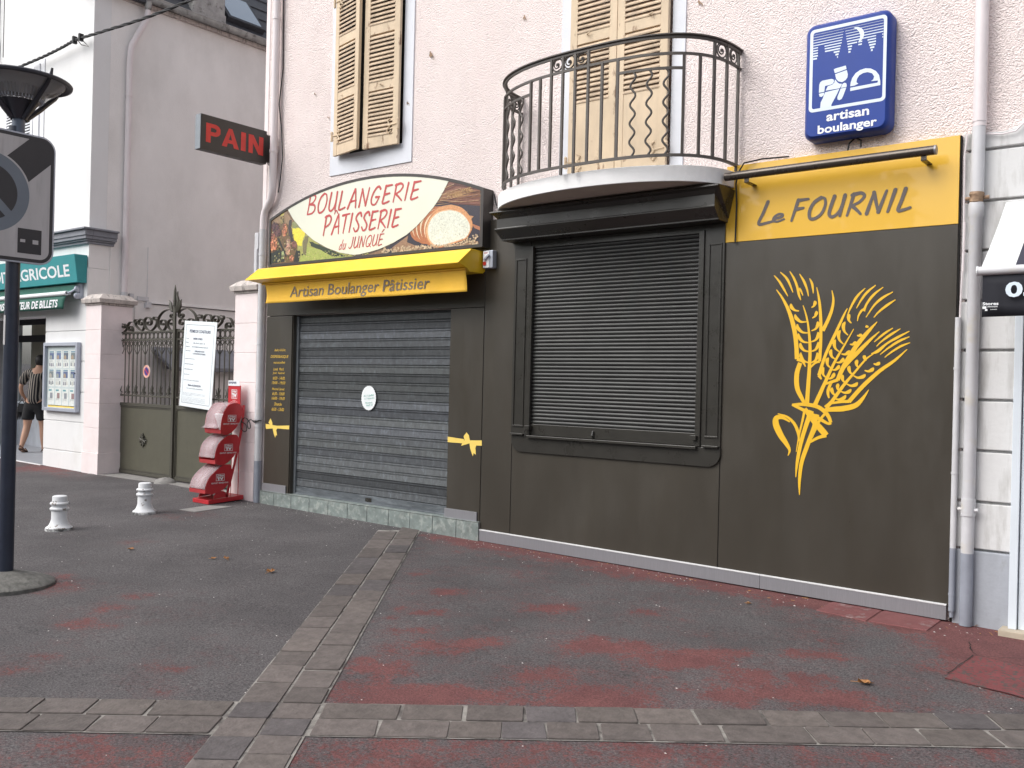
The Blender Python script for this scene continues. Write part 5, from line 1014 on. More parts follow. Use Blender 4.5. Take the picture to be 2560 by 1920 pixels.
vp = [(-.245, 2.560), (-.262, 2.548), (-.258, 2.50)]
vz0, vz1 = 2.520, 2.322
NX = 60
def vpt(u, v): # u 0..1 along, v 0..1 down
    x = -8.385 + u*(8.385-5.475) + (.012*math.sin(v*3.14) if u < .01 else 0) + (.02*v*v if u > .99 else 0)
    return (x, -.262 + .018*math.sin(v*2.6) + .0035*math.sin(u*31)*v, vz0 - v*(vz0-vz1) + .0015*math.sin(u*23+1)*v - (.006*(1-u)*v))
V_ = [vpt(i/NX, j/8) for j in range(9) for i in range(NX+1)]
m_.add(V_, [(j*(NX+1)+i, j*(NX+1)+i+1, (j+1)*(NX+1)+i+1, (j+1)*(NX+1)+i) for j in range(8) for i in range(NX)])
vl = m_.build('valance', M['yellow_cloth'], aw, smooth=50, solid=.002)
m_ = MB(); m_.tube([(-8.43, -.270, 2.526), (-5.470, -.270, 2.526)], .008, 8); m_.box(-8.43, -5.475, -.262, -.225, 2.528, 2.536); m_.build('front_bar', M['yellow_cloth'], aw)
m_ = MB(); text(m_, 'Artisan Boulanger Pâtissier', -7.979, 2.333, 2.035, .148, lambda a, b: (a, -.268+.0, b), shear=.22, bold=.008)
vs_ = []
for x, y, z in m_.v:
    v_ = min(1, max(0, (vz0-z)/(vz0-vz1))); vs_.append((x, -.262+.018*math.sin(v_*2.6)-.005, z))
m_.v = vs_; m_.build('valance_lettering', M['valance_text'], vl)
# rotary switch
sw = thing('switch_box', 'small grey and white isolator switch box with red dot right of the yellow awning', 'switch', (-5.38, -.03, 2.55))
m_ = MB(); m_.box(-5.438, -5.325, -.062, .0, 2.548, 2.712); m_.build('housing', M['case_alu'], sw, bevel=.008)
m_ = MB(); m_.box(-5.434, -5.365, -.0665, -.0625, 2.553, 2.708); m_.build('front_plate', M['white_text'], sw, bevel=.003)
m_ = MB(); m_.lathe([(.018, -.008), (.018, 0)], (-5.412, -.0665, 2.592), 20, 'y', True); m_.build('red_button', M['red_sign'], sw)
m_ = MB(); m_.obox((-5.385, -.078, 2.645), (1, 0, .8), (0, 1, 0), (-.8, 0, 1), .035, .011, .008); m_.build('turn_handle', M['case_alu'], sw, bevel=.002)
m_ = MB(); text(m_, 'netes', -5.426, 2.683, .045, .012, FY(-.0675), bold=.02); m_.build('brand_mark', M['red_text'], sw)
# PAIN projecting sign
pn = thing('projecting_sign', 'dark projecting box sign with red PAIN letters fixed to the pink corner', 'sign', (-8.72, 0, 3.9))
m_ = MB(); m_.box(-8.80, -8.70, -.895, -.05, 3.925, 4.300); m_.build('sign_box', M['case'], pn, bevel=.004)
m_ = MB(); m_.box(-8.798, -8.702, -.903, -.896, 3.927, 4.298); m_.build('end_cap', M['steel_edge'], pn, bevel=.002)
m_ = MB(); m_.box(-8.77, -8.72, -.05, .04, 3.96, 4.27); m_.tube([(-8.73, -.01, 3.96), (-8.72, -.01, 3.93), (-8.68, .02, 3.93)], .006, 6); m_.build('wall_bracket', M['case'], pn, bevel=.004)
def blocktext(mb, m, a0, b0):
    # heavy block capitals P A I N
    H = .205
    def P(*pts):
        mb.k = getattr(mb, 'k', 0)+1; mb.poly([m(a0+x, b0+z, .0002*mb.k) for x, z in pts])
    x = 0
    P((0, 0), (.052, 0), (.052, H), (0, H)); P((.052, H), (.110, H), (.140, H-.014), (.052, H-.042)); P((.140, H-.014), (.158, H-.04), (.158, H-.088), (.114, H-.072), (.114, H-.052), (.090, H-.042), (.052, H-.042)) ; P((.158, H-.088), (.140, H-.112), (.110, H-.128), (.052, H-.128), (.052, H-.086), (.100, H-.086), (.114, H-.072))
    x = .175
    P((x, 0), (x+.056, 0), (x+.112, H), (x+.076, H)); P((x+.196, 0), (x+.138, 0), (x+.080, H), (x+.116, H)); P((x+.045, .044), (x+.150, .044), (x+.140, .082), (x+.056, .082))
    x = .392
    P((x, 0), (x+.056, 0), (x+.056, H), (x, H))
    x = .480
    P((x, 0), (x+.052, 0), (x+.052, H), (x, H)); P((x+.124, 0), (x+.176, 0), (x+.176, H), (x+.124, H)); P((x, H), (x+.056, H), (x+.176, 0), (x+.120, 0))
m_ = MB(); blocktext(m_, lambda a, b, o: (-8.699+o, -.835+a*1.12, b), 0, 4.010); 
for i, v in enumerate(m_.v): pass
m_.build('red_letters', M['red_sign'], pn)
# blue artisan sign
bs = thing('artisan_sign', 'blue artisan boulanger plaque with white baker drawing above the yellow fascia', 'sign', (-2.15, 0, 3.3))
m_ = MB(); bx0, bx1, bz0, bz1 = -2.458, -1.868, 3.272, 4.098
rings = [(0, .03), (0, -.060), (.012, -.085), (.026, -.10)]
R_ = [[(x, y, z) for x, z in rrect(bx0+i, bx1-i, bz0+i, bz1-i, .065-i*.6)] for i, y in rings]; n_ = len(R_[0])
m_.add(sum(R_, []), [(a*n_+i, a*n_+(i+1) % n_, (a+1)*n_+(i+1) % n_, (a+1)*n_+i) for a in range(3) for i in range(n_)] + [tuple(range(3*n_, 4*n_))])
pl = m_.build('plaque', M['blue_sign'], bs, smooth=35)
m_ = MB(); o1 = rrect(-2.418, -1.893, 3.468, 4.052, .030); o2 = rrect(-2.396, -1.914, 3.490, 4.030, .016); n_ = len(o1)
m_.add([(x, -.1012, z) for x, z in o1] + [(x, -.1012, z) for x, z in o2], [(i, (i+1) % n_, n_+(i+1) % n_, n_+i) for i in range(n_)]); m_.build('border_line', M['white_print'], pl)
m_ = MB(); SKY = [(-2.395, 3.827), (-2.380, 3.824), (-2.362, 3.844), (-2.364, 3.919), (-2.316, 3.919), (-2.312, 3.869), (-2.256, 3.867), (-2.222, 3.813), (-2.198, 3.911), (-2.180, 4.020), (-2.161, 3.920), (-2.144, 3.809), (-2.120, 3.889), (-2.083, 3.898), (-2.082, 3.866), (-2.059, 3.864), (-2.057, 3.896), (-2.021, 3.900), (-1.993, 3.802), (-1.966, 3.857), (-1.965, 3.916), (-1.926, 3.917), (-1.920, 3.878), (-1.916, 3.878)]
def sky_z(x):
    for p, q in zip(SKY[:-1], SKY[1:]):
        if p[0] <= x <= q[0]: return p[1]+(q[1]-p[1])*(x-p[0])/max(1e-6, q[0]-p[0])
    return 3.8
for k in range(12):
    z = 4.015 - k*.0185; h_ = .0012+.0008*k; run = None
    for i in range(241):
        x = -2.395 + .479*i/240; ok = z-h_ > sky_z(x)+.002
        if ok and run is None: run = x
        if (not ok or i == 240) and run is not None:
            if x-run > .004: m_.poly([(run, -.1012, z-h_), (x, -.1012, z-h_), (x, -.1012, z+h_*.4), (run, -.1012, z+h_*.4)])
            run = None
m_.build('night_lines', M['white_print'], pl)
m_ = MB()
def C(*pts, y=-.1018): m_.poly([(x, y, z) for x, z in smooth2([p for p in pts] + [pts[0]], 3)[:-1]])
def Q(*pts, y=-.1018): m_.poly([(x, y, z) for x, z in pts])
Q((-2.117, 4.004), (-2.105, 4.009), (-2.085, 4.006), (-2.068, 3.997), (-2.056, 3.985), (-2.046, 3.966), (-2.043, 3.948), (-2.047, 3.93), (-2.055, 3.915), (-2.068, 3.906), (-2.083, 3.901), (-2.075, 3.915), (-2.071, 3.93), (-2.070, 3.949), (-2.076, 3.966), (-2.085, 3.981), (-2.096, 3.994))
Q((-2.246, 3.745), (-2.232, 3.750), (-2.163, 3.756), (-2.158, 3.731), (-2.199, 3.723), (-2.238, 3.717))
Q((-2.236, 3.710), (-2.199, 3.716), (-2.156, 3.724), (-2.148, 3.692), (-2.150, 3.672), (-2.162, 3.655), (-2.186, 3.645), (-2.213, 3.656), (-2.228, 3.676))
Q((-2.347, 3.600), (-2.346, 3.655), (-2.340, 3.672), (-2.325, 3.681), (-2.262, 3.682), (-2.246, 3.675), (-2.242, 3.661), (-2.249, 3.648), (-2.262, 3.643), (-2.305, 3.640), (-2.309, 3.600))
Q((-2.347, 3.593), (-2.309, 3.594), (-2.312, 3.577), (-2.328, 3.567), (-2.342, 3.573))
Q((-2.300, 3.606), (-2.285, 3.635), (-2.256, 3.640), (-2.240, 3.652), (-2.236, 3.674), (-2.219, 3.650), (-2.205, 3.638), (-2.186, 3.634), (-2.200, 3.606))
Q((-2.336, 3.488), (-2.333, 3.530), (-2.318, 3.558), (-2.303, 3.596), (-2.204, 3.602), (-2.219, 3.569), (-2.256, 3.504), (-2.258, 3.488))
Q((-2.190, 3.618), (-2.182, 3.634), (-2.170, 3.638), (-2.158, 3.633), (-2.154, 3.620), (-2.155, 3.607), (-2.193, 3.606))
Q((-2.195, 3.602), (-2.156, 3.603), (-2.178, 3.545), (-2.187, 3.528), (-2.202, 3.523), (-2.215, 3.530), (-2.217, 3.545))
LO = [(-2.129, 3.606), (-2.127, 3.632), (-2.118, 3.660), (-2.095, 3.690), (-2.065, 3.706), (-2.03, 3.711), (-1.994, 3.703), (-1.960, 3.680), (-1.938, 3.648), (-1.929, 3.606)]
HO = [(-2.088, 3.626), (-2.085, 3.648), (-2.070, 3.670), (-2.045, 3.681), (-2.015, 3.682), (-1.985, 3.669), (-1.970, 3.645), (-1.975, 3.626)]
loop = LO + [(-1.945, 3.606), (-1.945, 3.612), (-1.99, 3.616)] + HO[::-1] + [(-2.075, 3.614), (-2.10, 3.606)]
Q(*loop); Q((-2.129, 3.573), (-1.928, 3.578), (-1.929, 3.606), (-1.944, 3.606), (-1.948, 3.598), (-2.129, 3.596))
m_.build('baker_drawing', M['white_print'], pl)
m_ = MB(); text(m_, 'artisan', -2.290, 3.388, .292, .062, FY(-.1018), bold=.026); text(m_, 'boulanger', -2.350, 3.290, .405, .078, FY(-.1018), bold=.026); m_.build('plaque_lettering', M['white_text'], pl)
# picture light above the fascia
pt = thing('light_tube', 'long brown metal tube light on two brackets above the yellow fascia', 'lamp', (-2.3, 0, 3.09))
m_ = MB(); m_.tube([(-3.02, -.15, 3.078), (-1.562, -.15, 3.078)], .031, 24); m_.build('tube_housing', M['tube_metal'], pt, smooth=40)
for x in (-2.853, -1.628):
    m_ = MB(); m_.box(x-.018, x+.018, -.150, -.142, 3.02, 3.06); m_.box(x-.018, x+.018, -.150, .0, 3.018, 3.026); m_.lathe([(.005, -.004), (.005, 0)], (x, -.1505, 3.038), 8, 'y', True); m_.build('bracket', M['tube_metal'], pt, bevel=.002)
m_ = MB(); m_.lathe([(.0311, .0), (.0311, .012)], (-1.5615, -.15, 3.078), 24, 'x', True); m_.build('end_cap', M['alu'], pt)
# paper doily note on the door shutter
nt_ = MB(); pts = []
for i in range(96):
    t = 2*math.pi*i/96; q = 1 + .022*math.cos(t*28); pts.append((-7.040+.113*q*math.cos(t)*.97, 1.318+.126*q*math.sin(t)))
nt_.poly([(x, .0585+.002*math.sin(x*40), z) for x, z in pts])
no = thing('paper_note', 'white scalloped oval paper note with green handwriting taped to the roller shutter', 'note', (-7.04, .06, 1.31))
nt_.build('doily', M['paper'], no, solid=.001)
m_ = MB(); my = lambda a, b: (a, .0535, b)
for s_, x, z, wd, ht in (('du 11 Juillet', -7.115, 1.322, .15, .026), ('au 1 Septembre', -7.105, 1.296, .15, .020), ('Réouverture', -7.085, 1.258, .10, .018), ('lundi 12', -7.070, 1.232, .09, .020)): text(m_, s_, x, z, wd, ht, my, shear=.3, rise=.10, bold=.01)
m_.build('handwriting', M['ink_green'], no)
# ================================================================== RIGHT AWNING
sa = thing('striped_awning', 'black and white striped shop awning with black valance at the right edge', 'awning', (-.6, .0, 2.2))
x0 = -1.170; top = (.02, 2.725); bot = (-.655, 2.235)
m_ = MB(); edges = [x0, -.995, -.825, -.65, -.475, -.30, -.125, .05, .225, .4, .575, .75, .925, 1.1]
for i, (a, b) in enumerate(zip(edges[:-1], edges[1:])):
    c = (.66, .68, .68) if i % 2 == 0 else (.035, .035, .055)
    for k in range(6):
        y0_, y1_ = top[0]+(bot[0]-top[0])*k/6, top[0]+(bot[0]-top[0])*(k+1)/6
        z0_, z1_ = top[1]+(bot[1]-top[1])*k/6-.015*math.sin(math.pi*k/6), top[1]+(bot[1]-top[1])*(k+1)/6-.015*math.sin(math.pi*(k+1)/6)
        m_.poly([(a, y0_, z0_), (b, y0_, z0_), (b, y1_, z1_), (a, y1_, z1_)], c)
m_.build('striped_canopy', M['stripe'], sa, solid=.002)
m_ = MB(); m_.tube([(x0-.012, -.675, 2.212), (1.1, -.675, 2.212)], .026, 16); m_.build('front_bar', M['pvc_white'], sa, smooth=40)
m_ = MB(); m_.tube([(x0-.018, -.675, 2.212), (x0-.012, -.675, 2.212)], .030, 16); m_.build('bar_cap', M['white_text'], sa)
NX = 24; V_ = [(x0+.012+(1.1-x0)*i/NX*.98, -.675+.004*math.sin(i*1.3)*j, 2.195-.062*j+.003*math.sin(i*.9)*j/4) for j in range(5) for i in range(NX+1)]
m_ = MB(); m_.add(V_, [(j*(NX+1)+i, j*(NX+1)+i+1, (j+1)*(NX+1)+i+1, (j+1)*(NX+1)+i) for j in range(4) for i in range(NX)]); vl = m_.build('valance', M['nearblack'], sa, smooth=50, solid=.002)
m_ = MB(); my = FY(-.699); text(m_, '05 59 06', -1.035, 2.052, .62, .090, my, bold=.03)
m_.build('phone_number', M['white_print'], vl)
m_ = MB(); text(m_, 'Stores', -1.150, 2.012, .082, .018, my, bold=.03); text(m_, 'LARRASQUET', -1.126, 1.999, .055, .008, my, bold=.03); text(m_, 'Jurançon', -1.110, 1.984, .035, .007, my, bold=.02); m_.box(-1.150, -1.130, -.7, -.699, 1.992, 2.006); m_.box(-1.136, -1.124, -.701, -.7, 1.980, 1.990)
m_.build('maker_logo', M['white_text'], vl)
# ================================================================== GATE, PIERS
def pier(label, x0, x1, y0, y1, zt, group):
    t = thing('gate_pier', label, 'pier', ((x0+x1)/2, (y0+y1)/2, gz(x0, 0)), 0, group); g0 = gz((x0+x1)/2, 0)-.05
    m_ = MB(); zs = [g0, .405] + [.405+(zt-.405)*i/6 for i in range(1, 7)]
    for i, (a, b) in enumerate(zip(zs[:-1], zs[1:])):
        e = .012 if i == 0 else 0
        m_.box(x0-e, x1+e, y0-e, y1+e, a, b-.003)
    m_.box(x0+.006, x1-.006, y0+.006, y1-.006, g0, zt)
    m_.build('pier_shaft', M['pink_pier'], t, bevel=.004)
    m_ = MB(); e = .022
    m_.box(x0-.012, x1+.012, y0-.012, y1+.012, zt, zt+.03)
    m_.hexa([(x0-.045, y0-.045, zt+.03), (x1+.045, y0-.045, zt+.03), (x1+.045, y1+.045, zt+.03), (x0-.045, y1+.045, zt+.03)], [(x0-.055, y0-.055, zt+.085), (x1+.055, y0-.055, zt+.085), (x1+.055, y1+.055, zt+.085), (x0-.055, y1+.055, zt+.085)])
    m_.hexa([(x0-.055, y0-.055, zt+.0851), (x1+.055, y0-.055, zt+.0851), (x1+.055, y1+.055, zt+.0851), (x0-.055, y1+.055, zt+.0851)], [(x0+.03, y0+.03, zt+.16), (x1-.03, y0+.03, zt+.16), (x1-.03, y1-.03, zt+.16), (x0+.03, y1-.03, zt+.16)])
    m_.build('pier_cap', M['capstone'], t, bevel=.004)
pier('pink stone gate pier beside the white bank front, left of the iron gate', -12.785, -12.362, -.02, .44, 2.46, 'pink piers either side of the gate')
pier('pink stone gate pier behind the red magazine rack, right of the iron gate', -9.30, -8.87, .0, .44, 2.48, 'pink piers either side of the gate')
gt = thing('iron_gate', 'olive double driveway gate with solid lower sheets and scrolled iron top', 'gate', (-11, .3, .1))
GY = .3; cxg = -11.005
def leafgate(x0, x1, mirror):
    def mx(x): return 2*cxg - x if mirror else x
    fr = MB(); a, b = x0, x1
    fr.box(a, a+.045, GY-.02, GY+.02, .12, 2.12); fr.box(b-.03, b, GY-.02, GY+.02, .12, 2.10)
    for z0, z1 in ((.125, .17), (1.065, 1.11), (1.203, 1.225), (1.970, 1.992), (2.080, 2.102)): fr.box(a+.045, b-.03, GY-.018, GY+.018, z0, z1)
    f = fr.build('gate_frame', M['gate_iron'], gt, bevel=.002)
    s = MB(); s.box(a+.045, b-.03, GY-.004, GY+.004, .17, 1.065); ps_ = s.build('gate_sheet', M['gate_panel'], gt)
    s = MB()
    for q in ((a+.05, a+.062, .175, 1.06), (b-.047, b-.035, .175, 1.06), (a+.062, b-.047, .175, .187), (a+.062, b-.047, 1.048, 1.06)): s.box(q[0], q[1], GY-.012, GY-.0045, q[2], q[3])
    s.build('sheet_moulding', M['gate_iron'], ps_)
    cx = (a+b)/2+.02 if not mirror else (a+b)/2-.02; s = MB()
    for k in range(4):
        t0 = k*math.pi/2; 
        s.tube([(cx, GY-.012, .608), (cx+.10*math.cos(t0), GY-.012, .608+.10*math.sin(t0))], [.016, .005], 6)
        for d_ in (-.38, .38): s.tube([(cx+.02*math.cos(t0), GY-.012, .608+.02*math.sin(t0)), (cx+.075*math.cos(t0+d_), GY-.02, .608+.075*math.sin(t0+d_)), (cx+.06*math.cos(t0+d_*1.9), GY-.012, .608+.06*math.sin(t0+d_*1.9))], [.012, .011, .005], 6)
    s.lathe([(.03, -.018), (.03, 0)], (cx, GY-.004, .608), 12, 'y', True); s.build('rosette', M['gate_iron'], ps_, smooth=50)
    n = 14; step = (b-a-.075)/n; bars = []
    for k in range(1, n):
        x = a+.045+step*k; s = MB(); s.tube([(x, GY, 1.11), (x, GY, 2.09)], .0085, 6); s.build('gate_bar', M['gate_iron'], gt)
    s = MB()
    for k in range(n):
        x = a+.045+step*(k+.5)
        s.tube([(x+step*.40*math.cos(t*math.pi/8), GY, 2.036+.042*math.sin(t*math.pi/8)) for t in range(17)], .006, 5, cap=False)
        s.tube([(x+step*.30*math.cos(t*math.pi/6), GY, 1.935+.026*math.sin(t*math.pi/6)) for t in range(13)], .006, 5, cap=False)
        if k % 2 == 0: # drop scrolls
            for sg_ in (-1, 1): s.tube([(x+step*.5, GY, 1.90), (x+step*.5+sg_*step*.55, GY, 1.90), (x+step*.5+sg_*step*.62, GY, 1.85), (x+step*.5+sg_*step*.2, GY, 1.80), (x+step*.5, GY, 1.78)], .006, 5)
    s.build('ring_frieze', M['gate_iron'], f)
    s = MB()
    for k in range(n-1):
        x = a+.045+step*(k+1)
        if k % 2 == 0:
            s.tube([(x-.0, GY, 1.22), (x-.0, GY, 1.30)], .012, 6)
            for sg_ in (-1, 1):
                s.tube([(x, GY-.01, 1.24), (x+sg_*.026, GY-.014, 1.29), (x+sg_*.050, GY-.01, 1.345)], [.010, .009, .003], 6)
                s.tube([(x, GY-.01, 1.25), (x+sg_*.03, GY-.01, 1.235), (x+sg_*.055, GY-.01, 1.245), (x+sg_*.05, GY-.01, 1.27), (x+sg_*.035, GY-.01, 1.262)], .006, 5)
            s.tube([(x, GY-.012, 1.27), (x, GY-.014, 1.36)], [.010, .003], 6)
            s.tube([(x, GY, 1.20), (x, GY, 1.15)], [.009, .003], 6)
    s.build('leaf_ornament', M['gate_iron'], f)
    for q in SCROLLS:
        s = MB(); s.band([(mx(p[0]), p[1]) for p in q], .009, GY-.020, GY+.020); s.build('scroll', M['gate_iron'], gt)
leafgate(-12.53, cxg-.006, False); leafgate(cxg+.006, 2*cxg+12.53, True)
s = MB(); s.box(cxg-.026, cxg+.026, GY-.045, GY-.021, .13, 2.42); s.tube([(cxg, GY-.035, 2.42), (cxg, GY-.035, 2.62), (cxg, GY-.035, 2.70)], [.026, .018, .004], 8)
s.build('centre_stile', M['gate_iron'], gt, bevel=.003)
s = MB()
for p in FINIAL[1:]: s.tube([(q[0], GY-.03, q[1]) for q in p], [.020, .026, .024, .018, .008][:len(p)] if len(p) > 4 else [.018, .022, .018, .006], 6)
for p in FINIAL[3:]: s.tube([(2*cxg-q[0], GY-.03, q[1]) for q in p], [.018, .022, .018, .006], 6)
s.build('finial', M['gate_iron'], gt, smooth=50)
s = MB(); s.tube([(-12.50, GY-.03, 2.02), (-12.50, GY-.03, 2.08)], .045, 10); s.box(-12.60, -12.36, GY-.05, GY-.02, .93, .96) if False else None; s.build('hinge_knob', M['gate_iron'], gt, smooth=50)
# boulder that stops the gate
s = MB(); pr_ = [(.15, -.03), (.14, .01), (.10, .045), (.05, .065), (.005, .072)]
s.lathe(pr_, (-10.98, .17, gz(-11, .17)), 14); s.v = [(x+random.uniform(-.01, .01), y+random.uniform(-.008, .008), z+random.uniform(-.006, .006)) for x, y, z in s.v]
o = s.build('stop_stone', M['pale_concrete'], origin=(-10.98, .17, .1), smooth=60); tag(o, 'small weathered stone bump at the foot of the gate where both leaves meet', 'stone')
# permit board
pb = thing('permit_board', 'tall white building permit board with printed text tied crookedly to the iron gate', 'notice board', (-10.4, .25, 1.1))
o_ = Vector((-10.700, .232, 2.218)); ux = (Vector((-9.990, .232, 2.178))-o_); W_ = ux.length; ux.normalize(); uz = Vector((-ux.z, 0, ux.x)); HB = 1.105
def pm(a, b, off=0): p = o_ + ux*a - uz*(HB-b); return (p.x-.0*b, .232+off+.03*(b/HB-.5)*0, p.z)
m_ = MB(); sk = -.085
def pmS(a, b, off=0.0): # slight skew as in the crooked hanging
    p = o_ + ux*(a + sk*(1-b/HB)) + Vector((0, 0, -1))*(HB-b); return (p.x, .232+off, p.z)
m_.add([pmS(0, 0), pmS(W_, 0), pmS(W_, HB), pmS(0, HB)] + [pmS(0, 0, -.006), pmS(W_, 0, -.006), pmS(W_, HB, -.006), pmS(0, HB, -.006)], [(0, 1, 2, 3), (7, 6, 5, 4), (0, 4, 5, 1), (1, 5, 6, 2), (2, 6, 7, 3), (3, 7, 4, 0)])
bd_ = m_.build('board', M['board'], pb)
m_ = MB(); T_ = lambda a, b: pmS(a, b, -.0075)
e = .045
for q in ((e, W_-e, HB-.05, HB-.046), (e, W_-e, .046, .050), (e, e+.004, .05, HB-.05), (W_-e-.004, W_-e, .05, HB-.05)): m_.poly([T_(q[0], q[2]), T_(q[1], q[2]), T_(q[1], q[3]), T_(q[0], q[3])])
text(m_, 'PERMIS DE CONSTRUIRE', .13, .955, .46, .040, T_, bold=.02)
text(m_, '064284 13 P0024', .22, .868, .20, .026, T_, bold=.03); text(m_, '18.04.2013', .22, .815, .26, .018, T_)
text(m_, 'BOULANGERIE DU JUNQUE  SARL DCE', .20, .765, .36, .017, T_, bold=.02); text(m_, 'HABILLAGE FACADE', .27, .712, .21, .020, T_, bold=.03); text(m_, 'et DEVANTURE DU FOURNIL', .23, .680, .28, .018, T_, bold=.03)
for s_, z, wd in (('N° Permis', .872, .055), ('Délivré le', .820, .055), ('Bénéficiaire', .768, .08), ('Nature des travaux', .715, .11), ('Superficie du terrain : hauteur', .612, .22), ('Surface hors oeuvre nette', .545, .19), ('Surface des bâtiments à démolir', .478, .185), ('Superficie du terrain', .408, .12), ('Le dossier peut être consulté à la mairie de JURANCON', .335, .34)):
    text(m_, s_, .065, z, wd, .014, T_, bold=.02)
text(m_, 'Mairie de JURANÇON', .17, .262, .28, .032, T_, bold=.03); text(m_, '6 rue Charles de Gaulle  64110 JURANCON', .14, .232, .36, .014, T_, bold=.02)
for i in range(8): text(m_, 'Droit de recours : le délai de recours contentieux est de deux mois à compter du premier jour'[:random.randint(60, 92)], .065, .175-.0155*i-(.012 if i > 2 else 0), .50 if i not in (2, 7) else .22, .0075, T_)
m_.build('board_print', M['ink'], bd_)
# no parking disc
nd = thing('no_parking_disc', 'small round blue and red no parking plate on the left gate leaf', 'sign', (-11.69, .27, 1.55))
m_ = MB(); m_.lathe([(.088, -.004), (.088, 0)], (-11.692, GY-.012, 1.550), 36, 'y', True); d0 = m_.build('plate', M['paper'], nd)
m_ = MB(); m_.lathe([(.086, 0), (.058, 0)], (-11.692, GY-.0168, 1.55), 36, 'y'); m_.build('orange_ring', mat('orange ring print', (.75, .28, .16), .5), d0)
m_ = MB(); m_.disc((-11.692, 1.55), .056, .056, GY-.0170, 32); m_.build('blue_field', mat('violet blue print', (.045, .03, .22), .5), d0)
m_ = MB(); m_.strip([(-11.735, 1.588, .014), (-11.65, 1.512, .014)], FY(GY-.0178)); m_.build('red_bar', M['red_sign'], d0)
m_ = MB(); 
for i in range(26):
    t = 2*math.pi*i/26
    if i in (0, 1, 12, 13, 14, 25): continue
    m_.disc((-11.692+.072*math.cos(t), 1.55+.072*math.sin(t)), .005, .007, GY-.0175, 6)
m_.build('rim_lettering', M['paper'], d0)
# ================================================================== MAGAZINE RACK
rk = thing('magazine_rack', 'red magazine rack with three curved bins standing before the right gate pier', 'magazine rack', (-9.15, -.3, gz(-9.15, -.3)))
xr, xl_ = -9.0, -9.31
m_ = MB(); z0_ = gz(-9.15, -.3); m_.hexa([(xl_, -.497, z0_-.002), (xr, -.497, z0_-.002), (xr, -.035, z0_+.02), (xl_, -.035, z0_+.02)], [(xl_, -.497, .116), (xr, -.497, .116), (xr, -.035, .140), (xl_, -.035, .140)])
m_.build('rack_base', M['rack_red'], rk, bevel=.004)
PL = [[(-.088, 1.174), (-.16, 1.205), (-.257, 1.184), (-.336, 1.078), (-.363, .945), (-.351, .865), (-.268, .845), (-.166, .914), (-.105, 1.012), (-.078, 1.10)],
      [(-.142, .836), (-.21, .845), (-.288, .819), (-.388, .734), (-.425, .612), (-.413, .523), (-.30, .510), (-.178, .60), (-.118, .724), (-.115, .79)],
      [(-.227, .504), (-.30, .505), (-.371, .468), (-.489, .370), (-.536, .268), (-.534, .198), (-.434, .186), (-.313, .225), (-.222, .316), (-.195, .42)]]
def shrink(p, k, oy=0, oz=0):
    cy, cz = sum(a for a, b in p)/len(p), sum(b for a, b in p)/len(p); return [(cy+(a-cy)*k+oy, cz+(b-cz)*k+oz) for a, b in p]
for bi, p in enumerate(PL):
    full = smooth2(p+[p[0]], 4)[:-1]
    bn = MB(); bn.prism(full, SX(xr+.004), SX(xr)); bn.prism(full, SX(xl_-.0), SX(xl_+.004)); b0 = bn.build('rack_bin', M['rack_red'], rk, bevel=.001)
    # curved tray: runs down the back and along the floor of the bin
    path = [p[0], p[9], p[8], p[7], p[6], p[5]]; path = smooth2(shrink(path, .97), 4); tr_ = MB()
    tr_.add([(xl_+.004, a, b) for a, b in path] + [(xr, a, b) for a, b in path], [(i, i+1, len(path)+i+1, len(path)+i) for i in range(len(path)-1)])
    tr_.box(xl_+.004, xr, p[5][0]-.008, p[5][0]-.004, p[5][1]-.005, p[5][1]+.035)
    tr_.build('curved_tray', M['rack_in'], b0, smooth=60, solid=.003)
    cv_ = MB(); fp_ = smooth2([p[1], p[2], p[3], p[4], (p[4][0]-(.045 if bi == 0 else .005), p[4][1]-.03)], 4)
    cv_.add([(xl_+.006, a-.004, b+.002) for a, b in fp_] + [(xr-.004, a-.004, b+.002) for a, b in fp_], [(i, i+1, len(fp_)+i+1, len(fp_)+i) for i in range(len(fp_)-1)])
    cv_.build('clear_cover', M['clear'], b0, smooth=60, solid=.002)
    if bi == 0:
        pp_ = MB(); pp_.obox((xr-.10, -.27, .965), (1, 0, 0), (0, .35, -.94), (0, .94, .35), .085, .12, .012); pp_.build('magazine', M['paper'], b0)
    cy, cz = (-.218, 1.03) if bi == 0 else ((-.255, .70) if bi == 1 else (-.355, .365))
    tx = MB(); ms = lambda a, b: (xr+.0052, a, b)
    for q in ((-.055, .055, -.038, .038),): 
        for s4 in ((q[0], q[1], q[2], q[2]+.004), (q[0], q[1], q[3]-.004, q[3]), (q[0], q[0]+.004, q[2], q[3]), (q[1]-.004, q[1], q[2], q[3])): tx.poly([ms(cy+s4[0], cz+s4[2]), ms(cy+s4[1], cz+s4[2]), ms(cy+s4[1], cz+s4[3]), ms(cy+s4[0], cz+s4[3])])
    text(tx, 'Urban', cy-.045, cz+.008, .09, .024, ms, bold=.03); text(tx, 'TV', cy-.042, cz-.032, .085, .034, ms, bold=.08)
    text(tx, 'GRATUIT  SERVEZ-VOUS', cy-.115, cz-.070, .22, .016, ms, bold=.02)
    tx.build('bin_lettering', M['paper'], b0)
m_ = MB(); sp_ = smooth2([(-.070, 1.18), (-.078, 1.02), (-.10, .86), (-.15, .62), (-.215, .36), (-.265, .17), (-.27, .13)], 4); n_ = len(sp_)
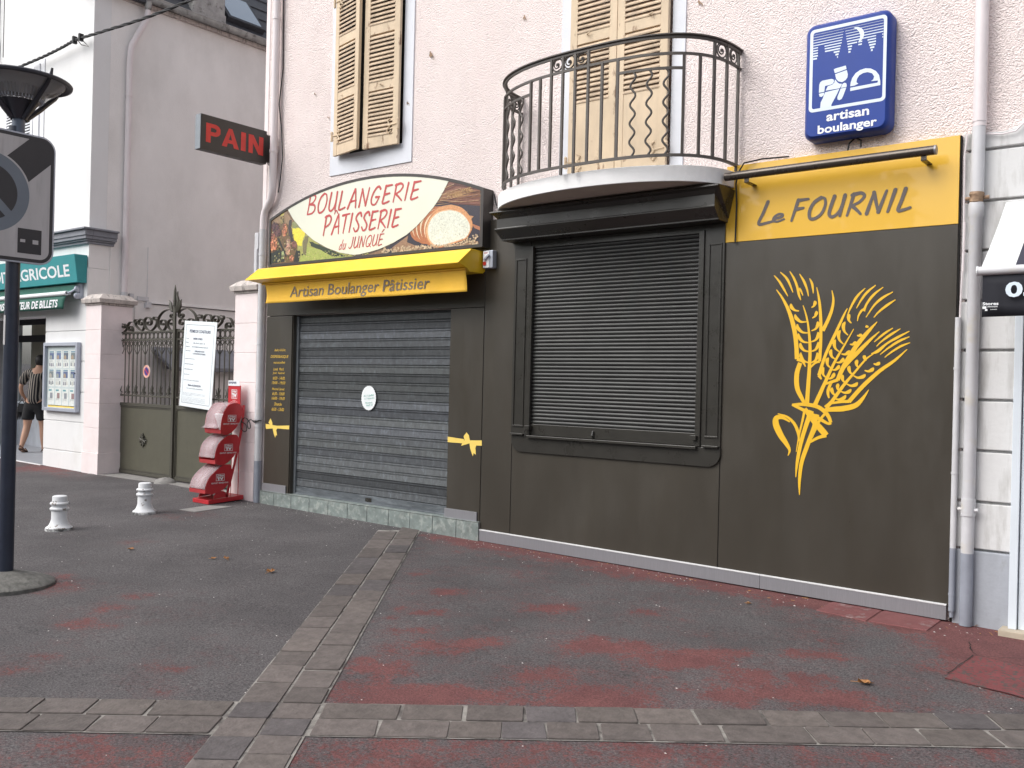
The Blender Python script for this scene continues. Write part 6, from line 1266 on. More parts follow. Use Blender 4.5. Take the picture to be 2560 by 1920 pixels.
for xx in (xr-.012, xl_+.004):
    m_.add([(xx, a, b) for a, b in sp_] + [(xx, a+.028, b) for a, b in sp_] + [(xx+.008, a, b) for a, b in sp_] + [(xx+.008, a+.028, b) for a, b in sp_], [(i, i+1, n_+i+1, n_+i) for i in range(n_-1)] + [(2*n_+i, 2*n_+i+1, 3*n_+i+1, 3*n_+i) for i in range(n_-1)] + [(i, i+1, 2*n_+i+1, 2*n_+i) for i in range(n_-1)] + [(n_+i, n_+i+1, 3*n_+i+1, 3*n_+i) for i in range(n_-1)])
m_.build('spine', M['rack_red'], rk)
m_ = MB()
for (y_, zt) in ((-.205, .62), (-.108, .82)):
    for xx in (xr-.008, xl_+.012): m_.tube([(xx, y_, .13), (xx, y_, zt)], .005, 6)
m_.tube([(xr-.008, -.108, .70), (xl_+.012, -.108, .70)], .005, 6); m_.build('support_rod', M['rack_red'], rk)
m_ = MB(); half = [(-.43, .125)] + [(-.335-.095*math.cos(t*math.pi/10), .125+.085*math.sin(t*math.pi/10)) for t in range(1, 10)] + [(-.238, .14)]
m_.prism(half, SX(xr-.004), SX(xr-.010)); m_.prism(half, SX(xl_+.01), SX(xl_+.016)); m_.build('foot_plate', M['rack_red'], rk)
m_ = MB(); m_.box(-9.262, -9.024, -.095, -.085, 1.15, 1.405); hd = m_.build('header_card', M['rack_red'], rk, bevel=.006)
m_ = MB(); my = FY(-.0958); text(m_, 'Urban', -9.185, 1.322, .085, .030, my, bold=.03); text(m_, 'TV', -9.185, 1.262, .09, .052, my, bold=.08)
for q in ((-9.195, -9.085, 1.352, 1.357), (-9.195, -9.085, 1.252, 1.257), (-9.195, -9.190, 1.257, 1.352), (-9.090, -9.085, 1.257, 1.352)): m_.poly([my(q[0], q[2]), my(q[1], q[2]), my(q[1], q[3]), my(q[0], q[3])])
text(m_, 'le guide', -9.175, 1.225, .065, .014, my); text(m_, 'du Programme Télé', -9.205, 1.208, .13, .012, my); text(m_, 'GRATUIT', -9.185, 1.178, .08, .018, my, bold=.04)
m_.build('header_lettering', M['paper'], hd)
m_ = MB(); m_.box(-9.252, -9.035, -.10, -.0965, 1.40, 1.462); pc = m_.build('paper_strip', M['paper'], rk)
m_ = MB(); 
for i in range(9): m_.box(-9.24+.016*i, -9.229+.016*i, -.1012, -.1002, 1.42+.01*(i % 2), 1.448)
m_.build('strip_print', M['ink'], pc)
# black wire tying rack to drainpipe
s = MB(); s.tube(smooth2([(-9.03, -.06, 1.00), (-8.98, -.09, .985), (-8.93, -.08, .96), (-8.88, -.10, .90), (-8.93, -.10, .88), (-9.0, -.09, .92), (-8.98, -.10, 1.0), (-8.90, -.11, 1.04), (-8.86, -.08, .99), (-8.84, -.08, .93), (-8.88, -.08, .92), (-8.90, -.08, .98), (-8.85, -.07, 1.02), (-8.80, -.055, .99), (-8.755, -.045, 1.01), (-8.745, .0, 1.01)], 4), .0055, 6)
s.tube([(-8.845, -.045, 1.005), (-8.795, -.052, 1.005), (-8.745, -.045, 1.005)], .008, 6)
o = s.build('security_cable', M['cable'], origin=(-8.9, -.08, .95)); tag(o, 'thin black looped cable tying the red rack to the drainpipe', 'cable')
# ================================================================== BOLLARDS
bo = thing('bollard', 'chipped white ringed bollard farther left, nearest the lamp post', 'bollard', (-8.70, -2.30, gz(-8.70, -2.30)), 0, 'short white bollards on the pavement')
m_ = MB(); pf = [(.072, .045), (.070, .06), (.066, .085), (.062, .11), (.0615, .165), (.0615, .17), (.076, .176), (.080, .186), (.080, .194), (.074, .203), (.064, .206), (.064, .216), (.074, .219), (.079, .228), (.079, .237), (.073, .246), (.061, .250), (.060, .300), (.058, .310), (.050, .318), (.0, .321)]
pf = [(.117, .022), (.115, .028), (.100, .036), (.086, .055), (.076, .080), (.0705, .105), (.069, .183), (.080, .188), (.0845, .197), (.0845, .205), (.079, .213), (.068, .216), (.068, .234), (.079, .238), (.0845, .246), (.0845, .254), (.078, .262), (.066, .265), (.065, .308), (.062, .318), (.050, .323), (.0, .324)]
m_.lathe(pf, (0, 0, 0), 40); m_.build('bollard_body', M['bollard'], bo, local=True, smooth=50)
m_ = MB(); m_.lathe([(.122, -.02), (.122, .018), (.117, .0225), (.10, .023)], (0, 0, 0), 40); m_.build('bollard_foot', M['bollard_foot'], bo, local=True, smooth=50)
def dup(root, loc, label):
    r = root.copy(); scene.collection.objects.link(r); r.location = loc; r['label'] = label; ROOT[r.name] = (Vector(loc), 0)
    for ch in list(root.children):
        c = ch.copy(); scene.collection.objects.link(c); c.parent = r
    return r
b2 = dup(bo, (-8.99, -1.27, gz(-8.99, -1.27)), 'chipped white ringed bollard farther right, in front of the gate'); b2.rotation_euler = (0, 0, 2.1)
# ================================================================== STREET LAMP + TRAFFIC SIGN
PX, PY = -6.85, -3.565; g0 = gz(PX, PY)
lp = thing('street_lamp', 'navy street lamp post with glass bowl lantern on a concrete foot at the left edge', 'street lamp', (PX, PY, g0))
m_ = MB(); m_.lathe([(.318, -.02), (.320, .022), (.306, .034), (.24, .060), (.15, .085), (.07, .108), (.0, .115)], (PX, PY, g0), 48)
m_.build('concrete_foot', M['concrete'], lp, smooth=40)
m_ = MB(); m_.tube([(PX, PY, g0+.05), (PX, PY, 3.24)], [.050, .046], 32); m_.build('lamp_post', M['navy_pole'], lp, smooth=40)
LC = (PX+.012, PY+.010)
m_ = MB(); m_.tube([(*LC, 3.16), (*LC, 3.305)], .041, 32); m_.build('collar', M['lamp_metal'], lp, smooth=40)
m_ = MB(); m_.lathe([(.050, 0), (.058, .015), (.080, .05), (.115, .105), (.132, .125), (.115, .128), (.0, .06)], (*LC, 3.295), 40); m_.build('lantern_cup', M['lamp_dark'], lp, smooth=40)
m_ = MB(); m_.lathe([(.132, 0), (.18, .042), (.245, .090), (.305, .140)], (*LC, 3.420), 48); m_.build('glass_bowl', M['lamp_glass'], lp, smooth=60)
m_ = MB(); m_.lathe([(.305, .0), (.325, -.014), (.342, -.008), (.345, .006), (.335, .016), (.27, .028), (.15, .038), (.0, .042)], (*LC, 3.560), 48); m_.build('lid', M['lamp_dark'], lp, smooth=40)
m_ = MB(); m_.lathe([(.295, .0), (.22, .022), (.1, .03), (.0, .03)], (*LC, 3.566), 40); m_.build('inner_reflector', M['case_alu'], lp, smooth=60)
m_ = MB()
for i in range(44):
    t = 2*math.pi*i/44; m_.obox((LC[0]+.155*math.cos(t), LC[1]+.155*math.sin(t), 3.47), (math.cos(t), math.sin(t), 0), (-math.sin(t), math.cos(t), 0), (.25*math.cos(t), .25*math.sin(t), 1), .012, .002, .045)
m_.build('louvre_ring', M['case_alu'], lp)
for k in range(4):
    t = R(-77 + 90*k); r_ = MB(); c_, s_ = math.cos(t), math.sin(t)
    path = [(.052, 3.30), (.10, 3.345), (.16, 3.40), (.22, 3.46), (.285, 3.52), (.325, 3.575), (.335, 3.62)]
    pts = [(LC[0]+a*c_, LC[1]+a*s_, b) for a, b in path]
    r_.tube(pts, [.016, .018, .019, .018, .016, .013, .008], 6); r_.build('lantern_rib', M['lamp_dark'], lp, smooth=50)
# sticker on the post
m_ = MB(); 
for k in range(5):
    a0_ = R(-118+k*9-0); a1_ = R(-118+(k+1)*9)
    m_.poly([(PX+.0505*math.cos(a0_), PY+.0505*math.sin(a0_), 1.69), (PX+.0505*math.cos(a1_), PY+.0505*math.sin(a1_), 1.69), (PX+.050*math.cos(a1_), PY+.050*math.sin(a1_), 1.90), (PX+.050*math.cos(a0_), PY+.050*math.sin(a0_), 1.90)])
stx = m_.build('post_sticker', M['sign_white'], lp)
# zone sign
ts = thing('traffic_sign', 'square black and white end of blue parking zone sign on the lamp post', 'traffic sign', (-6.79, -3.77, 2.74))
sxp = -6.785; yc, zc, hw_ = -3.773, 2.735, .461
m_ = MB(); m_.prism(rrect(yc-hw_, yc+hw_, zc-hw_, zc+hw_, .10, 10), SX(sxp), SX(sxp-.024)); pl = m_.build('sign_plate', M['case_alu'], ts, bevel=.003, smooth=30)
m_ = MB(); m_.prism(rrect(yc-hw_+.012, yc+hw_-.012, zc-hw_+.012, zc+hw_-.012, .09, 10), SX(sxp+.0012), SX(sxp+.0004)); m_.build('black_border', M['sign_black'], pl)
m_ = MB(); iw = hw_-.036; band = .118
# white field split by the diagonal band
def field(sign):
    r = .065; out = []
    for (y, z) in rrect(-iw, iw, -iw, iw, r, 10):
        if (z-y)*sign > band*1.30: out.append((y, z))
    # closing points on the band edge
    k = band*1.30*sign
    ends = [(-iw, -iw+abs(k)), (iw-abs(k), iw)] if sign > 0 else [(-iw+abs(k), -iw), (iw, iw-abs(k))]
    return out, ends
fpt, en = field(1); pts = sorted(fpt+en, key=lambda p: math.atan2(p[1]-.2, p[0]+.2)); m_.poly([(sxp+.0018, yc+a, zc+b) for a, b in pts])
fpt, en = field(-1); pts = sorted(fpt+en, key=lambda p: math.atan2(p[1]+.2, p[0]-.2)); m_.poly([(sxp+.0018, yc+a, zc+b) for a, b in pts])
m_.build('white_field', M['sign_white'], pl)
m_ = MB(); m_.disc((yc, zc+.012), .292, .292, n=60, m=lambda a, b: (sxp+.0023, a, b)); m_.build('circle_rim', M['sign_white'], pl)
m_ = MB(); m_.disc((yc, zc+.012), .280, .280, n=60, m=lambda a, b: (sxp+.0028, a, b)); m_.build('grey_circle', M['sign_grey'], pl)
m_ = MB(); m_.disc((yc, zc+.012), .198, .198, n=60, m=lambda a, b: (sxp+.0033, a, b)); m_.build('black_disc', M['sign_black'], pl)
m_ = MB(); q = .150; m_.poly([(sxp+.0038, yc-q-.02, zc+.012+q-.02), (sxp+.0038, yc-q+.02, zc+.012+q+.02), (sxp+.0038, yc+q+.02, zc+.012-q+.02), (sxp+.0038, yc+q-.02, zc+.012-q-.02)]); m_.build('grey_slash', M['sign_grey'], pl)
m_ = MB(); m_.box(sxp+.0022, sxp+.0030, -3.567, -3.402, 2.344, 2.520); pk_ = m_.build('disc_pictogram', M['sign_black'], pl)
m_ = MB(); m_.box(sxp+.0032, sxp+.0036, -3.549, -3.515, 2.422, 2.443); m_.box(sxp+.0032, sxp+.0036, -3.464, -3.424, 2.416, 2.446); m_.build('pictogram_window', M['sign_white'], pk_)
m_ = MB(); m_.box(sxp-.05, sxp-.024, yc-.3, yc+.3, 2.98, 3.02); m_.box(sxp-.05, sxp-.024, yc-.3, yc+.3, 2.44, 2.48); m_.build('mounting_rail', M['case_alu'], ts)
# ================================================================== BANK
bnk = thing('bank_building', 'white bank building with grey rendered side wall and slate roof on the left', 'building', (-14, 0, 0))
cx_ = -12.79; OP = (-15.31, -14.0, -.2, 2.345)
m_ = MB(); m_.box(cx_-12, cx_, .0, .25, 3.36, 8.5)
wf_ = m_.build('front_wall', M['white_wall'], bnk)
m_ = MB(); gr_ = [.0, .373, .802, 1.233, 1.674, 2.11, 2.553, 3.0]
for a, b in zip(gr_[:-1], gr_[1:]):
    for x0, x1 in ((-14.0, cx_), (-19, -17.9)):
        if a < 2.5: m_.box(x0, x1, -.012, .0, max(a+.008, .0), b-.008)
        else: m_.box(x0, x1, -.012, .0, a+.008, 3.0)
m_.box(-19, -14.0, -.012, .0, 2.345, 3.0); m_.box(-19, cx_, .0, .25, 3.0, 3.359); m_.box(-19, cx_, .0005, .25, 2.345, 3.0); m_.box(-14.0, cx_, .0005, .25, -.2, 2.345); m_.box(-19, -17.9, .0005, .25, -.2, 2.345)
m_.build('lower_front', M['white_wall'], bnk, bevel=.003)
m_ = MB(); m_.box(cx_-.3, cx_-.0, .251, 8, -.2, 7.0); m_.build('side_wall', M['grey_wall'], bnk)
m_ = MB()
for a, b in zip(gr_[:-1], gr_[1:]): m_.box(cx_-.0005, cx_+.008, .0, .305, a+.004, b-.004)
m_.box(cx_-.0005, cx_+.008, .0, .305, 3.004, 3.34); m_.box(cx_+.0005, cx_+.022, .306, .335, 2.0, 3.34)
m_.build('corner_rustication', M['grey_wall'], bnk)
m_ = MB(); m_.box(cx_-.0, cx_+.035, .70, 8, -.2, 2.60); m_.box(cx_-.0, cx_+.045, .70, 8, 2.57, 2.582); m_.build('side_plinth', M['grey_wall'], bnk, bevel=.004)
m_ = MB(); m_.box(cx_+.045, cx_+.052, .9, 8, 2.560, 2.570); m_.build('plinth_shadow_bead', M['gap'], bnk)
# cornice band at first floor
m_ = MB()
for (e, z0, z1) in ((.045, 3.34, 3.375), (.07, 3.376, 3.40), (.10, 3.401, 3.445), (.115, 3.446, 3.525), (.15, 3.526, 3.552)):
    m_.box(cx_-12, cx_+e, -e, .001, z0, z1); m_.box(cx_, cx_+e, .0012, .34+e*.2, z0, z1)
m_.build('string_course', M['cornice_grey'], bnk, bevel=.004)
# first floor shutter window
m_ = MB(); m_.box(-14.54, -14.36, -.03, -.0005, 4.6, 6.2); m_.box(-14.36, -14.23, -.012, -.0005, 4.55, 6.25); m_.build('window_surround', M['white_shutter'], bnk, bevel=.003)
m_ = MB(); m_.box(-15.70, -15.688, -.006, -.0005, 6.56, 9) ; m_.box(-15.45, -14.54, -.004, -.0005, 4.65, 6.15); m_.build('window_recess', M['gap'], bnk)
secsb = [(4.72, 5.02), (5.10, 5.62), (5.70, 6.10)]
shutter(bnk, -15.50, -.006, 1, 0, .96, 4.65, 6.15, secsb, mats=('white_shutter', 'white_shutter'))
m_ = MB(); m_.tube([(-15.80, -.02, 9), (-15.80, -.02, 6.9), (-15.76, -.02, 6.75), (-15.77, -.02, 6.5), (-15.82, -.02, 6.42)], .006, 6); m_.build('wall_cable', M['cable'], bnk)
# roof, gutter, downpipe
m_ = MB(); ex, ez = cx_+.14, 7.02; rx, rz = cx_-6, 7.02+6.14*1.15
N_ = 26
for k in range(N_):   # courses of slates, each lapping the one below
    t0, t1 = k/N_, (k+1)/N_
    a0, a1 = (ex+(rx-ex)*t0, ez+(rz-ez)*t0), (ex+(rx-ex)*t1, ez+(rz-ez)*t1)
    m_.poly([(a0[0]+.012, -.15, a0[1]+.016), (a0[0]+.012, 9, a0[1]+.016), (a1[0], 9, a1[1]), (a1[0], -.15, a1[1])]); m_.poly([(a0[0], -.15, a0[1]), (a0[0], 9, a0[1]), (a0[0]+.012, 9, a0[1]+.016), (a0[0]+.012, -.15, a0[1]+.016)])
m_.poly([(ex, -.15, ez), (ex, 9, ez), (cx_-.3, 9, 6.99), (cx_-.3, -.15, 6.99)])
rf = m_.build('roof', M['slate'], bnk)
m_ = MB(); m_.box(cx_+.0, cx_+.06, .1, 9, 6.93, 6.985); m_.build('eaves_board', M['capstone'], bnk)
m_ = MB(); gp = arcpts((cx_+.125, 7.045), .072, 180, 360, 10); 
m_.add([(x, .70, z) for x, z in gp] + [(x, 9, z) for x, z in gp], [(i, i+1, len(gp)+i+1, len(gp)+i) for i in range(len(gp)-1)]); m_.tube([(cx_+.197, .70, 7.047), (cx_+.197, 9, 7.047)], .010, 6)
for y in (1.3, 1.95, 2.6, 3.3): m_.box(cx_+.04, cx_+.205, y, y+.016, 6.972, 6.976)
m_.build('gutter', M['zinc'], bnk, solid=.003, smooth=50)
m_ = MB(); m_.box(cx_+.02, cx_+.15, .0, .69, 6.95, 7.03); m_.build('eaves_return', M['slate'], bnk)
m_ = MB(); m_.tube([(cx_+.12, .74, 7.02), (cx_+.12, .74, 6.86)], [.055, .045], 14); m_.build('hopper', M['zinc'], bnk, smooth=40)
m_ = MB(); m_.tube([(cx_+.12, .74, 6.88), (cx_+.115, .73, 6.74), (cx_+.07, .60, 6.44), (cx_+.055, .535, 6.30), (cx_+.05, .515, 6.1), (cx_+.05, .515, 2.68)], .042, 16)
for z in (5.55, 3.9, 3.3): m_.tube([(cx_+.05, .515, z), (cx_+.05, .515, z+.03)], .048, 16)
m_.build('drainpipe', M['pvc'], bnk, smooth=40)
m_ = MB(); m_.tube([(cx_+.05, .515, 2.70), (cx_+.05, .515, 2.60)], .046, 14); m_.box(cx_+.0, cx_+.06, .60, .66, 2.62, 2.69); m_.build('pipe_foot', M['pvc_white'], bnk, smooth=40)
# chimney and skylights on the slope
def on_roof(x): return ez + (x-ex)/(rx-ex)*(rz-ez)
m_ = MB(); m_.box(-13.15, -12.70, 1.50, 2.06, 7.0, 9.5); m_.box(-13.17, -12.685, 1.485, 2.075, 7.0, 7.22); m_.build('chimney', M['zinc'], rf, bevel=.01, label='grey rendered chimney stack just above the gutter')
def skylight(y0, y1, x0, x1):
    d = Vector((rx-ex, 0, rz-ez)).normalized(); nrm = Vector((-d.z, 0, d.x)) * -1
    if nrm.z < 0: nrm = -nrm
    b = MB(); c = Vector(((x0+x1)/2, (y0+y1)/2, on_roof((x0+x1)/2))) + nrm*.05
    hl = (x0-x1)/2/abs(d.x)
    b.obox(c, d, (0, 1, 0), nrm, hl, (y1-y0)/2, .05); f = b.build('skylight', M['slate'], rf, bevel=.005)
    g = MB(); g.obox(c+nrm*.052, d, (0, 1, 0), nrm, hl-.05, (y1-y0)/2-.06, .004); g.build('skylight_pane', M['skyglass'], f)
skylight(2.14, 2.85, -12.79, -13.3)
skylight(1.0, 1.42, -12.95, -13.5)
# lean-to roof on the side wall
lt = MB(); A_, B_ = (cx_+.04, .98), (-12.30, .98)
lt.hexa([(cx_+.04, .98, 1.86), (cx_+.04, 6, 1.86), (-12.30, 6, 1.575), (-12.30, 1.03, 1.575)], [(cx_+.04, .98, 1.93), (cx_+.04, 6, 1.93), (-12.30, 6, 1.635), (-12.30, 1.03, 1.635)]); lt.build('lean_to_roof', M['cornice_grey'], bnk, bevel=.006)
lt = MB(); lt.box(cx_+.04, -12.45, 1.2, 6, -.1, 1.60); lt.build('lean_to_wall', M['grey_wall'], bnk)
# security box and conduit on side wall
m_ = MB(); m_.box(cx_+.035, cx_+.10, .84, .92, 2.50, 2.585); m_.tube([(cx_+.05, .87, 2.60), (cx_+.05, .87, 3.4)], .006, 6); m_.box(cx_+.035, cx_+.06, .72, .90, 2.600, 2.66); m_.build('junction_box', M['pvc_white'], bnk, bevel=.004)
# lobby of the cash point
m_ = MB(); m_.hexa([(-19, -.02, -.1), (-13.9, -.02, -.1), (-13.9, 1.3, -.1), (-19, 1.3, -.1)], [(-19, -.02, gz(-19, 0)+.006), (-13.9, -.02, gz(-13.9, 0)+.006), (-13.9, 1.3, gz(-13.9, 1.3)+.006), (-19, 1.3, gz(-19, 1.3)+.006)]); m_.build('lobby_floor', M['floor_tile'], bnk)
m_ = MB(); m_.hexa([(-19, -.05, -.1), (-14.0, -.05, -.1), (-14.0, -.021, -.1), (-19, -.021, -.1)], [(-19, -.05, gz(-19, 0)+.010), (-14.0, -.05, gz(-14, 0)+.010), (-14.0, -.021, gz(-14, 0)+.010), (-19, -.021, gz(-19, 0)+.010)]); m_.build('lobby_kerb', M['white_wall'], bnk)
m_ = MB(); m_.box(-14.0, -13.9, .25, 1.3, .118, 2.7); m_.box(-19, -17.9, .25, 1.3, .118, 2.7); m_.box(-17.9, -13.9, 1.62, 1.72, .1, 2.7); m_.box(-19, -13.9, .25, 1.3, 2.55, 2.6); m_.build('lobby_wall', M['lobby_wall'], bnk)
m_ = MB(); m_.box(-17.62, -14.0, 1.20, 1.235, .16, .93); m_.build('lobby_panel', M['plinth'], bnk)
m_ = MB(); m_.box(-17.62, -14.0, 1.165, 1.235, .931, .97); m_.box(-17.62, -14.0, 1.17, 1.2, .118, .16); m_.box(-17.9, -17.62, 1.15, 1.25, .118, 2.55); m_.build('lobby_ledge', M['white_frame'], bnk, bevel=.003)
m_ = MB(); m_.box(-17.6, -14.0, 1.17, 1.235, 2.05, 2.17); m_.box(-17.6, -14.0, 1.18, 1.235, 2.36, 2.54); m_.build('transom', M['sign_black'], bnk)
m_ = MB(); m_.box(-17.6, -14.0, 1.20, 1.208, .971, 2.05); m_.build('window_pane', M['pane'], bnk)
m_ = MB(); m_.box(-17.6, -14.0, 1.40, 1.41, .1, 2.5); m_.build('street_reflection', M['beige'], bnk)  # opaque sheet behind the glass, its colour painting the street's reflection
# green shrub behind the glass
pt_ = MB()
for i in range(420):
    a, r_ = random.uniform(0, 6.28), random.random()**.5; x, z = -16.85+.62*r_*math.cos(a), 1.42+.20*r_*math.sin(a); y = 1.29+random.uniform(-.05, .06); t = random.uniform(0, 6.28); l = random.uniform(.02, .05)
    pt_.poly([(x, y, z), (x+l*math.cos(t+.5), y+random.uniform(-.02, .02), z+l*math.sin(t+.5)), (x+1.8*l*math.cos(t), y+random.uniform(-.02, .02), z+1.8*l*math.sin(t)), (x+l*math.cos(t-.5), y, z+l*math.sin(t-.5))])
o = pt_.build('potted_shrub', M['plant'], origin=(-16.85, 1.29, 1.2)); tag(o, 'green leafy shrub seen behind the lobby glass next to the person', 'plant')
# teal fascia
tl_ = thing('bank_sign', 'teal box sign reading credit agricole across the bank front', 'sign', (-14, 0, 2.8))
m_ = MB(); zt_, zb_ = 3.175, 2.785
m_.hexa([(-19, -.30, zb_), (-12.80+.0, -.30, zb_), (-12.80, -.013, zb_), (-19, -.013, zb_)], [(-19, -.42 if False else -.20, zt_), (-12.80, -.20, zt_), (-12.80, -.013, zt_), (-19, -.013, zt_)])
# sloping front and mitred right end as in the cloth box
m_ = MB(); XR1, XR2 = -12.80, -12.80
F0 = [(-19, -.145, 2.785), (-12.80, -.145, 2.785), (-12.80, -.013, 2.785), (-19, -.013, 2.785)]; F1 = [(-19, -.200, 3.175), (-12.80, -.200, 3.175), (-12.80, -.013, 3.175), (-19, -.013, 3.175)]
m_.hexa(F0, F1); bx_ = m_.build('sign_box', M['teal'], tl_, bevel=.004)
def fm(a, b): return (a, -.145-.055*(b-2.785)/.39-.0020, b)
m_ = MB(); text(m_, 'CRÉDIT AGRICOLE', -16.11, 2.872, 3.116, .215, fm, bold=.022); m_.build('sign_lettering', M['white_text'], bx_)
# green awning over the cash point
ga = thing('bank_awning', 'rolled dark green awning with cash point lettering over the bank entrance', 'awning', (-15, -.1, 2.6))
gx1 = -12.99
m_ = MB(); m_.box(-19, gx1, -.215, -.14, 2.612, 2.655) ; m_.tube([(-19, -.20, 2.63), (gx1, -.20, 2.63)], .032, 12); m_.build('front_bar', M['white_text'], ga, smooth=40, bevel=.004)
m_ = MB(); m_.poly([(-19, -.16, 2.655), (gx1, -.16, 2.655), (gx1+.02, -.05, 2.735), (-19, -.05, 2.735)]); m_.box(-19, gx1+.02, -.10, -.014, 2.66, 2.76); m_.build('rolled_cloth', M['green'], ga)
NX = 50; V_ = [(-19+(gx1-.02+19)*i/NX-(.07*j/4 if i == NX else 0), -.200+.004*math.sin(i*.9)*j/4-.010*math.sin(j*.7), 2.60-.0475*j+.004*math.sin(i*.7)*j/4) for j in range(5) for i in range(NX+1)]
m_ = MB(); m_.add(V_, [(j*(NX+1)+i, j*(NX+1)+i+1, (j+1)*(NX+1)+i+1, (j+1)*(NX+1)+i) for j in range(4) for i in range(NX)]); vl = m_.build('valance', M['green'], ga, smooth=50, solid=.002)
m_ = MB(); text(m_, 'DISTRIBUTEUR DE BILLETS', -15.17, 2.436, 1.936, .115, FY(-.2165), shear=.22, bold=.028); m_.build('valance_lettering', M['white_text'], vl)
m_ = MB(); m_.lathe([(.035, -.03), (.05, -.02), (.05, .02), (.035, .03)], (-12.93, -.07, 2.70), 16, 'x', True); m_.lathe([(.03, -.03), (.045, -.02), (.045, .02), (.03, .03)], (-12.91, -.09, 2.60), 16, 'x', True)
m_.tube([(-13.0, -.19, 2.63), (-12.96, -.14, 2.66), (-12.93, -.08, 2.72)], .016, 8); m_.box(-12.98, -12.89, -.06, -.013, 2.56, 2.78); m_.build('awning_arm', M['case_alu'], ga, smooth=40)
# notice case
nc = thing('notice_case', 'grey framed glass notice case of property adverts on the white bank pier', 'notice board', (-13.4, -.02, .95))
nx0, nx1, nz0, nz1 = -13.93, -12.915, .945, 1.945
m_ = MB(); frame_rect(m_, nx0, nx1, nz0, nz1, nx0+.05, nx1-.05, nz0+.05, nz1-.05, -.075, -.013); m_.build('case_frame', M['case_alu'], nc, bevel=.004)
m_ = MB(); m_.box(nx0+.05, nx1-.05, -.030, -.014, nz0+.05, nz1-.05); cb = m_.build('case_back', M['poster_back'] if 'poster_back' in M else mat('pale blue backing', (.55, .62, .62), .6), nc)
random.seed(11)
for r_ in range(3):
    for c_ in range(4):
        a0 = nx0+.095+c_*.215; b0 = nz1-.10-.27*(r_+1)-(.015 if r_ == 2 else 0); p_ = MB(); Y = -.0312; w_, h_ = .185, .255
        p_.poly([(a0, Y, b0), (a0+w_, Y, b0), (a0+w_, Y, b0+h_), (a0, Y, b0+h_)], (.70, .73, .70))
        if r_ < 2:
            q = random.uniform(.7, 1.4)
            p_.poly([(a0+.02, Y-.001, b0+.125), (a0+w_-.03, Y-.001, b0+.125), (a0+w_-.03, Y-.001, b0+.22), (a0+.02, Y-.001, b0+.22)], tuple(q*v for v in random.choice([(.12, .16, .22), (.14, .17, .18), (.10, .14, .26)])))
            p_.poly([(a0+.02, Y-.001, b0+.225), (a0+w_-.03, Y-.001, b0+.225), (a0+w_-.03, Y-.001, b0+.245), (a0+.02, Y-.001, b0+.245)], (.16, .28, .36))
            p_.poly([(a0+.03, Y-.0015, b0+.13), (a0+.10, Y-.0015, b0+.13), (a0+.10, Y-.0015, b0+.17), (a0+.065, Y-.0015, b0+.195), (a0+.03, Y-.0015, b0+.17)], random.choice([(.40, .38, .33), (.3, .33, .30), (.36, .28, .2)]))
            for k in range(3): 
                t = b0+.02+random.random()*.01; p_.poly([(a0+.02+.05*k, Y-.001, t), (a0+.055+.05*k, Y-.001, t), (a0+.045+.05*k, Y-.001, t+.05), (a0+.02+.05*k, Y-.001, t+.05)], random.choice([(.15, .18, .2), (.5, .5, .45), (.2, .2, .25)]))
        else:
            p_.poly([(a0+.02, Y-.001, b0+.215), (a0+w_*.6, Y-.001, b0+.215), (a0+w_*.6, Y-.001, b0+.24), (a0+.02, Y-.001, b0+.24)], (.12, .33, .36))
            p_.poly([(a0+.06, Y-.001, b0+.11), (a0+.14, Y-.001, b0+.11), (a0+.14, Y-.001, b0+.19), (a0+.06, Y-.001, b0+.19)], random.choice([(.3, .2, .2), (.25, .27, .3), (.42, .2, .3)]))
        for k in range(4): p_.poly([(a0+.02, Y-.001, b0+.085+.008*k), (a0+.12+.04*random.random(), Y-.001, b0+.085+.008*k), (a0+.12, Y-.001, b0+.088+.008*k), (a0+.02, Y-.001, b0+.088+.008*k)], (.4, .42, .42))
        p_.build('advert_sheet', M['poster'], cb)
m_ = MB(); m_.box(nx0+.10, nx1-.10, -.0312, -.0306, nz0+.055, nz0+.085); m_.build('yellow_strip', M['vinyl_p'], cb)
m_ = MB(); m_.lathe([(.010, -.01), (.010, 0)], (nx1-.035, -.075, 1.50), 10, 'y', True); m_.build('case_lock', M['sign_black'], nc)
# ================================================================== OVERHEAD CABLE
s = MB(); pts = [(-15.4, -.12, 6.20), (-14.788, -.12, 6.205), (-14.083, -.12, 6.205), (-13.5, -.12, 6.222), (-13.062, -.12, 6.245), (-12.353, -.12, 6.205), (-11.272, -.12, 6.143), (-10.19, -.12, 6.126), (-8.9, -.1, 6.15)]
pp = smooth2(pts, 10)
for ph in (0, 2.09, 4.19):
    s.tube([(x, y+.012*math.cos(ph+i*.9), z+.012*math.sin(ph+i*.9)) for i, (x, y, z) in enumerate(pp)], .011, 6)
cb_ = thing('overhead_cable', 'twisted black overhead cable slung across the grey side wall', 'cable', (-12, -.1, 6.2)); s.build('cable_strands', M['cable'], cb_)
s = MB(); 
for x in (-13.10, -12.92): s.box(x-.02, x+.02, -.15, -.09, 6.20, 6.30)
s.tube([(-13.0, -.12, 6.22), (-12.98, -.08, 6.17), (-12.93, .0, 6.16), (-12.95, -.07, 6.22)], .006, 6); s.build('cable_clamp', M['cable'], cb_)
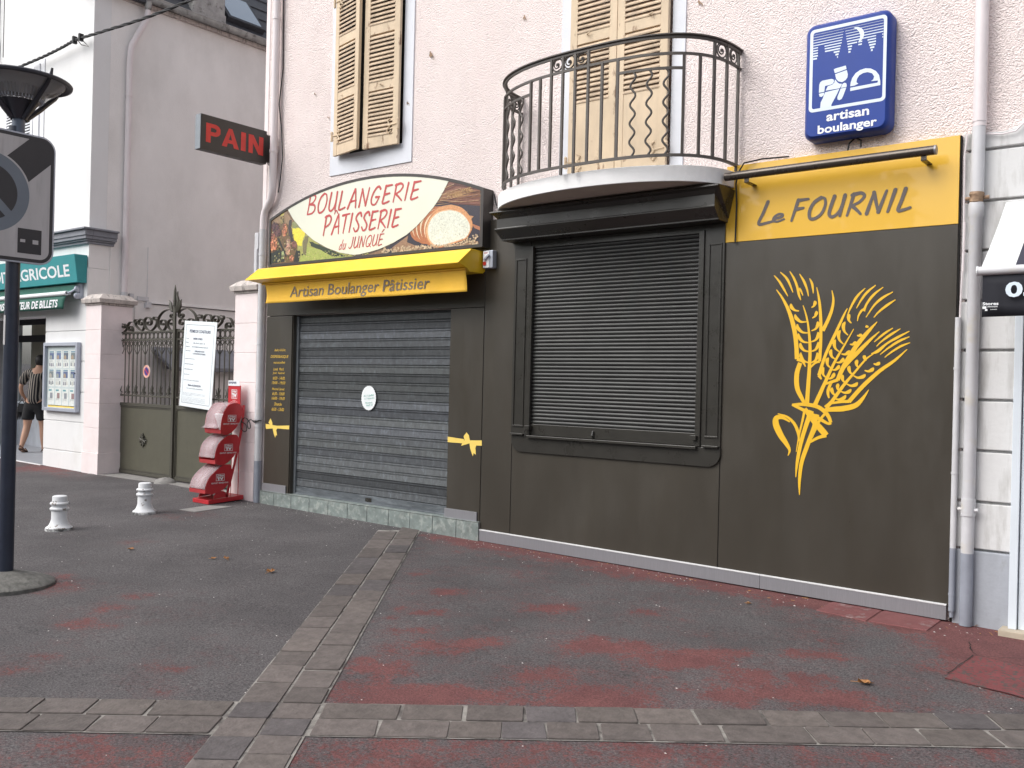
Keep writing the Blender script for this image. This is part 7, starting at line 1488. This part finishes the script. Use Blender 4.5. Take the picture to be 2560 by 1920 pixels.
# ================================================================== PERSON
ps_ = thing('person', 'person seen from behind in striped black shirt and shorts at the bank entrance', 'person', (-15.87, .69, .135), R(YAW))
def skin(name, verts, edges, rad, m, root=0, sub=2, label=None):
    me = bpy.data.meshes.new(name); me.from_pydata(verts, edges, []); o = bpy.data.objects.new(name, me); scene.collection.objects.link(o)
    o.parent = ps_; me.materials.append(m)
    k = o.modifiers.new('skin', 'SKIN'); k.branch_smoothing = .6; k.use_smooth_shade = True
    sv = me.skin_vertices[0].data
    for i, r in enumerate(rad): sv[i].radius = r if isinstance(r, tuple) else (r, r); sv[i].use_root = (i == root)
    q = o.modifiers.new('sub', 'SUBSURF'); q.levels = sub; q.render_levels = sub
    if label: o['label'] = label
    return o
V = [(.02, 0, .88), (.03, 0, 1.05), (.04, .01, 1.26), (.065, .03, 1.40), (.08, .035, 1.47), (.088, .045, 1.54), (.09, .045, 1.60), (.09, .04, 1.645)]
Rr = [(.15, .10), (.14, .10), (.16, .10), (.085, .07), (.055, .055), (.072, .085), (.078, .095), (.055, .07)]
E_ = [(i, i+1) for i in range(7)]
def chain(pts, rads, at):
    b = len(V); V.extend(pts); Rr.extend(rads)
    E_.append((at, b)); E_.extend([(b+i, b+i+1) for i in range(len(pts)-1)]); return b
chain([(-.08, 0, .80), (-.105, .02, .62), (-.115, .02, .46), (-.135, -.02, .30), (-.155, -.07, .13), (-.16, -.075, .09), (-.16, .02, .045), (-.16, .09, .035)], [.105, .085, .060, .060, .036, .036, .034, .026], 0)
chain([(.115, 0, .80), (.125, .05, .62), (.125, .07, .46), (.13, .08, .30), (.13, .10, .10), (.13, .10, .06), (.13, .20, .03), (.13, .27, .025)], [.105, .085, .060, .060, .036, .036, .034, .026], 0)
a = chain([(-.07, .02, 1.37), (-.145, .02, 1.36), (-.195, .0, 1.23), (-.225, -.01, 1.11), (-.225, .03, 1.01), (-.20, .09, .93), (-.19, .11, .90)], [.06, .052, .042, .036, .032, .024, .026], 3)
wr_ = a+6
for k, (dx, dy, L) in enumerate(((-.022, .0, .055), (-.008, .006, .062), (.006, .006, .058), (.020, .0, .046))):
    chain([(-.19+dx, .118+dy, .872), (-.188+dx, .125+dy, .872-L*.5), (-.183+dx, .108+dy, .872-L)], [.0095, .0085, .0075], wr_)
chain([(-.165, .105, .895), (-.150, .112, .872), (-.150, .118, .852)], [.011, .009, .008], wr_)
a = chain([(.19, .03, 1.37), (.235, .03, 1.35), (.27, .05, 1.22), (.285, .07, 1.11), (.27, .17, 1.06), (.25, .27, 1.05), (.245, .30, 1.05)], [.06, .052, .042, .036, .030, .024, .026], 3)
for k, (dz, L) in enumerate(((.022, .055), (.008, .062), (-.006, .058), (-.020, .046))):
    chain([(.243, .325, 1.05+dz), (.236, .325+L*.5, 1.05+dz), (.222, .325+L*.85, 1.05+dz)], [.0095, .0085, .0075], a+6)
chain([(.222, .315, 1.07), (.205, .335, 1.078), (.200, .355, 1.075)], [.011, .009, .008], a+6)
chain([(.09, .145, 1.56)], [.012], 5)
for s in (-1, 1): chain([(.088+s*.078, .035, 1.555)], [.014], 5)
skin('body', V, E_, Rr, M['skin'])
SV = [(.03, 0, .80), (.035, 0, 1.03), (.04, .01, 1.24), (.06, .02, 1.37), (.07, .03, 1.42), (-.08, .02, 1.365), (-.145, .02, 1.34), (-.185, .0, 1.24), (-.215, -.005, 1.15), (.19, .03, 1.365), (.24, .03, 1.34), (.268, .045, 1.24), (.285, .06, 1.15)]
skin('striped_shirt', SV, [(0, 1), (1, 2), (2, 3), (3, 4), (3, 5), (5, 6), (6, 7), (7, 8), (3, 9), (9, 10), (10, 11), (11, 12)], [(.20, .14), (.18, .13), (.185, .125), (.12, .09), (.07, .065), .085, .078, .072, .072, .085, .078, .072, .072], M['shirt'])
skin('shorts', [(.02, 0, .99), (.02, 0, .86), (-.085, .01, .76), (-.11, .02, .60), (-.112, .02, .56), (.12, .01, .76), (.13, .045, .60), (.132, .05, .56)], [(0, 1), (1, 2), (2, 3), (3, 4), (1, 5), (5, 6), (6, 7)], [(.165, .12), (.17, .135), .118, .108, .105, .118, .108, .105], M['shorts'])
m_ = MB(); n = 16
for i in range(9):
    pass
pf = [(.0, 1.668), (.045, 1.660), (.075, 1.635), (.090, 1.60), (.093, 1.56), (.085, 1.52), (.070, 1.495), (.05, 1.49)]
m_.lathe([(r, z) for r, z in pf], (.09, .03, 0), 20)
m_.v = [(x, y*1.08 if y < .03 else .03+(y-.03)*(.95 if z > 1.60 else .35), z + random.uniform(-.004, .004)) for x, y, z in m_.v]
m_.build('hair', M['hair'], ps_, local=True, smooth=60)
for fx, fy, hz in ((-.16, .01, .05), (.13, .17, .0)):
    m_ = MB(); o_ = [(fx+.045*math.sin(t*math.pi/8)*(1 if t < 8 else 1), fy-.01+.13*math.cos(t*math.pi/8)) for t in range(16)]
    tilt = lambda a, b, dz: (a, b, max(0, (fy+.08-b))*(.35 if hz else 0)+dz)
    m_.prism(o_, lambda a, b: tilt(a, b, .003), lambda a, b: tilt(a, b, .022))
    m_.tube([tilt(fx-.042, fy+.05, .02), tilt(fx, fy+.06, .075), tilt(fx+.042, fy+.05, .02)], .009, 6); m_.tube([tilt(fx-.04, fy-.08, .03), tilt(fx, fy-.125, .07), tilt(fx+.04, fy-.08, .03)], .008, 6)
    m_.build('sandal', M['sandal'], ps_, local=True)
bg_ = thing('shoulder_bag', 'small black fringed bag hanging from the hand of the person', 'bag', (-16.03, .56, .85))
m_ = MB(); c = Vector((-16.03, .56, .90)); rr_ = Vector((.786, .618, 0)); dd = Vector((-.618, .786, 0))
m_.obox(c, rr_, dd, (.25, .2, 1), .055, .035, .075)
for k in range(14):
    t = -.055+.11*k/13; a = c+rr_*t+Vector((0, 0, -.06)); m_.tube([a, a+Vector((-.03*random.random()-.02, -.01, -.06)), a+Vector((-.05*random.random()-.02, 0, -.12-.03*random.random()))], [.009, .007, .002], 5)
m_.tube([c+rr_*-.05+Vector((0, 0, .07)), c+Vector((.02, 0, .14)), c+rr_*.05+Vector((0, 0, .07))], .007, 6)
m_.build('bag_body', M['shorts'], bg_)
# ================================================================== TREES ACROSS THE STREET (seen only mirrored in the panels)
m_ = MB(); random.seed(21)
for i in range(5200):
    x = random.uniform(-42, 22); top = 7.2 + 1.6*math.sin(x*.45) + 1.0*math.sin(x*1.3+1) + .5*math.sin(x*3.1)
    z = -.5 + (top+.5)*random.random()**.8; y = -21 + random.uniform(-1.6, 1.6)
    s_ = random.uniform(.35, .75); a = Vector((random.gauss(0, 1), random.gauss(0, 1), random.gauss(0, 1))).normalized(); b = a.cross(Vector((random.gauss(0, 1), random.gauss(0, 1), random.gauss(0, 1)))).normalized()
    c = Vector((x, y, z)); m_.poly([c+a*s_, c+b*s_*.7, c-a*s_, c-b*s_*.7])
tag(m_.build('treeline', M['plant']), kind='stuff')
# ================================================================== LEAVES AND GRIT
def dleaf(x, y, s, rz, label):
    t = thing('fallen_leaf', label, 'leaf', (x, y, gz(x, y)+.004), rz, 'dry leaves fallen on the pavement')
    m_ = MB(); out = []
    for k in range(15):
        a = 2*math.pi*k/15; q = s*(1 if k % 3 == 0 else (.55 if k % 3 == 1 else .68))*random.uniform(.8, 1.15)
        out.append((q*math.cos(a), .75*q*math.sin(a), .006+abs(random.gauss(0, s*.22))))
    m_.add([(0, 0, s*.1)] + out, [(0, k+1, (k+1) % 15+1) for k in range(15)])
    m_.tube([(0, 0, s*.1), (-s*.7, s*.2, s*.12), (-s*1.4, s*.3, .004)], .0018, 5)
    m_.build('leaf_blade', M['leaf'], t, local=True)
dleaf(-1.488, -1.579, .050, .4, 'large curled brown leaf alone on the red stained pavement at the right')
dleaf(-5.804, -2.062, .048, 2.0, 'curled orange brown leaf left of the cross paver band, middle of the grey pavement')
dleaf(-6.532, -2.078, .030, 1.0, 'left one of two small dry leaves lying close together')
dleaf(-6.44, -2.020, .034, 3.0, 'right one of two small dry leaves lying close together')
dleaf(-7.356, -2.336, .036, .2, 'small dry leaf nearest the lamp post, left of the leaf pair')
dleaf(-2.62, -.46, .022, .2, 'tiny orange leaf close to the silver kick plate under the brown panels')
dleaf(-1.27, .02, .022, 1.2, 'tiny orange leaf at the foot of the right drainpipe')
m_ = MB()
for i in range(520):
    if random.random() < .55:
        x = random.uniform(-9.2, -1.2); y = -.03 - abs(random.gauss(0, .17)) - (.0 if x > -5.4 else .02)
    else:
        x = random.uniform(-9.5, -.8); y = random.uniform(-4.6, -.3)
    s = random.uniform(.002, .0065)*(1.4 if random.random() < .08 else 1); z = gz(x, y)
    m_.add([(x+s*random.uniform(.6, 1.6), y, z+.001), (x, y+s, z+.001), (x-s, y, z+.001), (x, y-s*random.uniform(.5, 1.3), z+.001), (x, y, z+s*.7)], [(0, 1, 4), (1, 2, 4), (2, 3, 4), (3, 0, 4)])
tag(m_.build('grit', M['litter']), kind='stuff')
m_ = MB()
for i in range(60):
    x = random.uniform(-5.0, -.9); y = -.03-abs(random.gauss(0, .10)); z = gz(x, y); a = random.uniform(0, 3.14); l = random.uniform(.008, .03)
    m_.add([(x, y, z+.002), (x+l*math.cos(a), y+l*math.sin(a), z+.003), (x+l*math.cos(a)-.003, y+l*math.sin(a)+.004, z+.005), (x-.002, y+.004, z+.004)], [(0, 1, 2, 3)])
tag(m_.build('leaf_crumbs', M['leaf']), kind='stuff')
